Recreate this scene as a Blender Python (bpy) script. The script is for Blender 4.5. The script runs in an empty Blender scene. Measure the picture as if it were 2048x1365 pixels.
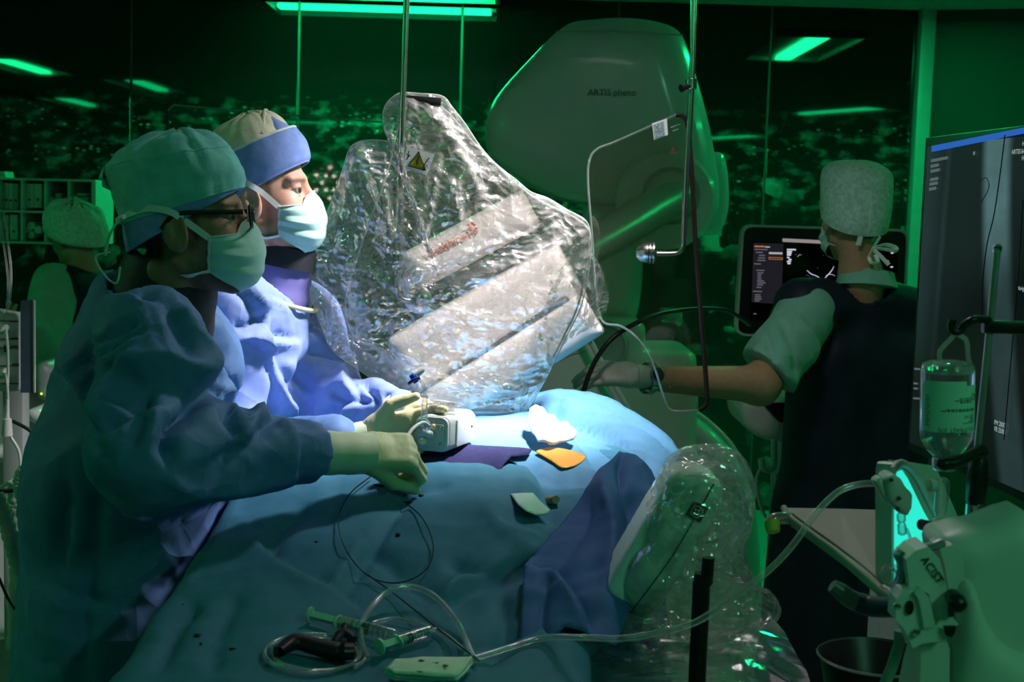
import bpy, bmesh, math, random
import numpy as np
from mathutils import Matrix, Vector
random.seed(7)
RNG = np.random.RandomState(11)
sc = bpy.context.scene
COL = sc.collection

# ------------------------------------------------------------------ camera
F_PX, CX, CY = 2700.0, 1024.0, 682.5
CAM = np.array([0.0, 0.0, 1.62])
PITCH, ROLL = math.radians(-5.5), math.radians(1.7)
cam_data = bpy.data.cameras.new('camera')
cam_data.sensor_width = 36.0
cam_data.lens = 36.0 * F_PX / 2048.0
cam_data.clip_start = 0.05
cam_data.clip_end = 60
cam_data.dof.use_dof = True
cam_data.dof.focus_distance = 2.5
cam_data.dof.aperture_fstop = 9.0
cam = bpy.data.objects.new('camera', cam_data)
COL.objects.link(cam)
CAM_ROT = Matrix.Rotation(math.pi / 2 + PITCH, 3, 'X') @ Matrix.Rotation(ROLL, 3, 'Z')
cam.matrix_world = Matrix.Translation(CAM) @ CAM_ROT.to_4x4()
sc.camera = cam
CR = np.array(CAM_ROT)

# ------------------------------------------------------------------ world and colour
world = bpy.data.worlds.new('world')
sc.world = world
world.use_nodes = True
world.node_tree.nodes['Background'].inputs[0].default_value = (0.0, 0.02, 0.008, 1)
world.node_tree.nodes['Background'].inputs[1].default_value = 0.02
sc.view_settings.view_transform = 'Standard'
sc.view_settings.look = 'None'
sc.view_settings.exposure = 0.0
sc.view_settings.gamma = 1.0
sc.view_settings.use_curve_mapping = False
sc.cycles.use_light_tree = False
sc.cycles.transparent_max_bounces = 12
sc.cycles.max_bounces = 5
sc.cycles.diffuse_bounces = 3
sc.cycles.glossy_bounces = 3
sc.cycles.use_adaptive_sampling = True
sc.cycles.adaptive_threshold = 0.04
sc.cycles.caustics_reflective = False
sc.cycles.caustics_refractive = False

GREEN = (0.006, 1.0, 0.27)         # colour of the ceiling tubes
TUBE_STRENGTH = 10.0               # emission of the ceiling tubes
LAMP_POS = (0.40, 2.68, 2.42)      # surgical lamp head
LAMP_AIM = (-0.03, 2.61, 1.18)
LAMP_POWER = 350.0
LAMP_FILL = 215.0
LAMP_SPILL = 14.0
FILL_AIM = (-0.22, 2.86, 1.22)

# ------------------------------------------------------------------ helpers
def P(px, py, d):
    """photo pixel + distance along +Y -> point of the room"""
    v = CR @ np.array([(px - CX) / F_PX, -(py - CY) / F_PX, -1.0])
    return CAM + v * (d / v[1])

def proj(V):
    q = (np.asarray(V) - CAM) @ CR
    return np.stack([CX + F_PX * q[:, 0] / -q[:, 2], CY - F_PX * q[:, 1] / -q[:, 2]], 1)

def nrm(v):
    v = np.asarray(v, float)
    return v / (np.linalg.norm(v) + 1e-12)

def inp(node, name, val):
    if name in node.inputs:
        node.inputs[name].default_value = val

MATS = {}
def mat(name, col, rough=0.6, metal=0.0, spec=0.4, var=0.12, vscale=18.0, bump=0.0, bscale=120.0,
        emit=None, estr=0.0, sheen=0.0, coat=0.0, sss=0.0, weave=0.0, crease=0.0, cscale=7.0):
    if name in MATS:
        return MATS[name]
    m = bpy.data.materials.new(name)
    m.use_nodes = True
    nt = m.node_tree
    b = nt.nodes['Principled BSDF']
    tc = nt.nodes.new('ShaderNodeTexCoord')
    nz = nt.nodes.new('ShaderNodeTexNoise')
    nz.inputs['Scale'].default_value = vscale
    nz.inputs['Detail'].default_value = 5
    nt.links.new(tc.outputs['Object'], nz.inputs['Vector'])
    rp = nt.nodes.new('ShaderNodeValToRGB')
    c = np.array(col[:3])
    rp.color_ramp.elements[0].position = 0.3
    rp.color_ramp.elements[1].position = 0.7
    rp.color_ramp.elements[0].color = (*np.clip(c * (1 - var), 0, 1), 1)
    rp.color_ramp.elements[1].color = (*np.clip(c * (1 + var), 0, 1), 1)
    nt.links.new(nz.outputs['Fac'], rp.inputs['Fac'])
    nt.links.new(rp.outputs['Color'], b.inputs['Base Color'])
    inp(b, 'Roughness', rough); inp(b, 'Metallic', metal); inp(b, 'Specular IOR Level', spec)
    inp(b, 'Coat Weight', coat); inp(b, 'Coat Roughness', 0.08)
    inp(b, 'Sheen Weight', sheen)
    if sss:
        inp(b, 'Subsurface Weight', sss); inp(b, 'Subsurface Scale', 0.006)
        inp(b, 'Subsurface Radius', (1.0, 0.35, 0.2))
    if emit:
        inp(b, 'Emission Color', (*emit, 1)); inp(b, 'Emission Strength', estr)
    if bump or weave:
        bp = nt.nodes.new('ShaderNodeBump')
        bp.inputs['Strength'].default_value = max(bump, weave)
        bp.inputs['Distance'].default_value = 0.002
        n2 = nt.nodes.new('ShaderNodeTexNoise')
        n2.inputs['Scale'].default_value = bscale
        n2.inputs['Detail'].default_value = 4
        nt.links.new(tc.outputs['Object'], n2.inputs['Vector'])
        nt.links.new(n2.outputs['Fac'], bp.inputs['Height'])
        nt.links.new(bp.outputs['Normal'], b.inputs['Normal'])
        if crease:      # sharp straight creases of stiff non-woven cloth
            acc = None
            for k_, (rot, st, s_) in enumerate((((0.3, 0.5, 0.2), (1.0, 1.0, 0.45), 1.0), ((1.0, -0.4, 0.9), (0.5, 1.0, 1.0), 1.9))):
                mp = nt.nodes.new('ShaderNodeMapping')
                mp.inputs['Rotation'].default_value = rot; mp.inputs['Scale'].default_value = st
                nt.links.new(tc.outputs['Object'], mp.inputs['Vector'])
                vt = nt.nodes.new('ShaderNodeTexVoronoi'); vt.feature = 'F1'
                vt.inputs['Scale'].default_value = cscale * s_
                nt.links.new(mp.outputs[0], vt.inputs['Vector'])
                am = nt.nodes.new('ShaderNodeMath'); am.operation = 'MULTIPLY'; am.inputs[1].default_value = 1.0 / s_
                nt.links.new(vt.outputs['Distance'], am.inputs[0])
                if acc is None: acc = am.outputs[0]
                else:
                    ad = nt.nodes.new('ShaderNodeMath'); ad.operation = 'ADD'
                    nt.links.new(acc, ad.inputs[0]); nt.links.new(am.outputs[0], ad.inputs[1]); acc = ad.outputs[0]
            b2 = nt.nodes.new('ShaderNodeBump')
            b2.inputs['Strength'].default_value = crease; b2.inputs['Distance'].default_value = 0.03
            nt.links.new(acc, b2.inputs['Height']); nt.links.new(b2.outputs['Normal'], bp.inputs['Normal'])
    MATS[name] = m
    return m

def emat(name, col, s):
    if name in MATS:
        return MATS[name]
    m = bpy.data.materials.new(name)
    m.use_nodes = True
    nt = m.node_tree
    nt.nodes.remove(nt.nodes['Principled BSDF'])
    e = nt.nodes.new('ShaderNodeEmission')
    e.inputs[0].default_value = (*col, 1)
    e.inputs[1].default_value = s
    nt.links.new(e.outputs[0], nt.nodes['Material Output'].inputs[0])
    if s < 3 or 'led' in name: m.cycles.emission_sampling = 'NONE'
    MATS[name] = m
    return m

def clearmat(name, tint=(1, 1, 1), haze=0.05, hazecol=(0.9, 0.9, 0.9), gloss=0.06, grough=0.08, edge=0.5,
             bump=0.0, bscale=60.0, vor=False):
    """thin clear plastic: see-through film with haze and sharp reflections"""
    if name in MATS:
        return MATS[name]
    m = bpy.data.materials.new(name)
    m.use_nodes = True
    nt = m.node_tree
    nt.nodes.remove(nt.nodes['Principled BSDF'])
    N, L = nt.nodes.new, nt.links.new
    tr = N('ShaderNodeBsdfTransparent'); tr.inputs[0].default_value = (*tint, 1)
    df = N('ShaderNodeBsdfDiffuse'); df.inputs[0].default_value = (*hazecol, 1)
    tl = N('ShaderNodeBsdfTranslucent'); tl.inputs[0].default_value = (*hazecol, 1)
    hz = N('ShaderNodeMixShader'); hz.inputs[0].default_value = 0.5
    L(df.outputs[0], hz.inputs[1]); L(tl.outputs[0], hz.inputs[2])
    gl = N('ShaderNodeBsdfGlossy'); gl.inputs['Roughness'].default_value = grough
    gl.inputs[0].default_value = (1, 1, 1, 1)
    m1 = N('ShaderNodeMixShader')
    lw = N('ShaderNodeLayerWeight'); lw.inputs[0].default_value = 0.35
    mp = N('ShaderNodeMapRange')
    mp.inputs['To Min'].default_value = haze; mp.inputs['To Max'].default_value = min(1.0, haze + edge)
    L(lw.outputs['Facing'], mp.inputs['Value'])
    L(mp.outputs[0], m1.inputs[0]); L(tr.outputs[0], m1.inputs[1]); L(hz.outputs[0], m1.inputs[2])
    m2 = N('ShaderNodeMixShader')
    mp2 = N('ShaderNodeMapRange')
    mp2.inputs['To Min'].default_value = gloss; mp2.inputs['To Max'].default_value = min(1.0, gloss + 0.5)
    L(lw.outputs['Fresnel'], mp2.inputs['Value'])
    L(mp2.outputs[0], m2.inputs[0]); L(m1.outputs[0], m2.inputs[1]); L(gl.outputs[0], m2.inputs[2])
    if bump:
        tc = N('ShaderNodeTexCoord'); bp = N('ShaderNodeBump')
        bp.inputs['Strength'].default_value = bump; bp.inputs['Distance'].default_value = 0.01
        nz = N('ShaderNodeTexNoise'); nz.inputs['Scale'].default_value = bscale * 0.30; nz.inputs['Detail'].default_value = 0
        mx = N('ShaderNodeVectorMath'); mx.operation = 'ADD'
        sc_ = N('ShaderNodeVectorMath'); sc_.operation = 'SCALE'; sc_.inputs['Scale'].default_value = 0.06
        L(tc.outputs['Object'], nz.inputs['Vector'])
        L(nz.outputs['Color'], sc_.inputs[0]); L(tc.outputs['Object'], mx.inputs[0]); L(sc_.outputs[0], mx.inputs[1])
        acc = None
        for k_, (sx_, sz_, s_) in enumerate(((1.0, 0.38, 1.0), (0.6, 0.9, 1.7))):
            st = N('ShaderNodeMapping'); st.inputs['Scale'].default_value = (sx_, 1.0, sz_)
            st.inputs['Rotation'].default_value = (0, 0.6 + 1.1 * k_, 0)
            L(mx.outputs[0], st.inputs['Vector'])
            vt = N('ShaderNodeTexVoronoi'); vt.feature = 'F1'
            vt.inputs['Scale'].default_value = bscale * s_
            L(st.outputs[0], vt.inputs['Vector'])
            am = N('ShaderNodeMath'); am.operation = 'MULTIPLY'; am.inputs[1].default_value = 1.0 / s_
            L(vt.outputs['Distance'], am.inputs[0])
            if acc is None: acc = am.outputs[0]
            else:
                ad = N('ShaderNodeMath'); ad.operation = 'ADD'; L(acc, ad.inputs[0]); L(am.outputs[0], ad.inputs[1]); acc = ad.outputs[0]
        L(acc, bp.inputs['Height'])
        for s in (gl, df, tl, lw):
            L(bp.outputs['Normal'], s.inputs['Normal'])
    L(m2.outputs[0], nt.nodes['Material Output'].inputs[0])
    MATS[name] = m
    return m

def link(o, parent=None, rootloc=None):
    COL.objects.link(o)
    if parent is not None:
        o.parent = parent
        loc = parent.get('_loc')
        if loc is not None:
            o.matrix_parent_inverse = Matrix.Translation(Vector(loc)).inverted()
    return o

def mesh(name, V, Fc, m, parent=None, smooth=True, auto=None):
    me = bpy.data.meshes.new(name)
    me.from_pydata([tuple(map(float, v)) for v in V], [], [tuple(int(i) for i in f) for f in Fc])
    me.update()
    if smooth:
        me.polygons.foreach_set('use_smooth', [True] * len(me.polygons))
    if auto is not None:
        try:
            me.set_sharp_from_angle(angle=math.radians(auto))
        except Exception:
            pass
    if m is not None:
        me.materials.append(m)
    o = bpy.data.objects.new(name, me)
    return link(o, parent)

LOCS = {}
def tag(o, label, cat, group=None):
    o['label'] = label; o['category'] = cat
    if group: o['group'] = group
    return o

def thing(name, label, cat, loc=(0, 0, 0), group=None):
    o = bpy.data.objects.new(name, None)
    o.empty_display_size = 0.05
    o.location = tuple(float(a) for a in loc)
    o['_loc'] = [float(a) for a in loc]
    COL.objects.link(o)
    return tag(o, label, cat, group)

def struct(o):
    o['kind'] = 'structure'
    return o

def cat_rom(pts, n=8, closed=False):
    p = np.asarray(pts, float)
    if len(p) < 3 and not closed:
        t = np.linspace(0, 1, n + 1)[:, None]
        return p[0] * (1 - t) + p[1] * t
    if closed:
        q = np.vstack([p[-1], p, p[0], p[1]])
        m = len(p)
    else:
        q = np.vstack([2 * p[0] - p[1], p, 2 * p[-1] - p[-2]])
        m = len(p) - 1
    out = []
    for i in range(m):
        a, b, c, d = q[i], q[i + 1], q[i + 2], q[i + 3]
        for t in np.arange(n) / n:
            out.append(0.5 * (2 * b + (c - a) * t + (2 * a - 5 * b + 4 * c - d) * t * t + (3 * b - a - 3 * c + d) * t ** 3))
    if not closed:
        out.append(p[-1])
    return np.array(out)

def tube_geo(pts, r, n=8, closed=False, sy=1.0):
    p = np.asarray(pts, float)
    k = len(p)
    r = np.broadcast_to(np.asarray(r, float), (k,))
    if closed:
        T = np.roll(p, -1, 0) - np.roll(p, 1, 0)
    else:
        T = np.gradient(p, axis=0)
    T /= np.linalg.norm(T, axis=1)[:, None] + 1e-12
    up = np.array([0, 0, 1.0]) if abs(T[0][2]) < 0.9 else np.array([0, 1.0, 0])
    a = nrm(np.cross(T[0], up))
    V, Fc = [], []
    ang = np.linspace(0, 2 * math.pi, n, endpoint=False)
    for i in range(k):
        a = nrm(a - T[i] * np.dot(a, T[i]))
        b = np.cross(T[i], a)
        for t in ang:
            V.append(p[i] + r[i] * (math.cos(t) * a + sy * math.sin(t) * b))
    m = k if closed else k - 1
    for i in range(m):
        j = (i + 1) % k
        for s in range(n):
            s2 = (s + 1) % n
            Fc.append((i * n + s, i * n + s2, j * n + s2, j * n + s))
    if not closed:
        Fc.append(tuple(range(n - 1, -1, -1)))
        Fc.append(tuple((k - 1) * n + s for s in range(n)))
    return V, Fc

def tube(name, pts, r, m, parent=None, n=8, seg=8, closed=False, smooth_path=True, sy=1.0):
    p = cat_rom(pts, seg, closed) if smooth_path else np.asarray(pts, float)
    if not np.isscalar(r):
        r = np.interp(np.linspace(0, 1, len(p)), np.linspace(0, 1, len(r)), r)
    V, Fc = tube_geo(p, r, n, closed, sy)
    return mesh(name, V, Fc, m, parent, auto=50)

def frame(zdir, xhint=(1, 0, 0)):
    z = nrm(zdir)
    x = np.asarray(xhint, float)
    if abs(np.dot(nrm(x), z)) > 0.95:
        x = np.array([0, 1.0, 0])
    x = nrm(x - z * np.dot(x, z))
    return np.stack([x, np.cross(z, x), z], 1)   # columns x,y,z

def lathe(name, prof, c, m, parent=None, n=24, axis=(0, 0, 1), sx=1.0, sy=1.0, xhint=(1, 0, 0), auto=35, ring=False):
    R = frame(axis, xhint)
    V, Fc = [], []
    k = len(prof)
    for (r, z) in prof:
        for t in range(n):
            a = 2 * math.pi * t / n
            V.append(np.asarray(c) + R @ np.array([r * sx * math.cos(a), r * sy * math.sin(a), z]))
    for i in range(k - 1):
        for s in range(n):
            s2 = (s + 1) % n
            Fc.append((i * n + s, i * n + s2, (i + 1) * n + s2, (i + 1) * n + s))
    if ring: return mesh(name, V, Fc, m, parent, auto=auto)
    if prof[0][0] > 1e-6: Fc.append(tuple(range(n - 1, -1, -1)))
    if prof[-1][0] > 1e-6: Fc.append(tuple((k - 1) * n + s for s in range(n)))
    return mesh(name, V, Fc, m, parent, auto=auto)

def bevel_bm(bm, w, seg=2):
    if w > 0:
        bmesh.ops.bevel(bm, geom=list(bm.edges), offset=w, segments=seg, affect='EDGES', profile=0.6)

def box(name, c, size, m, parent=None, R=None, bev=0.004, seg=2, smooth=True, taper=None):
    bm = bmesh.new()
    bmesh.ops.create_cube(bm, size=1.0)
    for v in bm.verts:
        v.co = Vector((v.co.x * size[0], v.co.y * size[1], v.co.z * size[2]))
        if taper and v.co.z > 0:
            v.co.x *= taper[0]; v.co.y *= taper[1]
    bevel_bm(bm, min(bev, 0.45 * min(size)), seg)
    me = bpy.data.meshes.new(name)
    bm.to_mesh(me); bm.free()
    V = np.array([v.co for v in me.vertices])
    Fc = [tuple(p.vertices) for p in me.polygons]
    bpy.data.meshes.remove(me)
    if R is not None:
        V = V @ np.asarray(R).T
    return mesh(name, V + np.asarray(c), Fc, m, parent, smooth=smooth, auto=40)

def prism(name, outline, c, R, th, m, parent=None, bev=0.0, auto=40, seg=2):
    """flat outline (2D, in the x-y plane of R) given a thickness th along R's z"""
    bm = bmesh.new()
    vs = [bm.verts.new((a[0], a[1], -th / 2)) for a in outline]
    f = bm.faces.new(vs)
    ext = bmesh.ops.extrude_face_region(bm, geom=[f])
    for g in ext['geom']:
        if isinstance(g, bmesh.types.BMVert):
            g.co.z += th
    bmesh.ops.recalc_face_normals(bm, faces=list(bm.faces))
    if bev:
        es = [e for e in bm.edges if abs(e.verts[0].co.z - e.verts[1].co.z) < 1e-6]
        bmesh.ops.bevel(bm, geom=es, offset=bev, segments=seg, affect='EDGES', profile=0.6)
    bmesh.ops.triangulate(bm, faces=[f for f in bm.faces if len(f.verts) > 4])
    bm.verts.index_update()
    V = np.array([v.co for v in bm.verts]); Fc = [tuple(v.index for v in f.verts) for f in bm.faces]
    bm.free()
    V = V @ np.asarray(R).T + np.asarray(c)
    return mesh(name, V, Fc, m, parent, auto=auto)

def outline_round(pts, n=6):
    return cat_rom(np.asarray(pts, float), n, closed=True)

def rrect(w, h, r, n=5):
    out = []
    for (cx, cy, a0) in ((w / 2 - r, h / 2 - r, 0), (-w / 2 + r, h / 2 - r, 90), (-w / 2 + r, -h / 2 + r, 180), (w / 2 - r, -h / 2 + r, 270)):
        for i in range(n + 1):
            a = math.radians(a0 + 90 * i / n)
            out.append((cx + r * math.cos(a), cy + r * math.sin(a)))
    return out

def text(name, s, c, R, size, m, parent=None, align='LEFT', sx=1.0, ext=0.0):
    """lettering as a thin mesh"""
    cu = bpy.data.curves.new('tmp', 'FONT')
    cu.body = s; cu.size = size; cu.align_x = align; cu.extrude = ext; cu.resolution_u = 3
    o = bpy.data.objects.new('tmp', cu)
    COL.objects.link(o)
    bpy.context.view_layer.update()
    me = bpy.data.meshes.new_from_object(o.evaluated_get(bpy.context.evaluated_depsgraph_get()))
    V = np.array([v.co for v in me.vertices]); Fc = [tuple(p.vertices) for p in me.polygons]
    bpy.data.objects.remove(o); bpy.data.meshes.remove(me); bpy.data.curves.remove(cu)
    V = (V * np.array([sx, 1, 1])) @ np.asarray(R).T + np.asarray(c)
    return mesh(name, V, Fc, m, parent, smooth=False)

# ------------------------------------------------------------------ noise
_perm = RNG.permutation(256); _perm = np.concatenate([_perm, _perm, _perm])
_grad = RNG.randn(256, 3); _grad /= np.linalg.norm(_grad, axis=1)[:, None]
def noise(p):
    p = np.asarray(p, float)
    i = np.floor(p).astype(int); f = p - i
    u = f * f * f * (f * (f * 6 - 15) + 10)
    i &= 255
    res = 0
    for dx in (0, 1):
        for dy in (0, 1):
            for dz in (0, 1):
                h = _perm[_perm[_perm[i[:, 0] + dx] + i[:, 1] + dy] + i[:, 2] + dz]
                g = _grad[h]
                d = f - np.array([dx, dy, dz])
                w = (u[:, 0] if dx else 1 - u[:, 0]) * (u[:, 1] if dy else 1 - u[:, 1]) * (u[:, 2] if dz else 1 - u[:, 2])
                res = res + w * (g * d).sum(1)
    return res * 1.6

def tri(x):
    return 2 * np.abs(x - np.floor(x + 0.5)) * 2 - 1

def crumple(p, f0=4.0, octs=4, seed=0, fall=0.55, warp=1.3):
    """sharp paper-like folds: sums of warped triangle waves"""
    r = np.random.RandomState(seed)
    out = np.zeros(len(p)); a = 1.0; f = f0
    for o in range(octs):
        acc = np.zeros(len(p))
        for k in range(2):
            d = nrm(r.randn(3))
            w = noise(p * f * 0.45 + r.rand(3) * 50) * warp
            acc = acc + tri(p @ d * f + w + r.rand())
        out += a * acc * 0.5 * (0.5 + 0.5 * np.clip(noise(p * f * 0.3 + 7.7 * o) * 2 + 0.6, 0, 1.5))
        a *= fall; f *= 1.9
    return out

# ------------------------------------------------------------------ signed distance modelling
def s_cone(p, a, b, r1, r2):
    a = np.asarray(a, float); b = np.asarray(b, float)
    ba = b - a; L = np.dot(ba, ba)
    t = np.clip(((p - a) @ ba) / L, 0, 1)
    return np.linalg.norm(p - a - t[:, None] * ba, axis=1) - (r1 + (r2 - r1) * t)

def s_ell(p, c, r, R=None):
    q = p - np.asarray(c)
    if R is not None: q = q @ R
    r = np.asarray(r, float)
    k0 = np.linalg.norm(q / r, axis=1); k1 = np.linalg.norm(q / (r * r), axis=1) + 1e-9
    return k0 * (k0 - 1) / k1

def s_box(p, c, h, r=0.0, R=None):
    q = p - np.asarray(c)
    if R is not None: q = q @ R
    d = np.abs(q) - (np.asarray(h) - r)
    return np.linalg.norm(np.maximum(d, 0), axis=1) + np.minimum(d.max(1), 0) - r

def smin(a, b, k):
    h = np.clip(0.5 + 0.5 * (b - a) / k, 0, 1)
    return b * (1 - h) + a * h - k * h * (1 - h)

def smax(a, b, k):
    return -smin(-a, -b, k)

def sdf_mesh(f, xs, ys, zs):
    xs, ys, zs = map(np.asarray, (xs, ys, zs))
    shp = (len(xs), len(ys), len(zs))
    st = 4
    ci = [np.unique(np.append(np.arange(0, n, st), n - 1)) for n in shp]
    G = np.stack(np.meshgrid(xs[ci[0]], ys[ci[1]], zs[ci[2]], indexing='ij'), -1).reshape(-1, 3)
    Cv = f(G).reshape([len(c) for c in ci])
    idx = [np.minimum((np.arange(n) + st // 2) // st, len(c) - 1) for n, c in zip(shp, ci)]
    Fv = Cv[np.ix_(*idx)].astype(np.float32)
    diag = math.sqrt(sum((np.max(np.diff(a)) * (st * 0.5 + 1)) ** 2 for a in (xs, ys, zs))) * 1.25
    near = np.argwhere(np.abs(Fv) < diag)
    if len(near):
        pts = np.stack([xs[near[:, 0]], ys[near[:, 1]], zs[near[:, 2]]], 1)
        vals = np.empty(len(pts))
        for s in range(0, len(pts), 400000):
            vals[s:s + 400000] = f(pts[s:s + 400000])
        Fv[near[:, 0], near[:, 1], near[:, 2]] = vals
    S = Fv < 0
    nx, ny, nz = shp
    cnt = sum(S[a:nx - 1 + a, b:ny - 1 + b, c:nz - 1 + c].astype(np.int8) for a in (0, 1) for b in (0, 1) for c in (0, 1))
    act = (cnt > 0) & (cnt < 8)
    ids = np.full(act.shape, -1, int)
    cells = np.argwhere(act)
    ids[act] = np.arange(len(cells))
    acc = np.zeros((len(cells), 3)); num = np.zeros(len(cells))
    ax = (xs, ys, zs)
    for d in range(3):
        for o1 in (0, 1):
            for o2 in (0, 1):
                off = [0, 0, 0]
                oth = [q for q in range(3) if q != d]
                off[oth[0]] = o1; off[oth[1]] = o2
                A = cells + off; B = A.copy(); B[:, d] += 1
                fa = Fv[A[:, 0], A[:, 1], A[:, 2]].astype(float); fb = Fv[B[:, 0], B[:, 1], B[:, 2]].astype(float)
                ok = (fa < 0) != (fb < 0)
                t = np.where(ok, fa / np.where(ok, fa - fb, 1), 0)
                pa = np.stack([ax[q][A[:, q]] for q in range(3)], 1)
                pb = np.stack([ax[q][B[:, q]] for q in range(3)], 1)
                acc += np.where(ok[:, None], pa + (pb - pa) * t[:, None], 0); num += ok
    V = acc / num[:, None]
    quads = []
    for d in range(3):
        e, g = [(1, 2), (2, 0), (0, 1)][d]
        lo = [slice(None)] * 3; hi = [slice(None)] * 3
        lo[d] = slice(0, -1); hi[d] = slice(1, None)
        ch = S[tuple(lo)] != S[tuple(hi)]
        ed = np.argwhere(ch)
        ok = (ed[:, e] > 0) & (ed[:, g] > 0) & (ed[:, e] < shp[e] - 1) & (ed[:, g] < shp[g] - 1)
        ed = ed[ok]
        def cell(de, dg):
            c = ed.copy(); c[:, e] += de; c[:, g] += dg
            return ids[c[:, 0], c[:, 1], c[:, 2]]
        q = np.stack([cell(-1, -1), cell(0, -1), cell(0, 0), cell(-1, 0)], 1)
        ins = S[ed[:, 0], ed[:, 1], ed[:, 2]]
        q = np.where(ins[:, None], q, q[:, ::-1])
        quads.append(q)
    Q = np.vstack(quads)
    Q = Q[(Q >= 0).all(1)]
    return V, Q

def vnormals(V, Q):
    Q = np.asarray(Q)
    n = np.cross(V[Q[:, 2]] - V[Q[:, 0]], V[Q[:, 3]] - V[Q[:, 1]])
    N = np.zeros_like(V)
    for k in range(4):
        np.add.at(N, Q[:, k], n)
    return N / (np.linalg.norm(N, axis=1)[:, None] + 1e-12)

def relax(V, Q, it=2, lam=0.5):
    Q = np.asarray(Q)
    E = np.vstack([Q[:, [0, 1]], Q[:, [1, 2]], Q[:, [2, 3]], Q[:, [3, 0]]])
    for _ in range(it):
        A = np.zeros_like(V); n = np.zeros(len(V))
        np.add.at(A, E[:, 0], V[E[:, 1]]); np.add.at(A, E[:, 1], V[E[:, 0]])
        np.add.at(n, E[:, 0], 1); np.add.at(n, E[:, 1], 1)
        V = V + lam * (A / np.maximum(n, 1)[:, None] - V)
    return V

def polydist(q, pts):
    """distance of 2D/3D points to a polyline, and the side sign (2D)"""
    pts = np.asarray(pts, float)
    best = np.full(len(q), 1e9); side = np.zeros(len(q)); tt = np.zeros(len(q))
    for i in range(len(pts) - 1):
        a, b = pts[i], pts[i + 1]
        ab = b - a
        t = np.clip(((q - a) @ ab) / (ab @ ab), 0, 1)
        r = q - a - t[:, None] * ab
        d = np.linalg.norm(r, axis=1)
        s = np.sign(ab[0] * r[:, 1] - ab[1] * r[:, 0])
        w = d < best
        best[w] = d[w]; side[w] = s[w]; tt[w] = (i + t[w]) / (len(pts) - 1)
    return best, side, tt

def folds(V, N, strokes, front=0.0):
    """sculpt folds: each stroke = (photo polyline, width px, height m, kind)"""
    uv = proj(V)
    fac = np.clip(((CAM - V) * N).sum(1) / np.linalg.norm(V - CAM, axis=1) * 2 + 0.6 - front, 0, 1)
    D = np.zeros(len(V))
    for (pl, w, h, kind) in strokes:
        pl = cat_rom(np.asarray(pl, float), 5) if len(pl) > 2 else np.asarray(pl, float)
        d, s, t = polydist(uv, pl)
        fade = np.clip(np.minimum(t, 1 - t) * 5 + 0.25, 0, 1)
        if kind == 'v': D -= h * np.exp(-(d / w) ** 1.35) * fade
        elif kind == 'r': D += h * np.exp(-np.abs(d / w) ** 1.1) * fade
        elif kind == 's':   # step: the right-hand side of the stroke stands proud
            D += h * s * np.exp(-d / (2.2 * w)) * (1 - np.exp(-(d / (0.35 * w)) ** 2)) * fade
    return V + N * (D * fac)[:, None]

def rng_axis(a, b, h):
    return np.arange(a, b + h, h)

# ------------------------------------------------------------------ the room
WALL_Y = 7.4
CEIL = float(P(1842, 20, WALL_Y)[2])
XR = float(P(1832, 300, WALL_Y)[0])
M_ceil = mat('ceiling paint', (0.55, 0.58, 0.56), 0.8, var=0.04)
M_floor = mat('floor vinyl', (0.35, 0.40, 0.38), 0.35, var=0.1, vscale=3)
M_wall = mat('wall enamel', (0.035, 0.05, 0.042), 0.5, var=0.06, vscale=3)
M_post = mat('aluminium profile', (0.55, 0.58, 0.57), 0.4, metal=0.2, var=0.05)
M_white = mat('white enamel', (0.62, 0.64, 0.62), 0.35, var=0.03)

def slab(name, lo, hi, m, parent=None):
    lo, hi = np.array(lo, float), np.array(hi, float)
    return box(name, (lo + hi) / 2, hi - lo, m, parent, bev=0.0, smooth=False)

struct(slab('floor', (-6, -8, -0.1), (5, 8, 0.0), M_floor))
struct(slab('ceiling', (-6, -8, CEIL), (5, 8, CEIL + 0.12), M_ceil))
struct(slab('wall_left', (-5.7, -8, 0), (-5.5, 7.6, CEIL), M_wall))
struct(slab('wall_rear', (-5.7, -7.9, 0), (4.8, -7.7, CEIL), M_wall))

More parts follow.
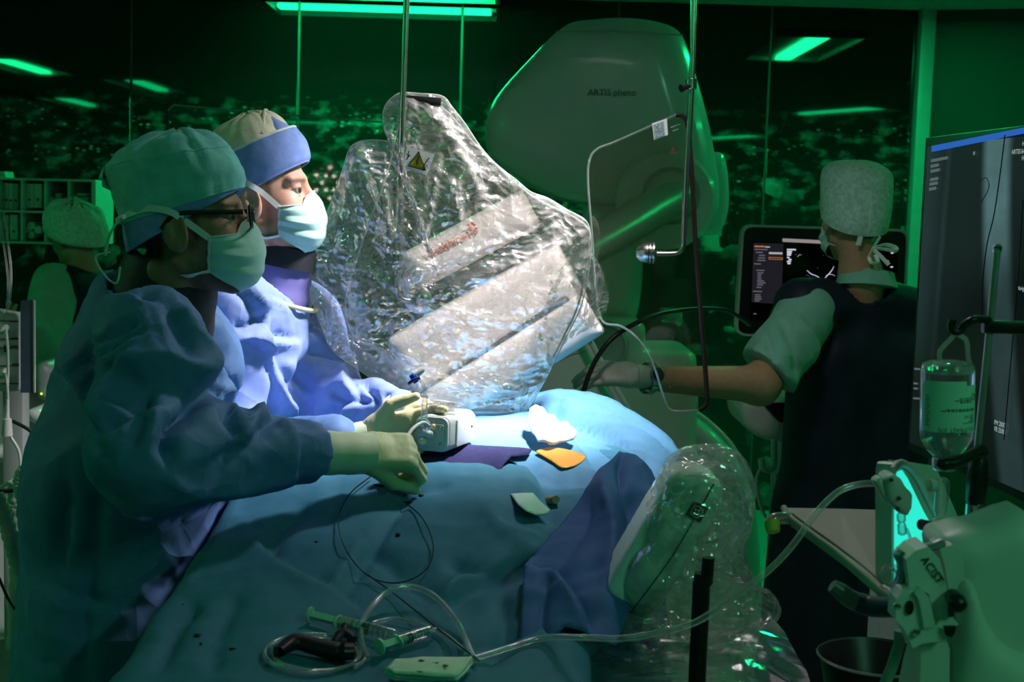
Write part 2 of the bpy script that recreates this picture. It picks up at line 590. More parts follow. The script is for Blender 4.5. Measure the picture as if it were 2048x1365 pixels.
# city panorama printed behind glass: night sky, far lights, roofs and trees
def city_print():
    m = bpy.data.materials.new('city night panorama print')
    m.use_nodes = True
    nt = m.node_tree; N = nt.nodes.new; L = nt.links.new
    b = nt.nodes['Principled BSDF']
    inp(b, 'Roughness', 0.025); inp(b, 'Specular IOR Level', 0.55)
    geo = N('ShaderNodeNewGeometry'); sep = N('ShaderNodeSeparateXYZ')
    L(geo.outputs['Position'], sep.inputs[0])
    def math_(op, a, c=None, clamp=False):
        n = N('ShaderNodeMath'); n.operation = op; n.use_clamp = clamp
        for i, v in enumerate((a, c)):
            if v is None: continue
            if isinstance(v, (int, float)): n.inputs[i].default_value = v
            else: L(v, n.inputs[i])
        return n.outputs[0]
    def ramp(v, a, c, lo=0.0, hi=1.0):
        n = N('ShaderNodeMapRange'); n.interpolation_type = 'SMOOTHSTEP'
        L(v, n.inputs['Value'])
        n.inputs['From Min'].default_value = a; n.inputs['From Max'].default_value = c
        n.inputs['To Min'].default_value = lo; n.inputs['To Max'].default_value = hi
        return n.outputs[0]
    def vec(sx, sz, off=0.0):
        c = N('ShaderNodeCombineXYZ')
        L(math_('ADD', math_('MULTIPLY', sep.outputs[0], sx), off), c.inputs[0]); L(math_('MULTIPLY', sep.outputs[2], sz), c.inputs[1])
        return c.outputs[0]
    def nz(v, s, det=3):
        n = N('ShaderNodeTexNoise'); n.inputs['Scale'].default_value = s; n.inputs['Detail'].default_value = det
        L(v, n.inputs['Vector']); return n.outputs['Fac']
    def vor(v, s, feat='F1', dist='EUCLIDEAN'):
        n = N('ShaderNodeTexVoronoi'); n.feature = feat; n.distance = dist; n.inputs['Scale'].default_value = s
        L(v, n.inputs['Vector']); return n
    X, Z = sep.outputs[0], sep.outputs[2]
    # far band of lights
    v1 = vor(vec(0.6, 1.0), 44)
    dots = ramp(v1.outputs['Distance'], 0.42, 0.08)
    sepc = N('ShaderNodeSeparateColor'); L(v1.outputs['Color'], sepc.inputs[0])
    dots = math_('MULTIPLY', dots, ramp(sepc.outputs[0], 0.45, 1.0))
    clus = ramp(nz(vec(0.5, 1.6, 3.1), 4.2, 5), 0.44, 0.62)
    band = math_('MULTIPLY', ramp(Z, 2.24, 2.06), ramp(Z, 1.45, 1.75))
    far = math_('MULTIPLY', math_('MULTIPLY', dots, clus), band)
    glow = math_('MULTIPLY', ramp(nz(vec(1.1, 1.8, 3.1), 9.0, 6), 0.48, 0.74), band)
    # nearer roofs: hard-edged blocks
    v2 = vor(vec(0.7, 1.1, 5.0), 11.0, dist='CHEBYCHEV')
    sc2 = N('ShaderNodeSeparateColor'); L(v2.outputs['Color'], sc2.inputs[0])
    roofs = math_('MULTIPLY', ramp(sc2.outputs[1], 0.5, 1.0), ramp(nz(vec(1, 1.3, 9.0), 5, 5), 0.46, 0.66))
    roofs = math_('MULTIPLY', roofs, ramp(Z, 1.98, 1.8))
    # window rows of the blocks
    br = N('ShaderNodeTexBrick'); br.inputs['Scale'].default_value = 9.0
    br.inputs['Color1'].default_value = (0.2, 0.2, 0.2, 1); br.inputs['Color2'].default_value = (0.9, 0.9, 0.9, 1)
    br.inputs['Mortar'].default_value = (0, 0, 0, 1); br.inputs['Mortar Size'].default_value = 0.035; br.offset = 0.0
    br.inputs['Brick Width'].default_value = 0.28; br.inputs['Row Height'].default_value = 0.28
    L(vec(1, 1), br.inputs['Vector'])
    sb = N('ShaderNodeSeparateColor'); L(br.outputs['Color'], sb.inputs[0])
    bl = math_('MULTIPLY', math_('MULTIPLY', ramp(X, 1.32, 1.36), ramp(X, 1.83, 1.79)), math_('MULTIPLY', ramp(Z, 1.70, 1.68), ramp(Z, 1.40, 1.44)))
    roofs = math_('ADD', math_('MULTIPLY', roofs, math_('SUBTRACT', 1.0, bl)), math_('MULTIPLY', math_('MULTIPLY', sb.outputs[0], bl), 0.10))
    # dark trees: cypresses on the left, bushes low down
    tr = ramp(nz(vec(1.6, 0.9, 2.0), 3.3, 5), 0.50, 0.56)
    tr = math_('MULTIPLY', tr, ramp(Z, 1.95, 1.6))
    cyp = vor(vec(1.0, 0.16, 0.35), 2.6)
    cy = math_('MULTIPLY', ramp(cyp.outputs['Distance'], 0.30, 0.20), math_('MULTIPLY', ramp(X, -1.6, -1.75), ramp(Z, 2.05, 1.9)))
    dark = math_('MAXIMUM', tr, cy)
    tot = math_('ADD', math_('ADD', math_('MULTIPLY', far, 0.75), math_('MULTIPLY', glow, 0.20)), math_('MULTIPLY', roofs, 0.40))
    tot = math_('MULTIPLY', tot, math_('SUBTRACT', 1.0, math_('MULTIPLY', dark, 0.93)))
    base = math_('MULTIPLY', ramp(Z, 2.5, 1.7), 0.022)
    tot = math_('ADD', tot, math_('ADD', base, 0.004))
    cc = N('ShaderNodeCombineColor')
    L(math_('MULTIPLY', tot, 0.95), cc.inputs[0]); L(tot, cc.inputs[1]); L(math_('MULTIPLY', tot, 0.9), cc.inputs[2])
    L(cc.outputs[0], b.inputs['Base Color'])
    return m
M_city = city_print()
M_joint = mat('joint rubber', (0.10, 0.12, 0.11), 0.5)
M_back = mat('wall backing', (0.03, 0.04, 0.035), 0.6)

wb = struct(slab('wall_back', (-5.7, WALL_Y + 0.02, 0), (XR + 0.02, WALL_Y + 0.2, CEIL), M_back))
jx = [float(P(a, 300, WALL_Y)[0]) for a in (262, 595, 918, 1228, 1532)]
step = (jx[-1] - jx[0]) / 4
edges = [jx[0] - 4 * step, jx[0] - 3 * step, jx[0] - 2 * step, jx[0] - step] + jx + [XR - 0.03]
for a, b_ in zip(edges[:-1], edges[1:]):
    box('glass_panel', ((a + b_) / 2, WALL_Y + 0.008, CEIL / 2), (b_ - a - 0.012, 0.016, CEIL - 0.01), M_city, wb, bev=0.002, seg=1)
for a in edges[1:-1]:
    box('joint_strip', (a, WALL_Y + 0.011, CEIL / 2), (0.011, 0.012, CEIL - 0.01), M_joint, wb, bev=0.0)

# corner post and the wall that goes on to the right of it
struct(box('trim_1', (XR + 0.01, WALL_Y - 0.03, CEIL / 2), (0.075, 0.09, CEIL), M_post, bev=0.004))
wr_a = np.array([XR + 0.05, WALL_Y - 0.01, 0]); wr_b = np.array([4.7, 6.55, 0])
dv = nrm(wr_b - wr_a); nv = np.array([-dv[1], dv[0], 0])
V = [wr_a, wr_b, wr_b + nv * 0.15, wr_a + nv * 0.15]
V = V + [v + np.array([0, 0, CEIL]) for v in V]
struct(mesh('wall_right', V, [(0, 1, 2, 3), (7, 6, 5, 4), (0, 4, 5, 1), (1, 5, 6, 2), (2, 6, 7, 3), (3, 7, 4, 0)], M_wall, smooth=False))
struct(slab('wall_side', (4.7, -8, 0), (4.85, 6.6, CEIL), M_wall))

# ------------------------------------------------------------------ ceiling lights (green tubes in white trays)
M_tray = mat('light tray', (0.72, 0.74, 0.72), 0.3, var=0.02)
M_tube = emat('green tube light', GREEN, TUBE_STRENGTH)
def ceil_hit(px, py):
    v = CR @ np.array([(px - CX) / F_PX, -(py - CY) / F_PX, -1.0])
    q = CAM + v * ((CEIL - 0.02 - CAM[2]) / v[2])
    if q[1] > WALL_Y: q[1] = 2 * WALL_Y - q[1]      # seen as a mirror image in the glass wall
    return q
LN, LW = 1.3, 0.55
t0 = thing('ceiling_light', 'x', 'ceiling light', (0, 0, 0))
fr = prism('light_tray', rrect(LN, LW, 0.02), (0, 0, 0), np.diag([1, 1, 1.0]), 0.02, M_tray, t0, bev=0.004)
for s_ in (-1, 1):
    box('side_rail', (0, s_ * (LW / 2 - 0.012), -0.022), (LN, 0.024, 0.03), M_tray, t0, bev=0.004)
    box('end_rail', (s_ * (LN / 2 - 0.012), 0, -0.022), (0.024, LW - 0.05, 0.03), M_tray, t0, bev=0.004)
box('tube', (0, 0, -0.024), (LN * 0.92, 0.11, 0.018), M_tube, t0, bev=0.006)
lights = [   # (centre, angle) : seen as reflections in the glass wall, then unseen ones added to brighten the room
    (ceil_hit(770, 14), 0, 'green tube light close to the city wall, reflected across the top centre'),
    (ceil_hit(1602, 92), 90, 'green tube light reflected in the glass right of the gantry hood'),
    (ceil_hit(42, 128), 90, 'green tube light reflected in the glass at the upper left edge'),
    (ceil_hit(150, 201), 90, 'small green tube light reflected above the shelf unit'),
    (ceil_hit(1682, 219), 62, 'distant green tube light reflected above the green capped person'),
    (ceil_hit(1468, 272), 62, 'faint distant green tube light reflected beside the gantry edge'),
    (ceil_hit(645, 243), 0, 'far green tube light reflected between blue cap and shield pole'),
    (ceil_hit(742, 245), 0, 'far green tube light reflected left of the plastic cover tip'),
    (np.array([-3.6, 1.6, CEIL - 0.02]), 90, 'green tube light added out of view, left of the surgeons'),
    (np.array([1.55, -0.2, CEIL - 0.02]), 90, 'paler green tube light added out of view, right of the camera'),
    (np.array([3.3, 4.6, CEIL - 0.02]), 90, 'green tube light added out of view, by the right wall'),
]
STRONG = {lights[0][2]: 60.0, lights[1][2]: 40.0, lights[2][2]: 30.0, lights[9][2]: 27.0, lights[10][2]: 28.0}
roots = []
first = True
for c, a, lab in lights:
    if first:
        r_ = t0; first = False
    else:
        r_ = t0.copy(); COL.objects.link(r_)
        for ch in [o for o in t0.children]:
            k = ch.copy(); COL.objects.link(k); k.parent = r_
    r_.location = (float(c[0]), float(c[1]), CEIL - 0.011)
    r_.rotation_euler = (0, 0, math.radians(a))
    tag(r_, lab, 'ceiling light', 'ceiling lights with green tubes')
    roots.append((r_, lab))
for r_, lab in roots:
    if lab in STRONG:
        for k in r_.children:
            if k.name.startswith('tube'):
                k.data = k.data.copy(); k.data.materials[0] = emat('green tube light %d' % STRONG[lab], (0.24, 1.0, 0.55) if 'paler' in lab else GREEN, STRONG[lab])

# ------------------------------------------------------------------ surgical lamp above the field (out of the picture)
M_lampshell = mat('lamp shell', (0.7, 0.7, 0.7), 0.3)
M_led = emat('lamp led', (1.0, 0.94, 0.95), 30)
def surgical_lamp(pos, aim, label, spots, nled, rad, led=None):
    t = thing('surgical_lamp', label, 'surgical lamp', pos)
    ax = nrm(np.asarray(pos) - np.asarray(aim))
    lathe('lamp_head', [(0.0, 0.09), (0.05, 0.09), (0.10, 0.07), (rad * 0.9, 0.03), (rad, 0.0), (rad, -0.02), (rad * 0.95, -0.02), (rad * 0.93, 0.0), (0, 0.0)], pos, M_lampshell, t, n=32, axis=ax)
    Rf = frame(ax)
    for i in range(nled):
        rr = rad * (0.72 if i % 2 else 0.38); a = 2 * math.pi * i / nled
        lathe('led', [(0.0, -0.008), (0.010, -0.007), (0.013, 0.0)], np.asarray(pos) + Rf @ np.array([rr * math.cos(a), rr * math.sin(a), -0.003]), led or M_led, t, n=10, axis=ax)
    top = np.asarray(pos) + ax * 0.09
    tube('lamp_arm', [top, top + ax * 0.08 + np.array([0, 0, 0.03]), (top[0] + 0.1, top[1], CEIL - 0.1), (top[0] + 0.1, top[1], CEIL)], 0.02, M_lampshell, t, n=10)
    for (power, ang, blend, size, aim_) in spots:
        ld = bpy.data.lights.new('lamp_beam', 'SPOT')
        ld.energy = power; ld.spot_size = math.radians(ang); ld.spot_blend = blend
        ld.shadow_soft_size = size; ld.color = (1.0, 0.93, 0.95)
        lo = bpy.data.objects.new('lamp_beam', ld)
        lo.matrix_world = Matrix.Translation(Vector(np.asarray(pos) - ax * 0.035)) @ Matrix(frame(np.asarray(pos) - np.asarray(aim_)).tolist()).to_4x4()
        link(lo, t)
    return t
surgical_lamp(LAMP_POS, LAMP_AIM, 'round white surgical lamp above the lit operating field',
              [(LAMP_POWER, 15.5, 0.6, 0.09, LAMP_AIM), (LAMP_FILL, 62, 0.9, 0.09, FILL_AIM), (LAMP_SPILL, 165, 0.5, 0.09, (0.40, 2.4, 1.0))], 12, 0.24)

# ------------------------------------------------------------------ people
def skinmat(name, col, hair):
    m = mat(name, col, 0.5, spec=0.35, var=0.10, vscale=60, bump=0.12, bscale=300)
    nt = m.node_tree
    b = nt.nodes['Principled BSDF']
    src = b.inputs['Base Color'].links[0].from_socket
    at = nt.nodes.new('ShaderNodeAttribute'); at.attribute_name = 'hair'
    mx = nt.nodes.new('ShaderNodeMixRGB')
    nt.links.new(at.outputs['Fac'], mx.inputs[0]); nt.links.new(src, mx.inputs[1])
    mx.inputs[2].default_value = (*hair, 1)
    nt.links.new(mx.outputs[0], b.inputs['Base Color'])
    return m
M_skin1 = skinmat('skin olive', (0.40, 0.21, 0.13), (0.035, 0.022, 0.016))
M_skin2 = skinmat('skin fair', (0.66, 0.36, 0.27), (0.07, 0.04, 0.03))
M_skin3 = skinmat('skin tanned', (0.46, 0.25, 0.15), (0.05, 0.03, 0.02))
M_eye = mat('eye white', (0.50, 0.46, 0.44), 0.2, var=0.03)
M_iris = mat('iris', (0.06, 0.04, 0.03), 0.1)
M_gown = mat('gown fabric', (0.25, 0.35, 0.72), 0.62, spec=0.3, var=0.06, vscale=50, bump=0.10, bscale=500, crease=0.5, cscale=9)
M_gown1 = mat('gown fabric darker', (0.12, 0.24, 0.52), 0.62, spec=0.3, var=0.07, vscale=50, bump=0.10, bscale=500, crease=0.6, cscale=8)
M_capg = mat('cap fabric green', (0.22, 0.62, 0.60), 0.75, spec=0.2, var=0.14, vscale=40, bump=0.25, bscale=220)
M_capb = mat('cap fabric blue', (0.22, 0.33, 0.72), 0.75, spec=0.2, var=0.10, vscale=60, bump=0.2, bscale=300)
M_capc = mat('cap fabric cream', (0.78, 0.74, 0.56), 0.8, spec=0.2, var=0.10, vscale=40, bump=0.3, bscale=200)
M_capw = mat('cap fleece pale', (0.42, 0.66, 0.56), 0.85, spec=0.2, var=0.22, vscale=90, bump=0.3, bscale=250)
M_mask = mat('mask fabric mint', (0.50, 0.80, 0.76), 0.75, spec=0.2, var=0.05, bump=0.15, bscale=400)
M_bind = mat('mask binding', (0.80, 0.84, 0.82), 0.75, spec=0.2, var=0.03)
M_collar = mat('thyroid collar', (0.018, 0.020, 0.028), 0.6, var=0.2)
M_collar2 = mat('thyroid collar violet', (0.20, 0.18, 0.50), 0.6, var=0.1)
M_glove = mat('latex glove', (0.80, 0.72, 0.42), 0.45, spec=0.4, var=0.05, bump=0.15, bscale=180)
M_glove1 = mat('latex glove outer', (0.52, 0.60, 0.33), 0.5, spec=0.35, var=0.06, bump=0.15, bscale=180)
M_cuff = mat('glove cuff', (0.70, 0.78, 0.56), 0.55, var=0.05, bump=0.1)
M_knit = mat('knit cuff', (0.52, 0.60, 0.50), 0.85, var=0.08, bump=0.4, bscale=400)
M_glovew = mat('vinyl glove', (0.62, 0.60, 0.54), 0.5, var=0.06, bump=0.3, bscale=120)
M_navy = mat('lead apron navy', (0.010, 0.014, 0.030), 0.55, spec=0.25, var=0.2, bump=0.15, bscale=60)
M_scrub = mat('scrub cloth green', (0.20, 0.46, 0.36), 0.8, spec=0.2, var=0.08, bump=0.2, bscale=300, crease=0.4, cscale=9)
M_black = mat('black plastic', (0.012, 0.012, 0.014), 0.35, var=0.1)

def head_frame(yaw, pitch=0.0, roll=0.0):
    y, p, r = map(math.radians, (yaw, pitch, roll))
    Rm = Matrix.Rotation(y, 3, 'Z') @ Matrix.Rotation(-p, 3, 'Y') @ Matrix.Rotation(r, 3, 'X')
    return np.array(Rm)      # columns: forward, left, up

def head_sdf(q):
    d = s_ell(q, (-0.012, 0, 0.035), (0.097, 0.076, 0.088))
    d = smin(d, s_ell(q, (0.030, 0, -0.040), (0.062, 0.058, 0.080)), 0.03)
    a = np.abs(q[:, 1]); qa = np.stack([q[:, 0], a, q[:, 2]], 1)
    d = smin(d, s_cone(qa, (0.000, 0.050, -0.070), (0.072, 0.012, -0.112), 0.018, 0.017), 0.025)
    d = smin(d, s_ell(qa, (0.055, 0.040, -0.035), (0.028, 0.026, 0.03)), 0.02)          # cheek
    d = smin(d, s_cone(qa, (0.082, 0.008, 0.022), (0.066, 0.050, 0.020), 0.012, 0.010), 0.012)   # brow
    d = smax(d, -s_ell(qa, (0.094, 0.033, 0.000), (0.020, 0.021, 0.014)), 0.010)        # eye socket
    d = smin(d, s_cone(q, (0.086, 0, 0.012), (0.112, 0, -0.032), 0.008, 0.011), 0.012)  # nose
    d = smin(d, s_ell(qa, (0.100, 0.010, -0.038), (0.013, 0.010, 0.009)), 0.008)
    d = smin(d, s_cone(qa, (0.092, 0.0, -0.068), (0.082, 0.022, -0.070), 0.009, 0.005), 0.008)   # lips
    d = smin(d, s_cone(q, (0.080, 0, -0.081), (0.084, 0, -0.083), 0.010, 0.010), 0.01)
    # eyelids
    d = smin(d, np.maximum(s_ell(qa, (0.072, 0.033, 0.001), (0.0155, 0.017, 0.0145)), -(np.abs(q[:, 2] + 0.001) - 0.0042)), 0.003)
    # ears
    Re = np.array(Matrix.Rotation(math.radians(14), 3, 'Z') @ Matrix.Rotation(math.radians(-12), 3, 'Y'))
    e = s_ell(qa, (-0.010, 0.080, -0.018), (0.022, 0.0105, 0.036), Re)
    e = smax(e, -s_ell(qa, (-0.006, 0.092, -0.010), (0.013, 0.010, 0.022), Re), 0.005)
    d = smin(d, e, 0.008)
    return d

def joined(parts, k):
    """smooth union of a list of (a, b, ra, rb)"""
    def f(p):
        d = None
        for s in parts:
            v = s_cone(p, s[0], s[1], s[2], s[3]) if len(s) == 4 else s[0](p)
            d = v if d is None else smin(d, v, k)
        return d
    return f

def zaxis(z0, z1, hz_lo, hz_hi, zsplit):
    return np.concatenate([np.arange(z0, zsplit, hz_lo), np.arange(zsplit, z1, hz_hi)])

def make_body(t, H, Rh, neck_base, limbs, m, hs=1.0, hair=None, h=0.0045, xr=None):
    """one continuous body: head, neck, trunk and limbs"""
    Hn = H + Rh @ np.array([-0.030, 0, -0.085]) * hs
    def f(p):
        q = (p - H) @ Rh / hs
        d = head_sdf(q) * hs
        d = smin(d, s_cone(p, Hn, neck_base, 0.050, 0.060), 0.02)
        b = None
        for s in limbs:
            v = s_cone(p, *s)
            b = v if b is None else smin(b, v, 0.035)
        return smin(d, b, 0.03)
    allp = np.array([x for s in limbs for x in s[:2]] + [H])
    rm = max(s[2] for s in limbs) * 0.6 + 0.06
    lo = allp.min(0) - rm; hi = allp.max(0) + rm
    lo[2] = max(lo[2], 0.0) - 0.01; hi[2] = H[2] + 0.15
    zsp = H[2] - 0.17
    hh = 0.009
    def ax(i):
        a, b = H[i] - 0.14, H[i] + 0.14
        return np.concatenate([np.arange(lo[i], a, hh), np.arange(a, b, h), np.arange(b, hi[i] + hh, hh)])
    xs, ys = ax(0), ax(1)
    zs = np.concatenate([np.arange(lo[2], zsp, 0.011), np.arange(zsp, hi[2], h)])
    V, Q = sdf_mesh(f, xs, ys, zs)
    o = mesh('body', V, Q, m, t)
    q = (V - H) @ Rh / hs
    w = np.zeros(len(V))
    if hair is not None:
        w = np.clip(hair(q), 0, 1)
    me = o.data
    at = me.attributes.new('hair', 'FLOAT', 'POINT')
    at.data.foreach_set('value', w.astype(np.float32))
    for s in (-1, 1):
        c = H + Rh @ (np.array([0.0725, 0.033 * s, 0.001]) * hs)
        e = lathe('eye', [(0.0, -0.0128)] + [(0.0128 * math.cos(a), 0.0128 * math.sin(a)) for a in np.linspace(-1.4, 1.4, 9)] + [(0, 0.0128)], c, M_eye, t, n=14, axis=Rh[:, 0])
        lathe('iris', [(0.0, 0.0132), (0.004, 0.0127), (0.0064, 0.0115), (0.0070, 0.0108)], c, M_iris, e, n=12, axis=Rh[:, 0] + Rh[:, 1] * s * 0.42)
    return o

def loft(name, rings, m, parent, H, Rh, n=72, sub=5, wr=0.0, wf=14.0, seed=0, crum=0.0, closed_top=True, th=0.0, th_wave=None):
    """cloth cap: rings = (zf, zb, xf, xb, b) from the hem up, in head coordinates"""
    rg = cat_rom(np.array(rings, float), sub)
    V = []
    th_ = np.linspace(0, 2 * math.pi, n, endpoint=False)
    for (zf, zb, xf, xb, b) in rg:
        mx, hx = (xf + xb) / 2, (xf - xb) / 2
        c = np.cos(th_); s = np.sin(th_)
        e = 0.9
        x = mx + hx * np.sign(c) * np.abs(c) ** e
        y = b * np.sign(s) * np.abs(s) ** e
        z = zb + (zf - zb) * (x - xb) / max(xf - xb, 1e-6)
        V.append(np.stack([x, y, z], 1))
    k = len(V)
    V = np.vstack(V)
    if wr or crum:
        lev = np.repeat(np.arange(k) / (k - 1), n)
        rad = V * np.array([1, 1, 0.4]); rad /= np.linalg.norm(rad, axis=1)[:, None] + 1e-9
        A = np.tile(th_, k)
        D = wr * noise(np.stack([np.cos(A) * 6, np.sin(A) * 6, lev * 2.2 + seed], 1)) * (0.3 + lev) + crum * crumple(V + seed, wf, 3, seed)
        V = V + rad * D[:, None]
    Fc = []
    for i in range(k - 1):
        for s in range(n):
            s2 = (s + 1) % n
            Fc.append((i * n + s, i * n + s2, (i + 1) * n + s2, (i + 1) * n + s))
    if closed_top:
        Fc.append(tuple((k - 1) * n + s for s in range(n)))
    Vw = H + V @ Rh.T
    o = mesh(name, Vw, Fc, m, parent)
    sd = o.modifiers.new('thick', 'SOLIDIFY'); sd.thickness = 0.0025; sd.offset = 0.0
    return o, Vw.reshape(k, n, 3)

def head_radius(z, th, off=0.0, x0=0.0, extra=None):
    """outermost distance of the head surface from the axis (x0,0,z) in azimuth th"""
    z, th = np.broadcast_arrays(np.asarray(z, float), np.asarray(th, float))
    z0, t0_ = z.ravel(), th.ravel()
    best = np.full(len(z0), 0.03)
    for r in np.arange(0.03, 0.16, 0.002):
        q = np.stack([x0 + r * np.cos(t0_), r * np.sin(t0_), z0], 1)
        best[head_sdf(q) < 0] = r
    return (best + off).reshape(z.shape)

def make_mask(t, H, Rh, hs=1.0, pleat=0.0035):
    nu, nv = 61, 46
    u = np.linspace(-1, 1, nu); v = np.linspace(0, 1, nv)
    U, Vv = np.meshgrid(u, v, indexing='ij')
    TH = U * math.radians(66)
    au = np.abs(U)
    ztop = -0.002 - 0.024 * np.clip(au / 0.42, 0, 1) ** 1.3 - 0.004 * au
    zbot = -0.128 + 0.040 * au ** 2.0
    Z = ztop + (zbot - ztop) * Vv
    x0 = 0.012
    r = head_radius(np.minimum(np.maximum(Z, -0.118), 0.02), TH, 0.003, x0)
    # taut cloth: bridge the hollows
    for _ in range(14):
        rs = r.copy()
        rs[1:-1, :] = (r[:-2, :] + r[2:, :]) / 2
        rs[:, 1:-1] = 0.5 * rs[:, 1:-1] + 0.25 * (r[:, :-2] + r[:, 2:])
        r = np.maximum(r, rs)
    rside = 0.5 * (r[0] + r[-1])[None, :]
    fr_ = np.interp(Vv, [0, .12, .3, .5, .7, .85, 1.0], [.084, .102, .113, .115, .110, .102, .088])
    tm = rside + (fr_ - rside) * np.cos(U * math.pi / 2) ** 0.75
    r = np.maximum(r, tm)
    for _ in range(6):
        r[1:-1, 1:-1] = 0.25 * (r[:-2, 1:-1] + r[2:, 1:-1] + r[1:-1, :-2] + r[1:-1, 2:])
    under = np.clip((-0.112 - Z) / 0.02, 0, 1)
    r = r - 0.028 * under ** 1.5 * (1 - 0.5 * au)
    r += 0.003 * np.sin(np.pi * Vv) ** 0.8 * (1 - au ** 2)
    fold = tri(Vv * 3.1 + 0.15 + 0.10 * np.cos(U * 2)) * pleat * (0.35 + 0.65 * np.exp(-((au - 0.65) / 0.35) ** 2))
    fold += 0.0016 * noise(np.stack([U.ravel() * 3, Vv.ravel() * 5, np.full(U.size, 3.3)], 1)).reshape(U.shape)
    r = r + fold * np.sin(np.pi * np.clip(Vv, 0.02, 0.98)) ** 0.5
    q = np.stack([x0 + r * np.cos(TH), r * np.sin(TH), Z], -1) * hs
    W = H + q.reshape(-1, 3) @ Rh.T
    Fc = [(i * nv + j, i * nv + j + 1, (i + 1) * nv + j + 1, (i + 1) * nv + j) for i in range(nu - 1) for j in range(nv - 1)]
    o = mesh('face_mask', W, Fc, M_mask, t)
    sd = o.modifiers.new('thick', 'SOLIDIFY'); sd.thickness = 0.0018
    G = W.reshape(nu, nv, 3)
    for s in (0, nu - 1):
        tube('side_binding', G[s], 0.0028, M_bind, o, n=6, smooth_path=False, sy=0.6)
    tube('top_binding', G[:, 0], 0.0024, M_bind, o, n=6, smooth_path=False, sy=0.6)
    return o, G

def ribbon(name, pts, w, m, parent, nhint=None, seg=6):
    """flat strap: width along the local 'up' of the path on the head"""
    p = cat_rom(pts, seg)
    T = np.gradient(p, axis=0); T /= np.linalg.norm(T, axis=1)[:, None]
    c = np.asarray(nhint, float)
    out = p - c; out /= np.linalg.norm(out, axis=1)[:, None]
    up = np.cross(T, out); up /= np.linalg.norm(up, axis=1)[:, None]
    out = np.cross(up, T)
    V = []
    for i in range(len(p)):
        for (a, b) in ((-1, -1), (1, -1), (1, 1), (-1, 1)):
            V.append(p[i] + up[i] * a * w / 2 + out[i] * b * 0.0008)
    Fc = []
    for i in range(len(p) - 1):
        for s in range(4):
            s2 = (s + 1) % 4
            Fc.append((i * 4 + s, i * 4 + s2, (i + 1) * 4 + s2, (i + 1) * 4 + s))
    Fc += [(3, 2, 1, 0), tuple((len(p) - 1) * 4 + s for s in range(4))]
    return mesh(name, V, Fc, m, parent, auto=40)

def strap_path(z_th, off, H, Rh, hs=1.0):
    z = np.array([a for a, b in z_th]); th = np.radians([b for a, b in z_th])
    r = head_radius(z, th, off, 0.0)
    return H + (np.stack([r * np.cos(th), r * np.sin(th), z], 1) * hs) @ Rh.T

def make_hand(name, wrist, fwd, back, side, m, parent, curls=None, thumb=None, hs=1.0, h=0.0026, wr=0.029):
    """hand: fwd = towards the fingers, back = normal of the back of the hand, side = +-1 thumb side (local y)"""
    x = nrm(fwd); z = nrm(np.asarray(back) - x * np.dot(back, x)); y = np.cross(z, x)
    R = np.stack([x, y * side, z], 1)
    curls = curls or [(15, 25, 15)] * 4
    bases = [(0.088, 0.030, 0.0), (0.092, 0.010, 0.002), (0.088, -0.010, 0.0), (0.080, -0.029, -0.003)]
    lens = [(0.042, 0.026, 0.021), (0.046, 0.029, 0.022), (0.042, 0.027, 0.021), (0.034, 0.021, 0.018)]
    fan = [5, 1, -3, -8]
    segs = []
    for b, l, c, fa in zip(bases, lens, curls, fan):
        p = np.array(b); ang = 0; rr = 0.0098
        for L_, a in zip(l, c):
            ang += math.radians(a)
            d = np.array([math.cos(ang), math.sin(math.radians(fa)) * math.cos(ang), -math.sin(ang)])
            q = p + nrm(d) * L_
            segs.append((p, q, rr, rr * 0.93)); rr *= 0.93
            p = q
    th = thumb or [(0.55, 0.62, -0.35), (0.8, 0.35, -0.4)]
    tb = np.array([0.022, 0.026, -0.008]); t1 = tb + nrm(th[0]) * 0.046; t2 = t1 + nrm(th[1]) * 0.034
    t3 = t2 + nrm(th[-1]) * 0.018
    def f(p):
        p = p / hs
        d = s_box(p, (0.050, 0.0, 0.0), (0.046, 0.040, 0.0165), 0.015)
        d = smin(d, s_cone(p, (-0.03, 0, 0), (0.02, 0, 0), wr, 0.030), 0.02)
        for b in bases:
            d = smin(d, s_cone(p, (0.03, b[1] * 0.6, 0.003), b, 0.010, 0.0112), 0.008)
        fg = None
        for s in segs:
            v = s_cone(p, *s)
            fg = v if fg is None else np.minimum(fg, v)
        d = smin(d, fg, 0.005)
        tv = smin(s_cone(p, (0.005, 0.012, -0.004), tb, 0.018, 0.017), s_cone(p, tb, t1, 0.0165, 0.0125), 0.006)
        tv = smin(tv, np.minimum(s_cone(p, t1, t2, 0.0118, 0.0105), s_cone(p, t2, t3, 0.0105, 0.0085)), 0.004)
        return smin(d, tv, 0.008) * hs
    pts = np.array([a for s in segs for a in s[:2]] + [t1, t2, t3, (-0.035, 0, 0), (0.05, 0.045, 0.02), (0.05, -0.045, -0.03)]) * hs
    lo, hi = pts.min(0) - 0.02, pts.max(0) + 0.02
    lo[1] = min(lo[1], -0.05); lo[2] = min(lo[2], -0.04); hi[2] = max(hi[2], 0.04)
    V, Q = sdf_mesh(f, rng_axis(lo[0], hi[0], h), rng_axis(lo[1], hi[1], h), rng_axis(lo[2], hi[2], h))
    N = vnormals(V, Q)
    V = V + N * (0.0007 * crumple(V, 30, 3, 5))[:, None]
    if side < 0: Q = Q[:, ::-1]
    return mesh(name, np.asarray(wrist) + V @ R.T, Q, m, parent)

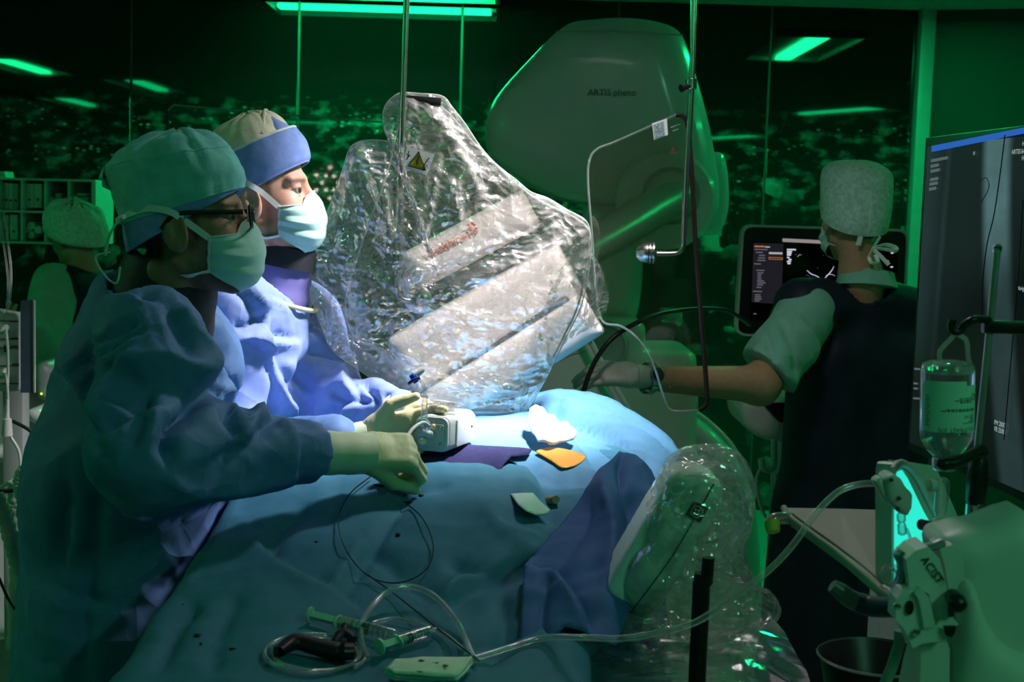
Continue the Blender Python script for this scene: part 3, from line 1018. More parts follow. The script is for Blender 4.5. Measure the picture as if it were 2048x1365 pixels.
def make_gown(name, f, lo, hi, h, m, parent, strokes=(), wr=0.006, wf=3.6, seed=1, clip=None, rel=3, fine=0.0):
    V, Q = sdf_mesh(f, rng_axis(lo[0], hi[0], h), rng_axis(lo[1], hi[1], h), rng_axis(lo[2], hi[2], h))
    V = relax(V, Q, rel)
    N = vnormals(V, Q)
    sV = V * np.array([1.0, 1.0, 0.55])
    V = V + N * (wr * crumple(sV, wf, 3, seed, 0.5, 0.6))[:, None]
    if strokes:
        V = folds(V, N, [(a, b, c * 1.7, k) for a, b, c, k in strokes])
    V = relax(V, Q, 1, 0.2)
    if fine:
        V = V + vnormals(V, Q) * (fine * crumple(V * [1, 1, 0.7], 13, 3, seed + 9))[:, None]
    return mesh(name, V, Q, m, parent)

def cuff_tube(name, a, b, r1, r2, m, parent, sy=0.85, wav=0.0):
    p = np.linspace(0, 1, 9)[:, None] * (np.asarray(b) - np.asarray(a)) + np.asarray(a)
    r = np.linspace(r1, r2, 9) + wav * np.sin(np.linspace(0, 14, 9))
    V, Fc = tube_geo(p, r, 20, sy=sy)
    return mesh(name, V, Fc, m, parent, auto=60)

# ---- surgeon nearest the camera -------------------------------------------------
H1 = P(370, 440, 2.27); R1 = head_frame(8, 5)
s1 = thing('person', 'surgeon in green cap and glasses, nearest the camera, gripping a thin catheter', 'person', (H1[0] - 0.13, 2.3, 0))
nb1 = P(315, 585, 2.30)
chest1, belly1, pel1 = P(300, 760, 2.33), P(262, 960, 2.34), P(240, 1150, 2.34)
shR, shL = P(308, 685, 2.11), P(345, 650, 2.52)
elR, wrR = P(300, 900, 1.97), P(655, 905, 2.17)
elL, wrL = P(420, 930, 2.50), P(722, 880, 2.43)
fR = np.array([pel1[0] - 0.02, 2.22, 0.03]); fL = np.array([pel1[0] - 0.02, 2.46, 0.03])
hipR = pel1 + np.array([0, -0.09, -0.05]); hipL = pel1 + np.array([0, 0.09, -0.05])
def limbs_for(nb, chest, pel, shr, elr, wrr, shl, ell, wrl, hr, hl, fr_, fl_):
    mid = lambda a, b: (a + b) / 2
    return [(nb, chest, 0.055, 0.07), (chest, pel, 0.085, 0.085), (shr, chest, 0.042, 0.06), (shl, chest, 0.042, 0.06),
            (shr, elr, 0.045, 0.032), (elr, wrr, 0.030, 0.016), (shl, ell, 0.045, 0.032), (ell, wrl, 0.030, 0.016),
            (hr, np.array([fr_[0] + .02, fr_[1], 0.5]), 0.085, 0.055), (np.array([fr_[0] + .02, fr_[1], 0.5]), fr_ + [0, 0, 0.05], 0.055, 0.04),
            (hl, np.array([fl_[0] + .02, fl_[1], 0.5]), 0.085, 0.055), (np.array([fl_[0] + .02, fl_[1], 0.5]), fl_ + [0, 0, 0.05], 0.055, 0.04)]
def feet(fr_, fl_, yaw):
    d = np.array([math.cos(math.radians(yaw)), math.sin(math.radians(yaw)), 0]) * 0.16
    return [(fr_ + [0, 0, 0.01], fr_ + d, 0.042, 0.034), (fl_ + [0, 0, 0.01], fl_ + d, 0.042, 0.034)]
def hair1(q):
    n = noise(q * 90) * 0.12
    beard = np.clip((0.030 - q[:, 0]) * 40 + 0.2, 0, 1) * np.clip((-0.02 - q[:, 2]) * 60, 0, 1) * np.clip((q[:, 0] + 0.0) * 80, 0, 1) * 0.55
    chin = np.clip((-0.045 - q[:, 2]) * 40, 0, 1) * np.clip((q[:, 0] - 0.005) * 60, 0, 1) * 0.62
    back = np.clip((-0.028 - q[:, 0]) * 90, 0, 1) * np.clip((q[:, 2] + 0.075) * 60, 0, 1)
    side = np.clip((0.032 - q[:, 0]) * 90, 0, 1) * np.clip((q[:, 0] - 0.012) * 90, 0, 1) * np.clip((q[:, 2] + 0.045) * 60, 0, 1)
    brow = np.exp(-((q[:, 2] - 0.019) / 0.0045) ** 2) * np.clip((q[:, 0] - 0.062) * 90, 0, 1) * np.clip((np.abs(q[:, 1]) - 0.010) * 150, 0, 1)
    return np.maximum.reduce([beard, chin, back, side, brow * 0.9]) + n * (np.maximum(beard, side) > 0.05)
make_body(s1, H1, R1, nb1, limbs_for(nb1, chest1, pel1, shR, elR, wrR, shL, elL, wrL, hipR, hipL, fR, fL) + feet(fR, fL, 8), M_skin1, hair=hair1)

def gown1(p):
    d = s_cone(p, chest1 + [0.01, -0.08, 0.02], belly1 + [0.01, -0.08, 0], 0.135, 0.150)
    d = smin(d, s_cone(p, chest1 + [0.01, 0.08, 0.02], belly1 + [0.01, 0.08, 0], 0.135, 0.150), 0.06)
    sk = np.array([pel1[0] - 0.02, 2.34, 0.28])
    d = smin(d, s_cone(p, belly1 + [0, -0.08, 0], sk + [0, -0.10, 0], 0.150, 0.165), 0.06)
    d = smin(d, s_cone(p, belly1 + [0, 0.08, 0], sk + [0, 0.08, 0], 0.150, 0.165), 0.06)
    d = smin(d, s_cone(p, nb1 + [-0.015, 0, -0.055], chest1, 0.085, 0.12), 0.05)
    d = smin(d, s_cone(p, nb1 + [-0.02, -0.03, -0.045], shR, 0.058, 0.080), 0.03)
    d = smin(d, s_cone(p, nb1 + [-0.03, 0.03, -0.04], shL, 0.065, 0.082), 0.04)
    d = smin(d, s_cone(p, nb1 + [-0.050, 0, -0.02], chest1 + [-0.05, 0, 0], 0.062, 0.12), 0.04)
    a = smin(s_cone(p, shR, elR, 0.084, 0.084), s_cone(p, elR, wrR, 0.086, 0.050), 0.035)
    d = smin(d, a, 0.025)
    b = smin(s_cone(p, shL, elL, 0.088, 0.08), s_cone(p, elL, wrL - [0.05, 0, 0], 0.08, 0.048), 0.035)
    d = smin(d, b, 0.03)
    d = np.maximum(d, -(p[:, 2] - 0.12))                       # hem
    cut = (p - P(634, 905, 2.16)) @ nrm(wrR - elR)
    d = np.where(p[:, 1] < 2.32, np.maximum(d, cut), d)        # right cuff
    d = smax(d, -s_cone(p, nb1 + [-0.004, 0, -0.035], nb1 + [0.05, 0, 0.12], 0.080, 0.13), 0.012)
    return d
st1 = [
    ([(276, 562), (283, 613), (302, 657), (320, 730)], 5, 0.004, 's'),
    ([(206, 595), (258, 592), (312, 610)], 16, 0.010, 's'),
    ([(148, 745), (188, 690), (240, 662), (285, 646)], 7, 0.012, 'v'),
    ([(163, 738), (199, 708), (250, 682), (300, 661)], 6, 0.010, 'v'),
    ([(175, 770), (215, 720), (270, 700)], 8, 0.009, 'v'),
    ([(215, 722), (280, 742), (324, 735), (371, 756), (430, 776)], 26, -0.017, 's'),
    ([(436, 768), (385, 810), (346, 848), (333, 888), (342, 925)], 13, 0.024, 'v'),
    ([(440, 910), (499, 880), (521, 838), (565, 812)], 18, -0.014, 's'),
    ([(470, 800), (455, 830), (470, 870), (448, 906)], 12, 0.014, 'v'),
    ([(108, 723), (144, 776), (195, 866)], 18, -0.013, 's'),
    ([(192, 868), (243, 826), (285, 793), (300, 760)], 13, 0.015, 'v'),
    ([(200, 790), (250, 812), (330, 800)], 14, 0.008, 's'),
    ([(262, 900), (268, 860), (290, 820)], 12, 0.012, 'v'),
    ([(360, 602), (385, 650), (410, 700), (423, 752)], 14, 0.016, 's'),
    ([(330, 610), (352, 680), (370, 730)], 12, 0.010, 'v'),
    ([(428, 650), (452, 700), (470, 760), (510, 835)], 10, 0.012, 'v'),
    ([(410, 640), (435, 720), (450, 770)], 8, 0.009, 'v'),
    ([(440, 690), (462, 760), (484, 830)], 7, 0.008, 's'),
    ([(560, 820), (590, 850), (600, 900), (590, 960)], 12, 0.008, 's'),
    ([(330, 960), (400, 985), (500, 975), (600, 950)], 16, 0.008, 'r'),
    ([(95, 1180), (150, 1210), (215, 1215)], 12, 0.010, 's'),
    ([(130, 950), (120, 1060), (110, 1160)], 16, 0.012, 'v'),
    ([(190, 960), (185, 1080), (170, 1200), (160, 1360)], 20, 0.014, 'v'),
    ([(105, 1010), (180, 1000), (260, 1015)], 10, 0.006, 'v'),
]
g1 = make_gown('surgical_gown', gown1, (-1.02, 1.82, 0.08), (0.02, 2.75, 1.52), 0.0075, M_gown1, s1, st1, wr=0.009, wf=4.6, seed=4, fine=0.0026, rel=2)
# collar, cuffs, gloves
cuff_tube('thyroid_collar', nb1 + [0.0, 0, -0.05], nb1 + np.array([0.028, 0, 0.055]), 0.098, 0.080, M_collar, s1, sy=0.92, wav=0.001)
cuff_tube('knit_cuff', P(618, 905, 2.16), P(665, 905, 2.175), 0.043, 0.038, M_knit, s1, wav=0.0012)
cuff_tube('glove_cuff', P(648, 906, 2.172), P(742, 908, 2.205), 0.043, 0.040, M_cuff, s1, wav=0.0008)
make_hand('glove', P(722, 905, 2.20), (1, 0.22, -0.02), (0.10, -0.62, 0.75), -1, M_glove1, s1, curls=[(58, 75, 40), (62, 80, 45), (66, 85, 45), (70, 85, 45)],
          thumb=[(0.75, 0.35, -0.55), (0.85, -0.1, -0.5)], hs=0.94, wr=0.034)
cuff_tube('glove_cuff', P(690, 888, 2.445), P(745, 872, 2.44), 0.040, 0.036, M_cuff, s1)
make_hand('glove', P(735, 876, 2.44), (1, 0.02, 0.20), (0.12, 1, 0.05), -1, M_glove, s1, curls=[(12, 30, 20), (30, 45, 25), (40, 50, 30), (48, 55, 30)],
          thumb=[(0.85, 0.75, -0.10), (1.0, 0.18, -0.10)], hs=0.95)
# cap
c1, cr1 = loft('surgical_cap', [(.050, .000, .100, -.102, .084), (.064, .020, .101, -.106, .087), (.085, .055, .096, -.113, .090), (.108, .086, .086, -.118, .090),
      (.128, .104, .070, -.108, .080), (.141, .126, .050, -.080, .058), (.146, .140, .026, -.042, .028), (.146, .145, .004, -.008, .006)],
      M_capg, s1, H1, R1, wr=0.009, crum=0.0028, wf=13, seed=3)
tube('cap_seam', cr1[17], 0.0026, M_capg, c1, n=6, closed=True, smooth_path=False)
tube('cap_hem', cr1[0], 0.0026, M_capg, c1, n=6, closed=True, smooth_path=False)
c1b, _ = loft('inner_cap', [(.046, -.050, .097, -.098, .080), (.056, -.03, .098, -.1, .082), (.062, .01, .098, -.1, .083)], M_capb, s1, H1, R1, closed_top=False, wr=0.002, seed=8)
hw = lambda x, y, z, H=H1, R=R1: H + R @ np.array([x, y, z])
for (a, b, c_) in (((-.106, -.02, .062), (-.125, -.03, .075), (-.122, -.02, .092)),):
    ribbon('cap_corner', [hw(*a), hw(*b), hw(*c_)], 0.020, M_capg, c1, nhint=H1)
ribbon('tie_end', [hw(-.100, -.04, .01), hw(-.118, -.05, -.02), hw(-.126, -.055, -.05)], 0.016, M_capw, c1, nhint=H1)
tube('tie_loop', [hw(-.118, -.05, -.045), hw(-.142, -.05, -.052), (hw(-.130, -.05, -.082)), hw(-.112, -.055, -.096), hw(-.104, -.05, -.07)], 0.0028, M_bind, c1, n=6, sy=0.6)
# mask, straps, glasses
mk1, G1 = make_mask(s1, H1, R1)
for s, col in ((-1, 0), (1, -1)):
    iu = 0 if s < 0 else -1
    a = [(-.018, s * 66), (-.004, s * 82), (.016, s * 100), (.022, s * 125), (.012, s * 150), (.004, s * 178)]
    pth = strap_path(a, 0.010, H1, R1); pth[0] = G1[iu, 1]
    ribbon('upper_strap', pth, 0.011, M_bind, mk1, nhint=H1)
    a = [(-.088, s * 66), (-.092, s * 90), (-.086, s * 115), (-.075, s * 150), (-.070, s * 178)]
    pth = strap_path(a, 0.006, H1, R1); pth[0] = G1[iu, -2]
    ribbon('lower_strap', pth, 0.010, M_bind, mk1, nhint=H1)
gl = bpy.data.objects.new('glasses', None)
link(gl, s1)
M_lens = clearmat('spectacle lens', haze=0.01, gloss=0.08, edge=0.1)
for s in (-1, 1):
    tube('temple', [hw(.100, s * .066, .008), hw(.05, s * .076, .010), hw(-.005, s * .084, .010), hw(-.03, s * .082, -.012)], 0.0028, M_black, gl, n=6, sy=1.6)
    rim = [hw(.112 - 0.006 * abs(b) * 10, s * (.034 + b), c_) for b, c_ in [(x * .027, y * .019) for x, y in ((-1, -.4), (-.8, .8), (0, 1), (.9, .85), (1, .1), (.7, -.85), (0, -1), (-.7, -.9))]]
    tube('rim', rim, 0.0020, M_black, gl, n=6, closed=True, seg=4)
    mesh('lens', cat_rom(rim, 4, True), [tuple(range(32))], M_lens, gl)
tube('bridge', [hw(.113, -.009, .006), hw(.117, 0, .009), hw(.113, .009, .006)], 0.0018, M_black, gl, n=6)

# ---- second surgeon, lit by the lamp ---------------------------------------------
H2 = P(520, 386, 2.70); R2 = head_frame(4, 5)
s2 = thing('person', 'surgeon in blue headband cap and bright blue gown, facing the lit field', 'person', (H2[0] - 0.03, 2.76, 0))
nb2 = P(528, 540, 2.73)
chest2, belly2, pel2 = P(528, 700, 2.76), P(475, 900, 2.82), P(440, 1040, 2.88)
sh2R, sh2L = P(462, 640, 2.60), P(608, 640, 2.86)
el2L, wr2L = P(668, 812, 2.76), P(806, 822, 2.60)
el2R, wr2R = P(440, 880, 2.60), P(590, 905, 2.47)
f2R = np.array([pel2[0] - 0.03, 2.80, 0.03]); f2L = np.array([pel2[0] + 0.02, 2.98, 0.03])
hip2R = pel2 + np.array([-.05, -.07, -.05]); hip2L = pel2 + np.array([.05, .07, -.05])
def hair2(q):
    beard = np.clip((0.034 - q[:, 0]) * 60 + 0.2, 0, 1) * np.clip((-0.015 - q[:, 2]) * 60, 0, 1) * np.clip((q[:, 0] - 0.008) * 90, 0, 1) * 0.5
    chin = np.clip((-0.060 - q[:, 2]) * 40, 0, 1) * np.clip((q[:, 0] - 0.01) * 60, 0, 1) * 0.30
    back = np.clip((-0.030 - q[:, 0]) * 90, 0, 1) * np.clip((q[:, 2] + 0.07) * 60, 0, 1)
    side = np.clip((0.034 - q[:, 0]) * 90, 0, 1) * np.clip((q[:, 0] - 0.014) * 90, 0, 1) * np.clip((q[:, 2] + 0.030) * 60, 0, 1) * 0.8
    brow = np.exp(-((q[:, 2] - 0.019) / 0.0045) ** 2) * np.clip((q[:, 0] - 0.062) * 90, 0, 1) * np.clip((np.abs(q[:, 1]) - 0.010) * 150, 0, 1)
    return np.maximum.reduce([beard, chin, back, side, brow * 0.85]) + noise(q * 90) * 0.10 * (beard > 0.05)
make_body(s2, H2, R2, nb2, limbs_for(nb2, chest2, pel2, sh2R, el2R, wr2R, sh2L, el2L, wr2L, hip2R, hip2L, f2R, f2L) + feet(f2R, f2L, -10), M_skin2, hair=hair2, h=0.004)
def gown2(p):
    s = nrm(sh2L - sh2R) * 0.075
    d = s_cone(p, chest2 - s, belly2 - s, 0.120, 0.135)
    d = smin(d, s_cone(p, chest2 + s, belly2 + s, 0.120, 0.135), 0.06)
    sk = np.array([pel2[0], pel2[1], 0.28])
    d = smin(d, s_cone(p, belly2 - s, sk - s * 0.7, 0.130, 0.14), 0.06)
    d = smin(d, s_cone(p, belly2 + s, sk + s * 0.7, 0.130, 0.14), 0.06)
    d = smin(d, s_cone(p, nb2 + [0, 0, -0.06], chest2, 0.085, 0.115), 0.05)
    d = smin(d, s_cone(p, nb2 + [-.02, -.03, -0.045], sh2R, 0.06, 0.075), 0.04)
    d = smin(d, s_cone(p, nb2 + [.02, .03, -0.045], sh2L, 0.06, 0.072), 0.04)
    a = smin(s_cone(p, sh2L, el2L, 0.080, 0.072), s_cone(p, el2L, wr2L, 0.074, 0.046), 0.03)
    d = smin(d, a, 0.022)
    b = smin(s_cone(p, sh2R, el2R, 0.080, 0.075), s_cone(p, el2R, wr2R, 0.075, 0.046), 0.03)
    d = smin(d, b, 0.025)
    d = np.maximum(d, -(p[:, 2] - 0.12))
    d = np.where(p[:, 0] > -0.35, np.maximum(d, (p - wr2L) @ nrm(wr2L - el2L)), d)
    return smax(d, -s_cone(p, nb2 + [0.004, 0, -0.04], nb2 + [0.04, 0, 0.12], 0.078, 0.13), 0.012)
st2 = [
    ([(470, 560), (500, 590), (522, 632)], 12, -0.014, 's'),
    ([(522, 632), (500, 650), (465, 660)], 10, 0.014, 'v'),
    ([(465, 690), (500, 680), (530, 700), (536, 712)], 10, -0.014, 's'),
    ([(534, 640), (540, 700), (560, 760), (600, 830)], 16, 0.012, 's'),
    ([(500, 590), (560, 605), (600, 625)], 5, 0.004, 's'),
    ([(530, 720), (544, 770), (540, 830)], 10, 0.012, 'v'),
    ([(640, 600), (632, 660), (640, 705)], 8, 0.012, 'v'),
    ([(648, 690), (620, 740), (608, 790)], 10, 0.018, 'v'),
    ([(548, 670), (580, 672), (598, 676)], 5, 0.006, 'v'),
    ([(550, 685), (572, 690), (600, 688)], 4, 0.005, 'r'),
    ([(690, 735), (705, 790), (690, 840)], 12, 0.012, 's'),
    ([(720, 745), (745, 790), (730, 850)], 10, 0.012, 'v'),
    ([(660, 780), (690, 800), (735, 790)], 9, 0.012, 'v'),
    ([(765, 775), (770, 810), (755, 850)], 8, 0.008, 'v'),
    ([(640, 830), (680, 810), (700, 770)], 9, 0.011, 'v'),
    ([(600, 720), (585, 780), (590, 840)], 14, 0.010, 's'),
]
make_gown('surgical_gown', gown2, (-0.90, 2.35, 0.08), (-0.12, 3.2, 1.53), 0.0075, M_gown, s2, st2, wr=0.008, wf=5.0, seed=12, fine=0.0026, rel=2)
cuff_tube('thyroid_collar', nb2 + [0.002, 0, -0.055], nb2 + np.array([0.020, 0, 0.040]), 0.092, 0.080, M_collar2, s2, wav=0.0015)
cuff_tube('collar_chin_edge', nb2 + [0.030, -0.01, 0.012], nb2 + np.array([0.038, -0.01, 0.052]), 0.076, 0.074, M_collar, s2)
M_trim = mat('gown neck trim', (0.75, 0.70, 0.40), 0.7)
c_ = nb2 + np.array([0.005, 0, -0.045])
tube('neck_trim', [c_ + np.array([0.100 * math.cos(a), 0.098 * math.sin(a), -0.034 * math.cos(a)]) for a in np.linspace(0, 2 * math.pi, 20, endpoint=False)], 0.005, M_trim, s2, n=8, closed=True, seg=3)
cuff_tube('knit_cuff', wr2L - nrm(wr2L - el2L) * 0.02, wr2L + nrm(wr2L - el2L) * 0.045, 0.040, 0.034, M_bind, s2)
make_hand('glove', wr2L + nrm(wr2L - el2L) * 0.035, wr2L - el2L, (0.1, 0.3, 1), -1, M_glove, s2, curls=[(30, 40, 25)] * 4, hs=0.92)
cuff_tube('knit_cuff', wr2R - nrm(wr2R - el2R) * 0.02, wr2R + nrm(wr2R - el2R) * 0.045, 0.040, 0.034, M_bind, s2)
make_hand('glove', wr2R + nrm(wr2R - el2R) * 0.035, wr2R - el2R, (0.1, 0.1, 1), 1, M_glove, s2, curls=[(30, 40, 25)] * 4, hs=0.92)
# headband cap: blue band, cream crown
bd, br_ = loft('cap_band', [(.058, -.034, .100, -.098, .083), (.070, -.010, .104, -.102, .087), (.100, .025, .096, -.100, .088), (.126, .058, .078, -.094, .086)],
               M_capb, s2, H2, R2, closed_top=False, wr=0.0015, crum=0.0008, wf=16, seed=2)
tube('band_edge', br_[0], 0.0026, M_capb, bd, n=6, closed=True, smooth_path=False)
tube('band_edge', br_[-1], 0.0028, M_bind, bd, n=6, closed=True, smooth_path=False)
tube('band_stitch', br_[3], 0.0014, M_collar2, bd, n=5, closed=True, smooth_path=False)
cw, crw = loft('cap_crown', [(.108, .040, .072, -.094, .082), (.128, .070, .064, -.100, .084), (.146, .100, .050, -.096, .074), (.156, .125, .032, -.076, .052), (.158, .145, .008, -.04, .024), (.157, .155, -.01, -.018, .005)],
               M_capc, s2, H2, R2, wr=0.006, crum=0.0014, wf=18, seed=6)
h2w = lambda x, y, z: H2 + R2 @ np.array([x, y, z])
loft('crown_front_panel', [(.112, .108, .078, .020, .060), (.128, .140, .066, .022, .050), (.138, .158, .050, .022, .032), (.148, .161, .036, .024, .010)], M_capb, cw, H2, R2, wr=0.002, seed=5)
tube('crown_seam', [h2w(.022, -.076, .112), h2w(.024, -.058, .138), h2w(.024, -.03, .157), h2w(.024, 0, .162), h2w(.024, .03, .157), h2w(.022, .07, .120)], 0.003, M_capc, cw, n=6)
mk2, G2 = make_mask(s2, H2, R2)
for s in (-1, 1):
    iu = 0 if s < 0 else -1
    a = [(-.018, s * 66), (-.004, s * 78), (.012, s * 92), (.026, s * 110), (.036, s * 140), (.03, s * 175)]
    pth = strap_path(a, 0.010, H2, R2); pth[0] = G2[iu, 1]
    ribbon('upper_strap', pth, 0.011, M_bind, mk2, nhint=H2)
    a = [(-.088, s * 66), (-.088, s * 84), (-.070, s * 104), (-.060, s * 140), (-.058, s * 175)]
    pth = strap_path(a, 0.006, H2, R2); pth[0] = G2[iu, -2]
    ribbon('lower_strap', pth, 0.008, M_bind, mk2, nhint=H2)

# ---- person at the ultrasound machine, back to the camera --------------------------
H3 = P(1708, 428, 3.78); R3 = head_frame(97, -4)
s3 = thing('person', 'person in green cap and dark lead apron, back turned, arm stretched out', 'person', (H3[0], 3.8, 0))
nb3 = P(1722, 560, 3.76)
chest3, pel3 = P(1722, 720, 3.80), P(1700, 1010, 3.82)
sh3L, sh3R = P(1622, 622, 3.72), P(1832, 628, 3.84)
el3L, wr3L = P(1520, 770, 3.52), P(1300, 757, 3.36)
el3R, wr3R = P(1880, 840, 3.85), P(1850, 960, 4.02)
f3L = np.array([pel3[0] - 0.09, 3.8, 0.03]); f3R = np.array([pel3[0] + 0.1, 3.82, 0.03])
hip3L = pel3 + np.array([-.09, 0, -.05]); hip3R = pel3 + np.array([.09, 0, -.05])
def hair3(q):
    return np.clip((-0.045 - q[:, 2]) * -60, 0, 1) * np.clip((-0.01 - q[:, 0]) * 90, 0, 1) * 0.55
lm3 = limbs_for(nb3, chest3, pel3, sh3R, el3R, wr3R, sh3L, el3L, wr3L, hip3R, hip3L, f3R, f3L)
lm3[6] = (sh3L, el3L, 0.055, 0.048); lm3[7] = (el3L, wr3L, 0.050, 0.031)
make_body(s3, H3, R3, nb3, lm3 + feet(f3R, f3L, 97), M_skin3, hair=hair3, h=0.005)
def apron3(p):
    s = np.array([0.085, 0.02, 0])
    d = s_cone(p, chest3 - s, pel3 - s, 0.118, 0.13)
    d = smin(d, s_cone(p, chest3 + s, pel3 + s, 0.118, 0.13), 0.06)
    d = smin(d, s_cone(p, pel3 - s, np.array([pel3[0] - .09, 3.82, 0.3]), 0.13, 0.16), 0.05)
    d = smin(d, s_cone(p, pel3 + s, np.array([pel3[0] + .09, 3.82, 0.3]), 0.13, 0.16), 0.05)
    d = smin(d, s_cone(p, nb3 + [0, 0.01, -0.065], chest3, 0.075, 0.11), 0.05)
    d = smin(d, s_cone(p, nb3 + [-.03, 0, -0.05], sh3L + [-0.02, 0, 0.005], 0.06, 0.092), 0.04)
    d = smin(d, s_cone(p, nb3 + [.03, 0, -0.05], sh3R, 0.06, 0.074), 0.04)
    d = np.maximum(d, -(p[:, 2] - 0.26))
    return smax(d, -s_cone(p, nb3 + [0, 0, -0.02], nb3 + [0, -0.01, 0.12], 0.075, 0.12), 0.012)
make_gown('lead_apron', apron3, (0.45, 3.5, 0.22), (1.55, 4.1, 1.58), 0.012, M_navy, s3, [([(1500, 600), (1600, 640), (1690, 610)], 18, 0.01, 's')], wr=0.006, wf=3, seed=21)
def sleeve3(p):
    d = s_cone(p, sh3L + [-0.01, -.01, -.005], el3L + (sh3L - el3L) * 0.06, 0.082, 0.086)
    return np.maximum(d, (p - (el3L + (sh3L - el3L) * 0.16)) @ nrm(np.array([-0.75, -.25, -0.75])))
make_gown('scrub_sleeve', sleeve3, sh3L - 0.36, sh3L + 0.2, 0.0085, M_scrub, s3,
          [([(1560, 640), (1590, 700), (1600, 760)], 10, 0.010, 'v'), ([(1530, 660), (1550, 730)], 8, 0.008, 'v'), ([(1600, 630), (1640, 690), (1620, 740)], 9, 0.008, 's')], wr=0.005, wf=5, seed=31)
def sleeve3r(p):
    return np.maximum(s_cone(p, sh3R + [0.01, 0, -.005], el3R, 0.08, 0.085), (p - (el3R + (sh3R - el3R) * 0.15)) @ nrm(el3R - sh3R))
make_gown('scrub_sleeve', sleeve3r, sh3R - 0.36, sh3R + 0.3, 0.011, M_scrub, s3, wr=0.005, wf=5, seed=33)
cuff_tube('scrub_collar', nb3 + [0.012, -0.012, -0.02], nb3 + np.array([0.014, -0.004, 0.022]), 0.088, 0.074, M_scrub, s3)
cuff_tube('glove_cuff', P(1318, 757, 3.37), P(1268, 752, 3.35), 0.0335, 0.036, M_glovew, s3)
make_hand('glove', P(1272, 752, 3.35), (-1, 0.02, 0.06), (0.10, -0.62, 0.75), -1, M_glovew, s3, curls=[(28, 30, 15), (22, 26, 15), (18, 24, 14), (12, 22, 14)],
          thumb=[(0.75, 0.6, -0.35), (0.9, 0.2, -0.4)], hs=0.92)
make_hand('hand', wr3R, wr3R - el3R, (0, -.5, 1), 1, M_skin3, s3, curls=[(25, 30, 20)] * 4, hs=0.95, h=0.004)
c3, cr3 = loft('surgical_cap', [(.020, -.066, .098, -.104, .086), (.040, -.040, .100, -.114, .090), (.070, .000, .097, -.120, .092), (.105, .055, .096, -.120, .094), (.134, .096, .085, -.112, .090),
      (.148, .128, .060, -.072, .066), (.150, .142, .03, -.04, .034), (.148, .146, .002, -.008, .004)], M_capw, s3, H3, R3, wr=0.003, crum=0.0010, wf=16, seed=14)
tube('cap_hem', cr3[0], 0.0022, M_capw, c3, n=6, closed=True, smooth_path=False)
tube('cap_seam', [cr3[k][36] for k in range(0, 16)], 0.0016, M_bind, c3, n=6, smooth_path=False)
h3w = lambda x, y, z: H3 + R3 @ np.array([x, y, z])
ribbon('cap_tie', [h3w(-.102, .018, -.058), h3w(-.100, .020, -.075), h3w(-.096, .023, -.092)], 0.014, M_bind, c3, nhint=H3)
mk3 = bpy.data.objects.new('mask_ties', None); link(mk3, s3)
for s in (-1, 1):
    ribbon('lower_strap', strap_path([(-.082, s * 80), (-.100, s * 115), (-.104, s * 150), (-.100, s * 178)], 0.008, H3, R3), 0.010, M_bind, mk3, nhint=H3)
kb = h3w(-.088, -.022, -.100)
ribbon('bow_loop', [kb, kb + [0.03, -.012, .012], kb + [0.058, -.010, .006], kb + [0.062, -.012, -.004], kb + [0.03, -.014, .000], kb], 0.011, M_bind, mk3, nhint=H3)
ribbon('bow_loop', [kb, kb + [-0.012, -.012, -.022], kb + [-0.004, -.016, -.038], kb + [0.012, -.016, -.036], kb + [0.004, -.014, -.015]], 0.010, M_bind, mk3, nhint=H3)
ribbon('bow_end', [kb, kb + [0.020, -.012, -.020], kb + [0.042, -.016, -.042]], 0.011, M_bind, mk3, nhint=H3)
ribbon('bow_end', [kb, kb + [0.008, -.008, .018], kb + [0.016, -.01, .034]], 0.009, M_bind, mk3, nhint=H3)
mk3b, _ = make_mask(s3, H3, R3)
# wrist watch
wt = bpy.data.objects.new('wrist_watch', None); link(wt, s3)
M_steel = mat('steel', (0.55, 0.56, 0.55), 0.25, metal=0.9, var=0.05)
wa = nrm(wr3L - el3L); wc = wr3L + wa * 0.004
Rw = frame(wa, (0, -1, 0.35))
for i in range(22):
    a = 2 * math.pi * i / 22
    box('bracelet_link', wc + Rw @ np.array([0.0385 * math.cos(a), 0.0385 * math.sin(a), 0]), (0.004, 0.0108, 0.018), M_steel, wt, R=Rw @ np.array(Matrix.Rotation(a, 3, 'Z')), bev=0.001, seg=1)
wd = Rw @ np.array([1, 0, 0])
cs = lathe('watch_case', [(0.0, 0), (0.019, 0), (0.0205, 0.004), (0.019, 0.009), (0.017, 0.0095)], wc + wd * 0.034, M_steel, wt, n=24, axis=wd)
lathe('watch_dial', [(0.0165, 0.0098), (0.0, 0.0100)], wc + wd * 0.034, M_black, cs, n=20, axis=wd)
for a in (40, 190):
    v = Rw @ np.array([0, math.cos(math.radians(a)), math.sin(math.radians(a))])
    tube('watch_hand', [wc + wd * 0.0447, wc + wd * 0.0447 + v * 0.012], 0.0006, M_steel, cs, n=4)

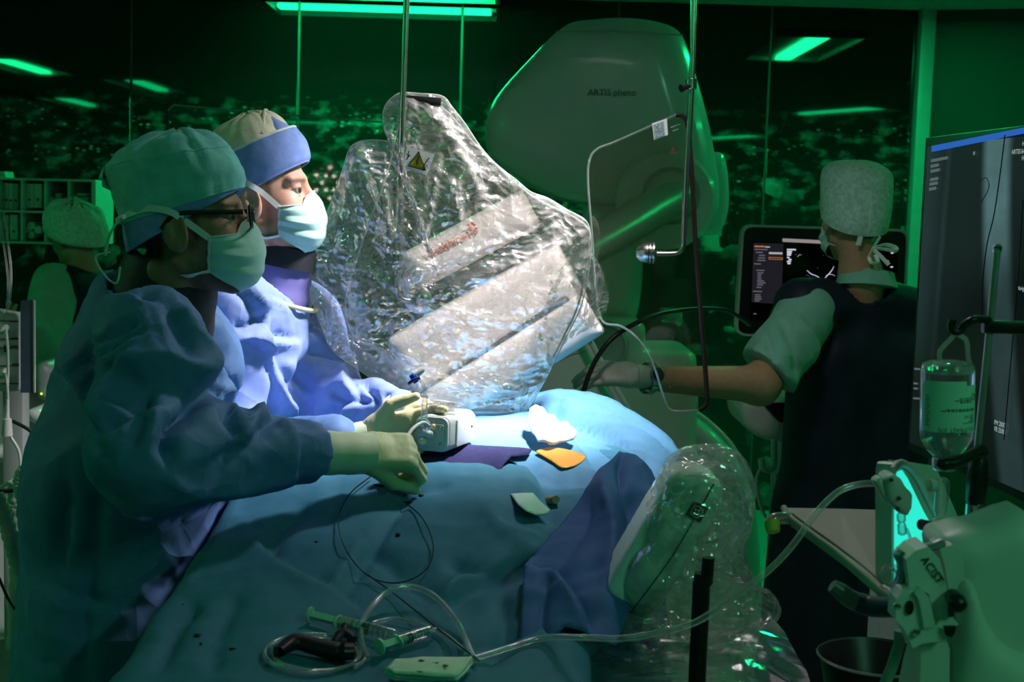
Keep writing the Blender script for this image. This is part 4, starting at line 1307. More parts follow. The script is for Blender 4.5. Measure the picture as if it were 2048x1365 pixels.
# ---- nurse in the background on the left ---------------------------------------------
H4 = P(152, 470, 5.2); R4 = head_frame(140, -8)
s4 = thing('person', 'background nurse in bouffant cap and dark vest, turned away at the left', 'person', (H4[0], 5.25, 0))
nb4 = P(165, 540, 5.2); chest4, pel4 = P(185, 640, 5.25), P(185, 900, 5.25)
sh4L, sh4R = P(110, 570, 5.1), P(235, 580, 5.3)
el4L, wr4L = P(85, 690, 5.0), P(50, 660, 4.8)
el4R, wr4R = P(250, 720, 5.3), P(230, 840, 5.2)
f4L = np.array([pel4[0] - 0.08, 5.25, 0.03]); f4R = np.array([pel4[0] + 0.1, 5.28, 0.03])
make_body(s4, H4, R4, nb4, limbs_for(nb4, chest4, pel4, sh4R, el4R, wr4R, sh4L, el4L, wr4L, pel4 + [.08, 0, -.05], pel4 + [-.08, 0, -.05], f4R, f4L) + feet(f4R, f4L, 130), M_skin3, hair=hair3, h=0.008)
def vest4(p):
    s = np.array([0.07, 0.04, 0])
    d = s_cone(p, chest4 - s, pel4 - s, 0.115, 0.125)
    d = smin(d, s_cone(p, chest4 + s, pel4 + s, 0.115, 0.125), 0.06)
    d = smin(d, s_cone(p, nb4 + [0, 0, -.06], chest4, 0.07, 0.11), 0.05)
    d = smin(d, s_cone(p, nb4 + [0.02, 0, -.05], sh4R, 0.06, 0.075), 0.04)
    d = smin(d, s_cone(p, nb4 + [-.02, 0, -.05], sh4L + [0.04, 0.03, 0], 0.06, 0.075), 0.04)
    d = smin(d, s_cone(p, pel4, np.array([pel4[0], 5.25, 0.5]), 0.17, 0.20), 0.05)
    return np.maximum(d, -(p[:, 2] - 0.4))
make_gown('lead_vest', vest4, (-2.2, 4.95, 0.36), (-1.2, 5.6, 1.5), 0.015, M_navy, s4, wr=0.006, seed=41)
def sleeve4(p):
    d = smin(s_cone(p, sh4L, el4L, 0.085, 0.09), s_cone(p, el4L, el4L + (wr4L - el4L) * 0.45, 0.085, 0.07), 0.03)
    return d
make_gown('scrub_sleeve', sleeve4, np.minimum(sh4L, el4L) - 0.2, np.maximum(sh4L, el4L) + 0.2, 0.012, M_scrub, s4, wr=0.010, wf=6, seed=43)
make_hand('hand', wr4L, wr4L - el4L, (0, -1, .3), 1, M_skin3, s4, hs=0.95, h=0.005)
loft('bouffant_cap', [(.010, -.060, .098, -.100, .086), (.03, -.055, .112, -.120, .100), (.065, -.02, .118, -.128, .108), (.10, .04, .105, -.118, .10), (.128, .085, .07, -.09, .075), (.14, .115, .03, -.04, .03), (.138, .135, .0, -.005, .004)],
     M_capw, s4, H4, R4, wr=0.016, crum=0.004, wf=12, seed=24)

# ------------------------------------------------------------------ cloth sheets
def Pz(px, py, z):
    v = CR @ np.array([(px - CX) / F_PX, -(py - CY) / F_PX, -1.0])
    return CAM + v * ((z - CAM[2]) / v[2])

def tps(pts, vals, smooth=1e-3):
    """thin-plate interpolation of scattered values"""
    pts = np.asarray(pts, float); vals = np.asarray(vals, float)
    s = max(np.ptp(pts[:, 0]), np.ptp(pts[:, 1]), 1e-9); c = pts.mean(0)
    q = (pts - c) / s
    n = len(q)
    r = np.linalg.norm(q[:, None] - q[None], axis=2)
    K = np.where(r > 0, r * r * np.log(r + 1e-12), 0) + smooth * np.eye(n)
    Pm = np.hstack([np.ones((n, 1)), q])
    A = np.block([[K, Pm], [Pm.T, np.zeros((3, 3))]])
    w = np.linalg.solve(A, np.concatenate([vals, np.zeros(3)]))
    def f(x):
        x = (np.asarray(x, float) - c) / s
        out = w[n] + x @ w[n + 1:]
        r = np.linalg.norm(x[:, None] - q[None], axis=2)
        return out + np.where(r > 0, r * r * np.log(r + 1e-12), 0) @ w[:n]
    return f

def triangulate(poly, step):
    from mathutils.geometry import delaunay_2d_cdt
    poly = np.asarray(poly, float)
    B = []
    for i in range(len(poly)):
        a, b = poly[i], poly[(i + 1) % len(poly)]
        k = max(1, int(np.linalg.norm(b - a) / step))
        for t in range(k):
            B.append(a + (b - a) * t / k)
    B = np.array(B)
    lo, hi = B.min(0), B.max(0)
    gx = np.arange(lo[0], hi[0], step); gy = np.arange(lo[1], hi[1], step * 0.87)
    G = np.array([(x + (0.5 * step if j % 2 else 0), y) for j, y in enumerate(gy) for x in gx])
    ins = np.zeros(len(G), bool)
    j = len(B) - 1
    for i in range(len(B)):
        xi, yi = B[i]; xj, yj = B[j]
        c = ((yi > G[:, 1]) != (yj > G[:, 1])) & (G[:, 0] < (xj - xi) * (G[:, 1] - yi) / (yj - yi + 1e-12) + xi)
        ins ^= c; j = i
    G = G[ins]
    d, _, _ = polydist(G, np.vstack([B, B[:1]]))
    G = G[d > step * 0.45]
    pts = [Vector(p) for p in np.vstack([B, G])]
    ed = [(i, (i + 1) % len(B)) for i in range(len(B))]
    r = delaunay_2d_cdt(pts, ed, [], 1, 1e-6)
    return np.array([tuple(p) for p in r[0]]), [tuple(f) for f in r[2]]

def tnormals(V, T):
    T = np.asarray(T)
    n = np.cross(V[T[:, 1]] - V[T[:, 0]], V[T[:, 2]] - V[T[:, 0]])
    N = np.zeros_like(V)
    for k in range(3): np.add.at(N, T[:, k], n)
    N /= np.linalg.norm(N, axis=1)[:, None] + 1e-12
    flip = ((CAM - V) * N).sum(1) < 0
    N[flip] *= -1
    return N

def sheet(name, outline, ctrl, m, parent=None, step=8, strokes=(), crum=0.0, cf=6.0, seed=0, th=0.0012, rnd=0, wav=0.0, octs=3):
    """cloth or film patch: outline and control depths taken from the photo, built at its own distance"""
    ol = cat_rom(outline, rnd, True) if rnd else np.asarray(outline, float)
    uv, T = triangulate(ol, step)
    c = np.array(ctrl, float)
    D = tps(c[:, :2], c[:, 2])(uv)
    V = np.array([P(a, b, d) for (a, b), d in zip(uv, D)])
    T = np.array(T)
    N = tnormals(V, T)
    if crum: V = V + N * (crum * crumple(V, cf, octs, seed))[:, None]
    if wav: V = V + N * (wav * noise(V * 9 + seed))[:, None]
    if strokes: V = folds(V, N, strokes)
    o = mesh(name, V, T, m, parent)
    if th:
        sd = o.modifiers.new('thick', 'SOLIDIFY'); sd.thickness = th; sd.offset = 0
    return o, V, N

# ------------------------------------------------------------------ operating table with drapes
M_drape = mat('drape fabric blue', (0.045, 0.20, 0.31), 0.72, spec=0.25, var=0.07, vscale=35, bump=0.15, bscale=600, crease=0.35, cscale=5)
M_drape2 = mat('drape fabric deep blue', (0.05, 0.14, 0.38), 0.72, spec=0.25, var=0.08, vscale=35, bump=0.15, bscale=600)
M_drape3 = mat('drape fabric light blue', (0.10, 0.29, 0.50), 0.72, spec=0.25, var=0.06, vscale=35, bump=0.12, bscale=600, crease=0.45, cscale=8)
M_towel = mat('towel violet blue', (0.034, 0.036, 0.12), 0.85, spec=0.15, var=0.10, vscale=80, bump=0.3, bscale=700)
M_gauze = mat('gauze', (0.80, 0.76, 0.66), 0.9, spec=0.1, var=0.06, bump=0.5, bscale=300)
M_padb = mat('table pad', (0.02, 0.022, 0.025), 0.6)
M_clear = clearmat('clear tubing', haze=0.10, gloss=0.16, edge=0.35, grough=0.12)
M_wire = mat('guide wire', (0.015, 0.03, 0.028), 0.3, metal=0.5)
M_blood = mat('dried blood', (0.035, 0.010, 0.006), 0.6, var=0.3)
M_mint = mat('mint plastic', (0.42, 0.72, 0.60), 0.4, var=0.03)

tb = thing('operating_table', 'operating table under the blue drapes', 'operating table', (-0.18, 2.3, 0))
box('table_top', (-0.18, 2.35, 0.955), (0.54, 2.1, 0.06), M_padb, tb, bev=0.02)
box('table_column', (-0.18, 2.9, 0.52), (0.26, 0.42, 0.82), M_white, tb, bev=0.03)
box('table_base', (-0.18, 2.8, 0.06), (0.52, 0.95, 0.12), M_white, tb, bev=0.03)

YT = np.array([1.2, 1.66, 1.85, 2.0, 2.12, 2.20, 2.27, 2.33, 2.7, 3.3])
ZT = np.array([1.035, 1.045, 1.068, 1.088, 1.115, 1.140, 1.163, 1.168, 1.168, 1.17])
X0 = -0.485
def drapeZ(x, y):
    z = np.interp(y, YT, ZT)
    z = z - 0.030 * np.clip((-0.25 - x) / 0.2, 0, 1) * np.clip((y - 2.0) / 0.2, 0, 1)
    # right of the platform edge the cloth dips
    dip = np.clip((x - 0.030) / 0.035, 0, 1) * np.clip((y - 2.10) / 0.08, 0, 1) * np.clip((2.5 - y) / 0.1, 0, 1)
    z = z - 0.022 * dip * dip * (3 - 2 * dip)
    z = z + 0.012 * np.exp(-((x + 0.05) / 0.10) ** 2 - ((y - 2.17) / 0.06) ** 2)
    z = z + 0.010 * np.exp(-((x + 0.30) / 0.08) ** 2) * np.clip((2.1 - y) * 4, 0, 1)
    z = z - 0.010 * np.exp(-((x + 0.12) / 0.07) ** 2) * np.clip((2.0 - y) * 5, 0, 1)
    return z
def drape_pt(px, py, lift=0.0):
    """point of the drape seen at a photo pixel"""
    z = 1.08
    for _ in range(30):
        q = Pz(px, py, z); z = 0.5 * z + 0.5 * float(drapeZ(q[0], q[1]))
    q = Pz(px, py, z)
    return q + np.array([0, 0, lift])
ny_, RB = 210, 0.034
ys_ = np.linspace(1.25, 3.25, ny_)
top_w = 0.66
def tw_at(y): return float(np.interp(y, [1.9, 2.15], [0.535, 0.66]))
sv = np.concatenate([np.linspace(-0.55, -0.06, 26), np.linspace(-0.052, 0.0, 8), np.linspace(0.008, top_w, 76), np.linspace(top_w + 0.008, top_w + 0.052, 8), np.linspace(top_w + 0.07, top_w + 0.5, 22)])
V = []
for s_ in sv:
    for y in ys_:
        wv = 0.010 * math.sin(y * 17) + 0.006 * math.sin(y * 31 + 1)
        k_ = tw_at(y)
        if s_ >= 0 and s_ <= top_w:
            x = X0 + RB + s_ * k_ / top_w; z = float(drapeZ(x, y))
        else:
            left = s_ < 0
            a = min(1.0, (abs(s_) if left else s_ - top_w) / 0.053)
            rest = max(0.0, (abs(s_) if left else s_ - top_w) - 0.053)
            xe = X0 + RB if left else X0 + RB + k_
            sg = -1 if left else 1
            ze = float(drapeZ(xe, y))
            x = xe + sg * (RB * math.sin(a * math.pi / 2) + rest * 0.12 + wv * min(1, rest * 6))
            z = ze - RB * (1 - math.cos(a * math.pi / 2)) - rest
        V.append((x, y, z))
V = np.array(V)
nS = len(sv)
Q = np.array([(i * ny_ + j, (i + 1) * ny_ + j, (i + 1) * ny_ + j + 1, i * ny_ + j + 1) for i in range(nS - 1) for j in range(ny_ - 1)])
N = vnormals(V, Q)
V = V + N * (0.0060 * crumple(V * [1, 1, 0.6], 3.4, 4, 17))[:, None]
V = folds(V, N, [(a_, b_, c_ * 1.5, d_) for a_, b_, c_, d_ in [
    ([(735, 1070), (700, 1125), (655, 1182)], 20, 0.010, 'r'),
    ([(830, 973), (770, 1060), (690, 1190)], 12, 0.008, 'v'),
    ([(493, 1046), (551, 1115), (649, 1173), (717, 1217)], 11, 0.007, 's'),
    ([(712, 1066), (786, 1134), (879, 1212)], 16, 0.010, 'v'),
    ([(1090, 1110), (981, 1144), (883, 1203)], 16, 0.014, 's'),
    ([(1060, 1255), (932, 1290), (880, 1300)], 12, 0.010, 'v'),
    ([(900, 1120), (930, 1142), (1005, 1136), (1060, 1100)], 15, 0.014, 'v'),
    ([(400, 1205), (361, 1242), (317, 1340)], 16, 0.012, 'v'),
    ([(790, 985), (850, 975), (900, 968)], 12, 0.010, 'v'),
    ([(620, 1010), (560, 1060), (540, 1110)], 16, 0.010, 'v'),
    ([(960, 1010), (1010, 1070), (1090, 1090)], 20, 0.010, 'r'),
    ([(480, 1180), (440, 1260), (420, 1350)], 20, 0.008, 'v'),
    ([(1000, 1180), (1010, 1250), (980, 1330)], 14, 0.010, 'v'),
]])
dr = mesh('surgical_drape', V, Q, M_drape, None)
tag(dr, 'wide teal-blue drape covering the operating table in front of the near surgeon', 'drape')
sd = dr.modifiers.new('thick', 'SOLIDIFY'); sd.thickness = 0.0015
_uv = proj(V); _ok = (N[:, 2] > 0.25)
_dV, _dU = V[_ok], _uv[_ok]
def drape_pt(px, py, lift=0.0):
    d = np.linalg.norm(_dU - [px, py], axis=1)
    i = np.argsort(d)[:5]
    w = 1 / (d[i] + 0.5); w /= w.sum()
    dep = float((_dV[i, 1] * w).sum())
    return P(px, py, dep) + np.array([0, 0, lift])
def spot(px, py, w, h, ang=0):
    c = drape_pt(px, py, 0.0022)
    n = 14
    pts = [c + np.array([w * math.cos(t) * (1 + 0.25 * math.sin(3 * t + px)), h * math.sin(t) * (1 + 0.2 * math.cos(2 * t)), 0]) for t in np.linspace(0, 2 * math.pi, n, endpoint=False)]
    V = pts + [p + np.array([0, 0, -0.004]) for p in pts]
    return mesh('blood_spot', V, [tuple(range(n))] + [(i, i + n, (i + 1) % n + n, (i + 1) % n) for i in range(n)], M_blood, dr)
for a in ((797, 1070, .0035, .008), (633, 1086, .0025, .003), (760, 972, .010, .004), (820, 1006, .007, .003), (395, 1273, .004, .005), (402, 1290, .0015, .003), (365, 1212, .002, .002), (465, 1300, .004, .002), (842, 992, .004, .002)):
    spot(*a)

# deep blue cloth heaped over the near right side
hump, _, _ = sheet('surgical_drape', [(1238, 903), (1268, 915), (1300, 945), (1322, 985), (1330, 1060), (1300, 1130), (1262, 1200), (1235, 1290), (1180, 1275), (1130, 1262), (1090, 1290), (1040, 1302), (1043, 1210), (1050, 1128), (1095, 1075), (1140, 1020), (1190, 955)],
      [(1238, 903, 2.28), (1190, 955, 2.20), (1140, 1020, 2.12), (1095, 1075, 2.04), (1050, 1128, 1.94), (1043, 1210, 1.82), (1040, 1302, 1.735), (1130, 1262, 1.76), (1180, 1200, 1.82), (1235, 1290, 1.76), (1262, 1200, 1.86),
       (1300, 1130, 2.00), (1330, 1060, 2.12), (1322, 985, 2.22), (1300, 945, 2.30), (1240, 985, 2.10), (1200, 1060, 2.02), (1270, 1010, 2.13), (1130, 1120, 1.94)],
      M_drape2, None, step=7, crum=0.004, cf=4.5, seed=7, strokes=[
      ([(1243, 908), (1246, 960), (1268, 1020), (1262, 1090)], 12, 0.022, 'v'),
      ([(1205, 945), (1215, 1010), (1222, 1080), (1205, 1190)], 14, 0.018, 'r'),
      ([(1180, 975), (1165, 1060), (1110, 1120), (1062, 1150)], 14, 0.014, 'v'),
      ([(1050, 1130), (1105, 1140), (1150, 1200), (1180, 1270)], 14, 0.020, 's'),
      ([(1100, 1150), (1085, 1220), (1080, 1290)], 12, 0.012, 'v'),
      ([(1265, 920), (1290, 980), (1290, 1060)], 12, 0.014, 'r')], th=0.002)
tag(hump, 'deep blue drape heaped in a peak beside the plastic-wrapped unit', 'drape')

# lit light-blue drape over the patient behind the field
far, _, _ = sheet('surgical_drape', [(880, 850), (930, 826), (1000, 808), (1056, 790), (1120, 779), (1180, 783), (1240, 806), (1300, 846), (1345, 884), (1362, 905), (1345, 935), (1325, 975), (1320, 1010), (1200, 1020), (1100, 1030), (1062, 1000), (1030, 930), (960, 900), (890, 890)],
      [(880, 850, 2.66), (930, 826, 2.76), (1000, 808, 2.84), (1056, 790, 2.92), (1120, 779, 2.96), (1180, 783, 2.95), (1240, 806, 2.90), (1300, 846, 2.82), (1345, 884, 2.74), (1362, 905, 2.68),
       (1100, 820, 2.76), (1180, 835, 2.72), (1250, 870, 2.66), (1310, 915, 2.60), (1340, 935, 2.58), (1325, 975, 2.42), (1320, 1010, 2.34), (1200, 1020, 2.28), (1100, 1030, 2.25), (1062, 1000, 2.262), (1030, 930, 2.40),
       (960, 900, 2.45), (890, 890, 2.50), (1000, 865, 2.57), (1100, 905, 2.45), (1180, 900, 2.50), (1180, 950, 2.36), (1070, 940, 2.38), (930, 860, 2.60)],
      M_drape3, None, step=7, crum=0.0055, cf=5, seed=19, strokes=[
      ([(1050, 812), (1120, 812), (1200, 838), (1280, 885), (1345, 930)], 11, 0.026, 'r'),
      ([(1060, 832), (1130, 838), (1200, 866), (1270, 912), (1320, 950)], 7, 0.028, 'v'),
      ([(1070, 795), (1150, 800), (1230, 830), (1320, 890)], 8, 0.022, 'v'),
      ([(1150, 860), (1200, 890), (1260, 935)], 7, 0.014, 'v'),
      ([(1110, 850), (1125, 842), (1150, 850)], 5, 0.008, 'v'),
      ([(1130, 865), (1165, 905), (1180, 930)], 8, 0.008, 's')], th=0.002)
tag(far, 'pale blue drape over the patient, glowing white under the lamp', 'drape')

# towel folded in layers at the edge of the field
tw = thing('surgical_towel', 'folded violet-blue cloth towel lying below the grey box', 'towel', drape_pt(900, 940))
for k in range(3):
    dy = 5.5 * k
    sheet('towel_layer', [(792, 897), (860, 893), (940, 892), (1000, 896), (1040, 899), (1063, 902), (1055, 912), (1022, 916), (1008, 930), (998, 950 + dy * 0.4), (985, 962 + dy * 0.8), (965, 958 + dy), (930, 951 + dy), (880, 949 + dy), (830, 946 + dy), (797, 943 + dy)],
          [(792, 897, 2.455), (940, 892, 2.46), (1063, 902, 2.44), (797, 943 + dy, 2.315), (985, 962 + dy, 2.30), (900, 950 + dy, 2.31), (900, 925, 2.37), (1008, 930, 2.36), (800, 920, 2.38), (1022, 916, 2.40), (900, 905, 2.43)],
          M_towel, tw, step=6, crum=0.0012, cf=9, seed=3 + k, th=0.004,
          strokes=[([(800, 940), (880, 942), (985, 955)], 6, 0.004, 'r'), ([(1062, 903), (1030, 908), (1005, 925), (990, 955)], 6, 0.005, 'r'), ([(1050, 905), (1015, 912), (1000, 932)], 4, 0.005, 'v')])

# gauze, foil patch, card, cable stub
gz, _, _ = sheet('gauze_swab', [(1062, 812), (1085, 816), (1100, 830), (1118, 845), (1134, 840), (1140, 856), (1152, 870), (1146, 882), (1120, 886), (1100, 890), (1075, 880), (1062, 860), (1056, 835)],
      [(1062, 812, 2.60), (1152, 870, 2.50), (1100, 890, 2.44), (1058, 850, 2.53), (1110, 855, 2.50)], M_gauze, None, step=4, crum=0.008, cf=16, seed=2, th=0.004)
tag(gz, 'crumpled cream gauze swab on the drape right of the field', 'gauze swab')
M_foil = mat('iodine film', (0.95, 0.42, 0.08), 0.3, var=0.1)
fo, _, _ = sheet('film_patch', [(1072, 903), (1100, 896), (1135, 900), (1165, 909), (1170, 918), (1152, 932), (1125, 938), (1105, 925), (1085, 912)],
      [(1072, 903, 2.44), (1170, 915, 2.42), (1125, 938, 2.36), (1120, 905, 2.43)], M_foil, None, step=5, th=0.001, rnd=3, wav=0.002)
tag(fo, 'yellow-orange adhesive film patch stuck beside the lit field', 'film patch')
cd_, _, _ = sheet('plastic_card', [(1021, 989), (1045, 987), (1066, 987), (1080, 1003), (1100, 1020), (1096, 1028), (1072, 1031), (1052, 1023), (1036, 1010)],
      [(1021, 989, 2.215), (1066, 987, 2.23), (1100, 1020, 2.16), (1072, 1031, 2.12), (1045, 1005, 2.15)], M_mint, None, step=5, th=0.0015)
tag(cd_, 'curled mint-green plastic flap at the platform edge', 'plastic card')
tg = tag(tube('cable_stub', [Pz(1092, 1012, 1.115), Pz(1100, 1004, 1.13), Pz(1112, 1000, 1.14)], [0.010, 0.011, 0.007], mat('cork', (0.42, 0.33, 0.22), 0.8), None, n=10), 'small beige plug lying beside the mint flap', 'plug')

# ------------------------------------------------------------------ grey drive box held by both surgeons
M_grey = mat('grey painted metal', (0.46, 0.52, 0.50), 0.45, var=0.04, vscale=40)
M_whitepl = mat('white plastic', (0.80, 0.80, 0.80), 0.35, var=0.02)
M_blue = mat('blue plastic', (0.03, 0.06, 0.42), 0.35, var=0.05)
M_greenring = mat('green ring', (0.10, 0.55, 0.36), 0.4)
bc = P(868, 868, 2.385)
bx = thing('drive_box', 'grey metal box with bolted plate and Y connector above the towel', 'device', bc - [0, 0, 0.04])
ax_ = nrm([0.32, 0.93, -0.02]); Rb = frame(-ax_, (0.95, -0.33, 0))
if Rb[2, 1] < 0: Rb = np.stack([-Rb[:, 0], -Rb[:, 1], Rb[:, 2]], 1)
Lb = 0.125
def lb(x, y, z): return bc + Rb @ np.array([x, y, z])
prism('housing', rrect(0.062, 0.064, 0.014), lb(0, 0, -Lb / 2), Rb, Lb, M_grey, bx, bev=0.003)
prism('front_cover', rrect(0.060, 0.062, 0.014), lb(0, 0, 0.004), Rb, 0.010, M_grey, bx, bev=0.003)
prism('side_cover', rrect(0.090, 0.050, 0.004), lb(0.032, 0, -Lb / 2 - 0.01), np.stack([-Rb[:, 2], Rb[:, 1], Rb[:, 0]], 1), 0.004, M_whitepl, bx, bev=0.001)
pl = prism('bolt_plate', rrect(0.038, 0.040, 0.003), lb(0.004, -0.001, 0.011), Rb, 0.005, M_grey, bx, bev=0.0008)
for (a, b_) in ((0.018, 0.014), (0.018, -0.015), (-0.011, -0.016), (-0.011, 0.014)):
    bo = lathe('bolt', [(0.0026, 0), (0.0026, 0.002), (0.0018, 0.003), (0.0, 0.003)], lb(a - 0.0, b_, 0.0135), M_steel, pl, n=10, axis=Rb[:, 2])
lathe('side_screw', [(0.0026, 0), (0.0022, 0.001), (0, 0.0012)], lb(0.034, 0.004, -0.10), M_black, bx, n=10, axis=Rb[:, 0])
lathe('spindle', [(0.008, 0), (0.008, 0.006), (0.006, 0.008), (0.006, 0.020), (0.0085, 0.022), (0.0085, 0.030), (0.006, 0.033), (0, 0.033)], lb(0.0, 0.0, 0.0135), M_grey, bx, n=18, axis=nrm(Rb[:, 2] + Rb[:, 1] * 0.35 - Rb[:, 0] * 0.4))
yk = P(848, 848, 2.355)
yc = thing('y_connector', 'clear Y connector with green ring on the front of the grey box', 'connector', yk)
lathe('valve_body', [(0.004, -0.016), (0.0085, -0.014), (0.0095, -0.004), (0.0095, 0.004), (0.0085, 0.014), (0.004, 0.016)], yk, M_clear, yc, n=18, axis=(0.4, -0.7, -0.2))
lathe('green_ring', [(0.0098, -0.003), (0.0108, -0.002), (0.0108, 0.002), (0.0098, 0.003)], yk + [-0.002, -0.004, 0.001], M_greenring, yc, n=18, axis=(0.4, -0.7, -0.2), ring=True)
lathe('neck', [(0.0062, 0.0), (0.0062, 0.016), (0.0052, 0.018), (0.0052, 0.040), (0.006, 0.041), (0.006, 0.046), (0.004, 0.047)], yk + [0, 0, 0.004], M_clear, yc, n=16, axis=(0.0, 0.05, 1))
tube('side_hose', [P(858, 852, 2.34), P(845, 846, 2.33), P(826, 858, 2.31), P(812, 878, 2.29), P(803, 895, 2.27)], 0.0034, M_grey, yc, n=8)
st_ = thing('stopcock_line', 'short clear line with blue stopcock standing up from the Y connector', 'stopcock', yk + [0, 0, 0.04])
tube('line', [P(849, 805, 2.36), P(850, 788, 2.36), P(846, 770, 2.36), P(834, 754, 2.36)], 0.0028, M_clear, st_, n=8)
lathe('valve', [(0.005, -0.008), (0.006, -0.006), (0.006, 0.006), (0.005, 0.008), (0, 0.008)], P(828, 757, 2.36), M_blue, st_, n=12, axis=(0.5, 0.1, -0.8))
tube('lever', [P(817, 768, 2.352), P(828, 760, 2.35), P(840, 756, 2.352)], 0.0028, M_blue, st_, n=8)
lathe('cap', [(0.0055, 0), (0.0055, 0.014), (0.004, 0.017), (0, 0.017)], P(833, 751, 2.362), M_whitepl, st_, n=12, axis=(0.7, 0.2, 0.7))
mfd = thing('clear_manifold', 'ribbed clear plastic clip lying on top of the grey box', 'clip', P(880, 818, 2.42))
for k in range(9):
    c_ = P(858 + 6.4 * k, 817 - 0.8 * k + 0.25 * k * k * 0.2, 2.42)
    lathe('rib', [(0.003, -0.009), (0.0055, -0.008), (0.0055, 0.008), (0.003, 0.009)], c_, M_clear, mfd, n=10, axis=(0.1, 0.1, 1))
tube('rail', [P(854, 806, 2.42), P(880, 804, 2.43), P(912, 810, 2.44)], 0.004, M_clear, mfd, n=8)
ct = tag(tube('catheter', [P(803, 895, 2.27), P(800, 905, 2.25), P(790, 915, 2.24), P(770, 925, 2.235)], 0.0026, M_clear, None, n=8), 'clear catheter end inside the near surgeon\'s fist', 'catheter')

# ------------------------------------------------------------------ things lying on the drape at the front
def syringe(name, a, b, label, frac):
    a, b = np.asarray(a), np.asarray(b)
    L_ = np.linalg.norm(b - a); ax = nrm(b - a)
    t = thing(name, label, 'syringe', a, 'syringes on the drape')
    r = 0.0085
    lathe('barrel', [(r * 0.86, L_ * 0.30), (r, L_ * 0.30), (r, L_ * 0.86), (0.004, L_ * 0.91), (0.0026, L_ * 0.92), (0.0022, L_), (0, L_)], a, M_clear, t, n=20, axis=ax)
    lathe('flange', [(r * 1.7, L_ * 0.295), (r * 1.7, L_ * 0.308), (r, L_ * 0.31)], a, M_mint, t, n=16, axis=ax, sy=0.6)
    lathe('plunger_rod', [(r * 0.74, 0.004), (r * 0.74, L_ * frac)], a, M_mint, t, n=4, axis=ax)
    lathe('thumb_rest', [(r * 1.25, 0), (r * 1.25, 0.003), (0, 0.003)], a, M_mint, t, n=20, axis=ax)
    lathe('plunger_seal', [(r * 0.90, L_ * frac), (r * 0.92, L_ * frac + 0.006), (0, L_ * frac + 0.009)], a, M_black, t, n=16, axis=ax)
    for k in range(7):
        q = a + ax * L_ * (0.45 + 0.055 * k)
        lathe('graduation', [(r * 1.012, 0), (r * 1.012, 0.0008)], q, M_black, t, n=16, axis=ax, ring=True)
    return t
syringe('syringe', drape_pt(618, 1250, 0.014), drape_pt(815, 1296, 0.012), 'long mint plunger syringe lying behind the dark handle', 0.55)
syringe('syringe', drape_pt(757, 1316, 0.014), drape_pt(872, 1276, 0.012), 'syringe pointing away with round mint thumb rest beside the gauze pad', 0.48)

# dark handle
hp = [drape_pt(558, 1326, 0.014), drape_pt(590, 1312, 0.018), drape_pt(630, 1318, 0.016), drape_pt(670, 1328, 0.016), drape_pt(706, 1328, 0.016)]
M_hand = mat('dark handle plastic', (0.028, 0.008, 0.020), 0.35, var=0.1)
hd = thing('catheter_controller', 'dark purple curved handle lying on the drape among the tubing', 'handle', drape_pt(630, 1330))
tube('grip', hp, [0.008, 0.013, 0.014, 0.0155, 0.013], M_hand, hd, n=16, sy=0.8)
tube('grip_ring', [hp[3] + [0.008, 0, 0], hp[3] + [0.013, 0, 0]], 0.0165, M_black, hd, n=16)
tube('front_stub', [hp[0], hp[0] + [-0.006, 0.0, -0.001]], 0.007, M_black, hd, n=12)
cl = thing('tube_clamp', 'dark blue forked tube clamp beside the dark handle', 'clamp', drape_pt(690, 1300))
tube('clamp_bar', [drape_pt(668, 1306, 0.012), drape_pt(686, 1294, 0.016), drape_pt(706, 1300, 0.012)], [0.006, 0.009, 0.007], M_navy, cl, n=8)
tube('clamp_arm', [drape_pt(684, 1296, 0.016), drape_pt(690, 1284, 0.022)], 0.005, M_navy, cl, n=8)

# gauze pad in layers
gp = thing('gauze_pad', 'folded pale gauze pad with rusty specks at the bottom edge', 'gauze pad', drape_pt(855, 1340))
for k in range(4):
    o = 3.4 * (3 - k)
    sheet('gauze_layer', [(768 + k, 1338 + o), (790, 1318 + o), (840, 1315 + o), (900, 1317 + o), (946 - k, 1314 + o), (935 - 2 * k, 1332 + o), (915 - k, 1350 + o), (850, 1352 + o), (790, 1350 + o)],
          [(a_, b_ + o, drape_pt(a_, b_ + o)[1] - 0.030 - 0.006 * k) for a_, b_ in ((768, 1338), (946, 1314), (915, 1350), (790, 1318), (790, 1350), (850, 1335))],
          mat('gauze mint', (0.80, 0.86, 0.72), 0.9, spec=0.1, var=0.05, bump=0.4, bscale=500), gp, step=6, crum=0.0022, cf=12, seed=9 + k, th=0.003)
M_rust = mat('rusty speck', (0.30, 0.10, 0.04), 0.8)
for (a, b_) in ((842, 1322), (838, 1344), (870, 1326), (890, 1332)):
    sheet('rusty_speck', [(a - 5, b_), (a, b_ - 2), (a + 7, b_), (a + 3, b_ + 2)], [(q, r, drape_pt(q, r)[1] - 0.058) for q, r in ((a - 5, b_), (a + 7, b_), (a, b_ + 2), (a, b_ - 3))], M_rust, gp, step=4, th=0.001)

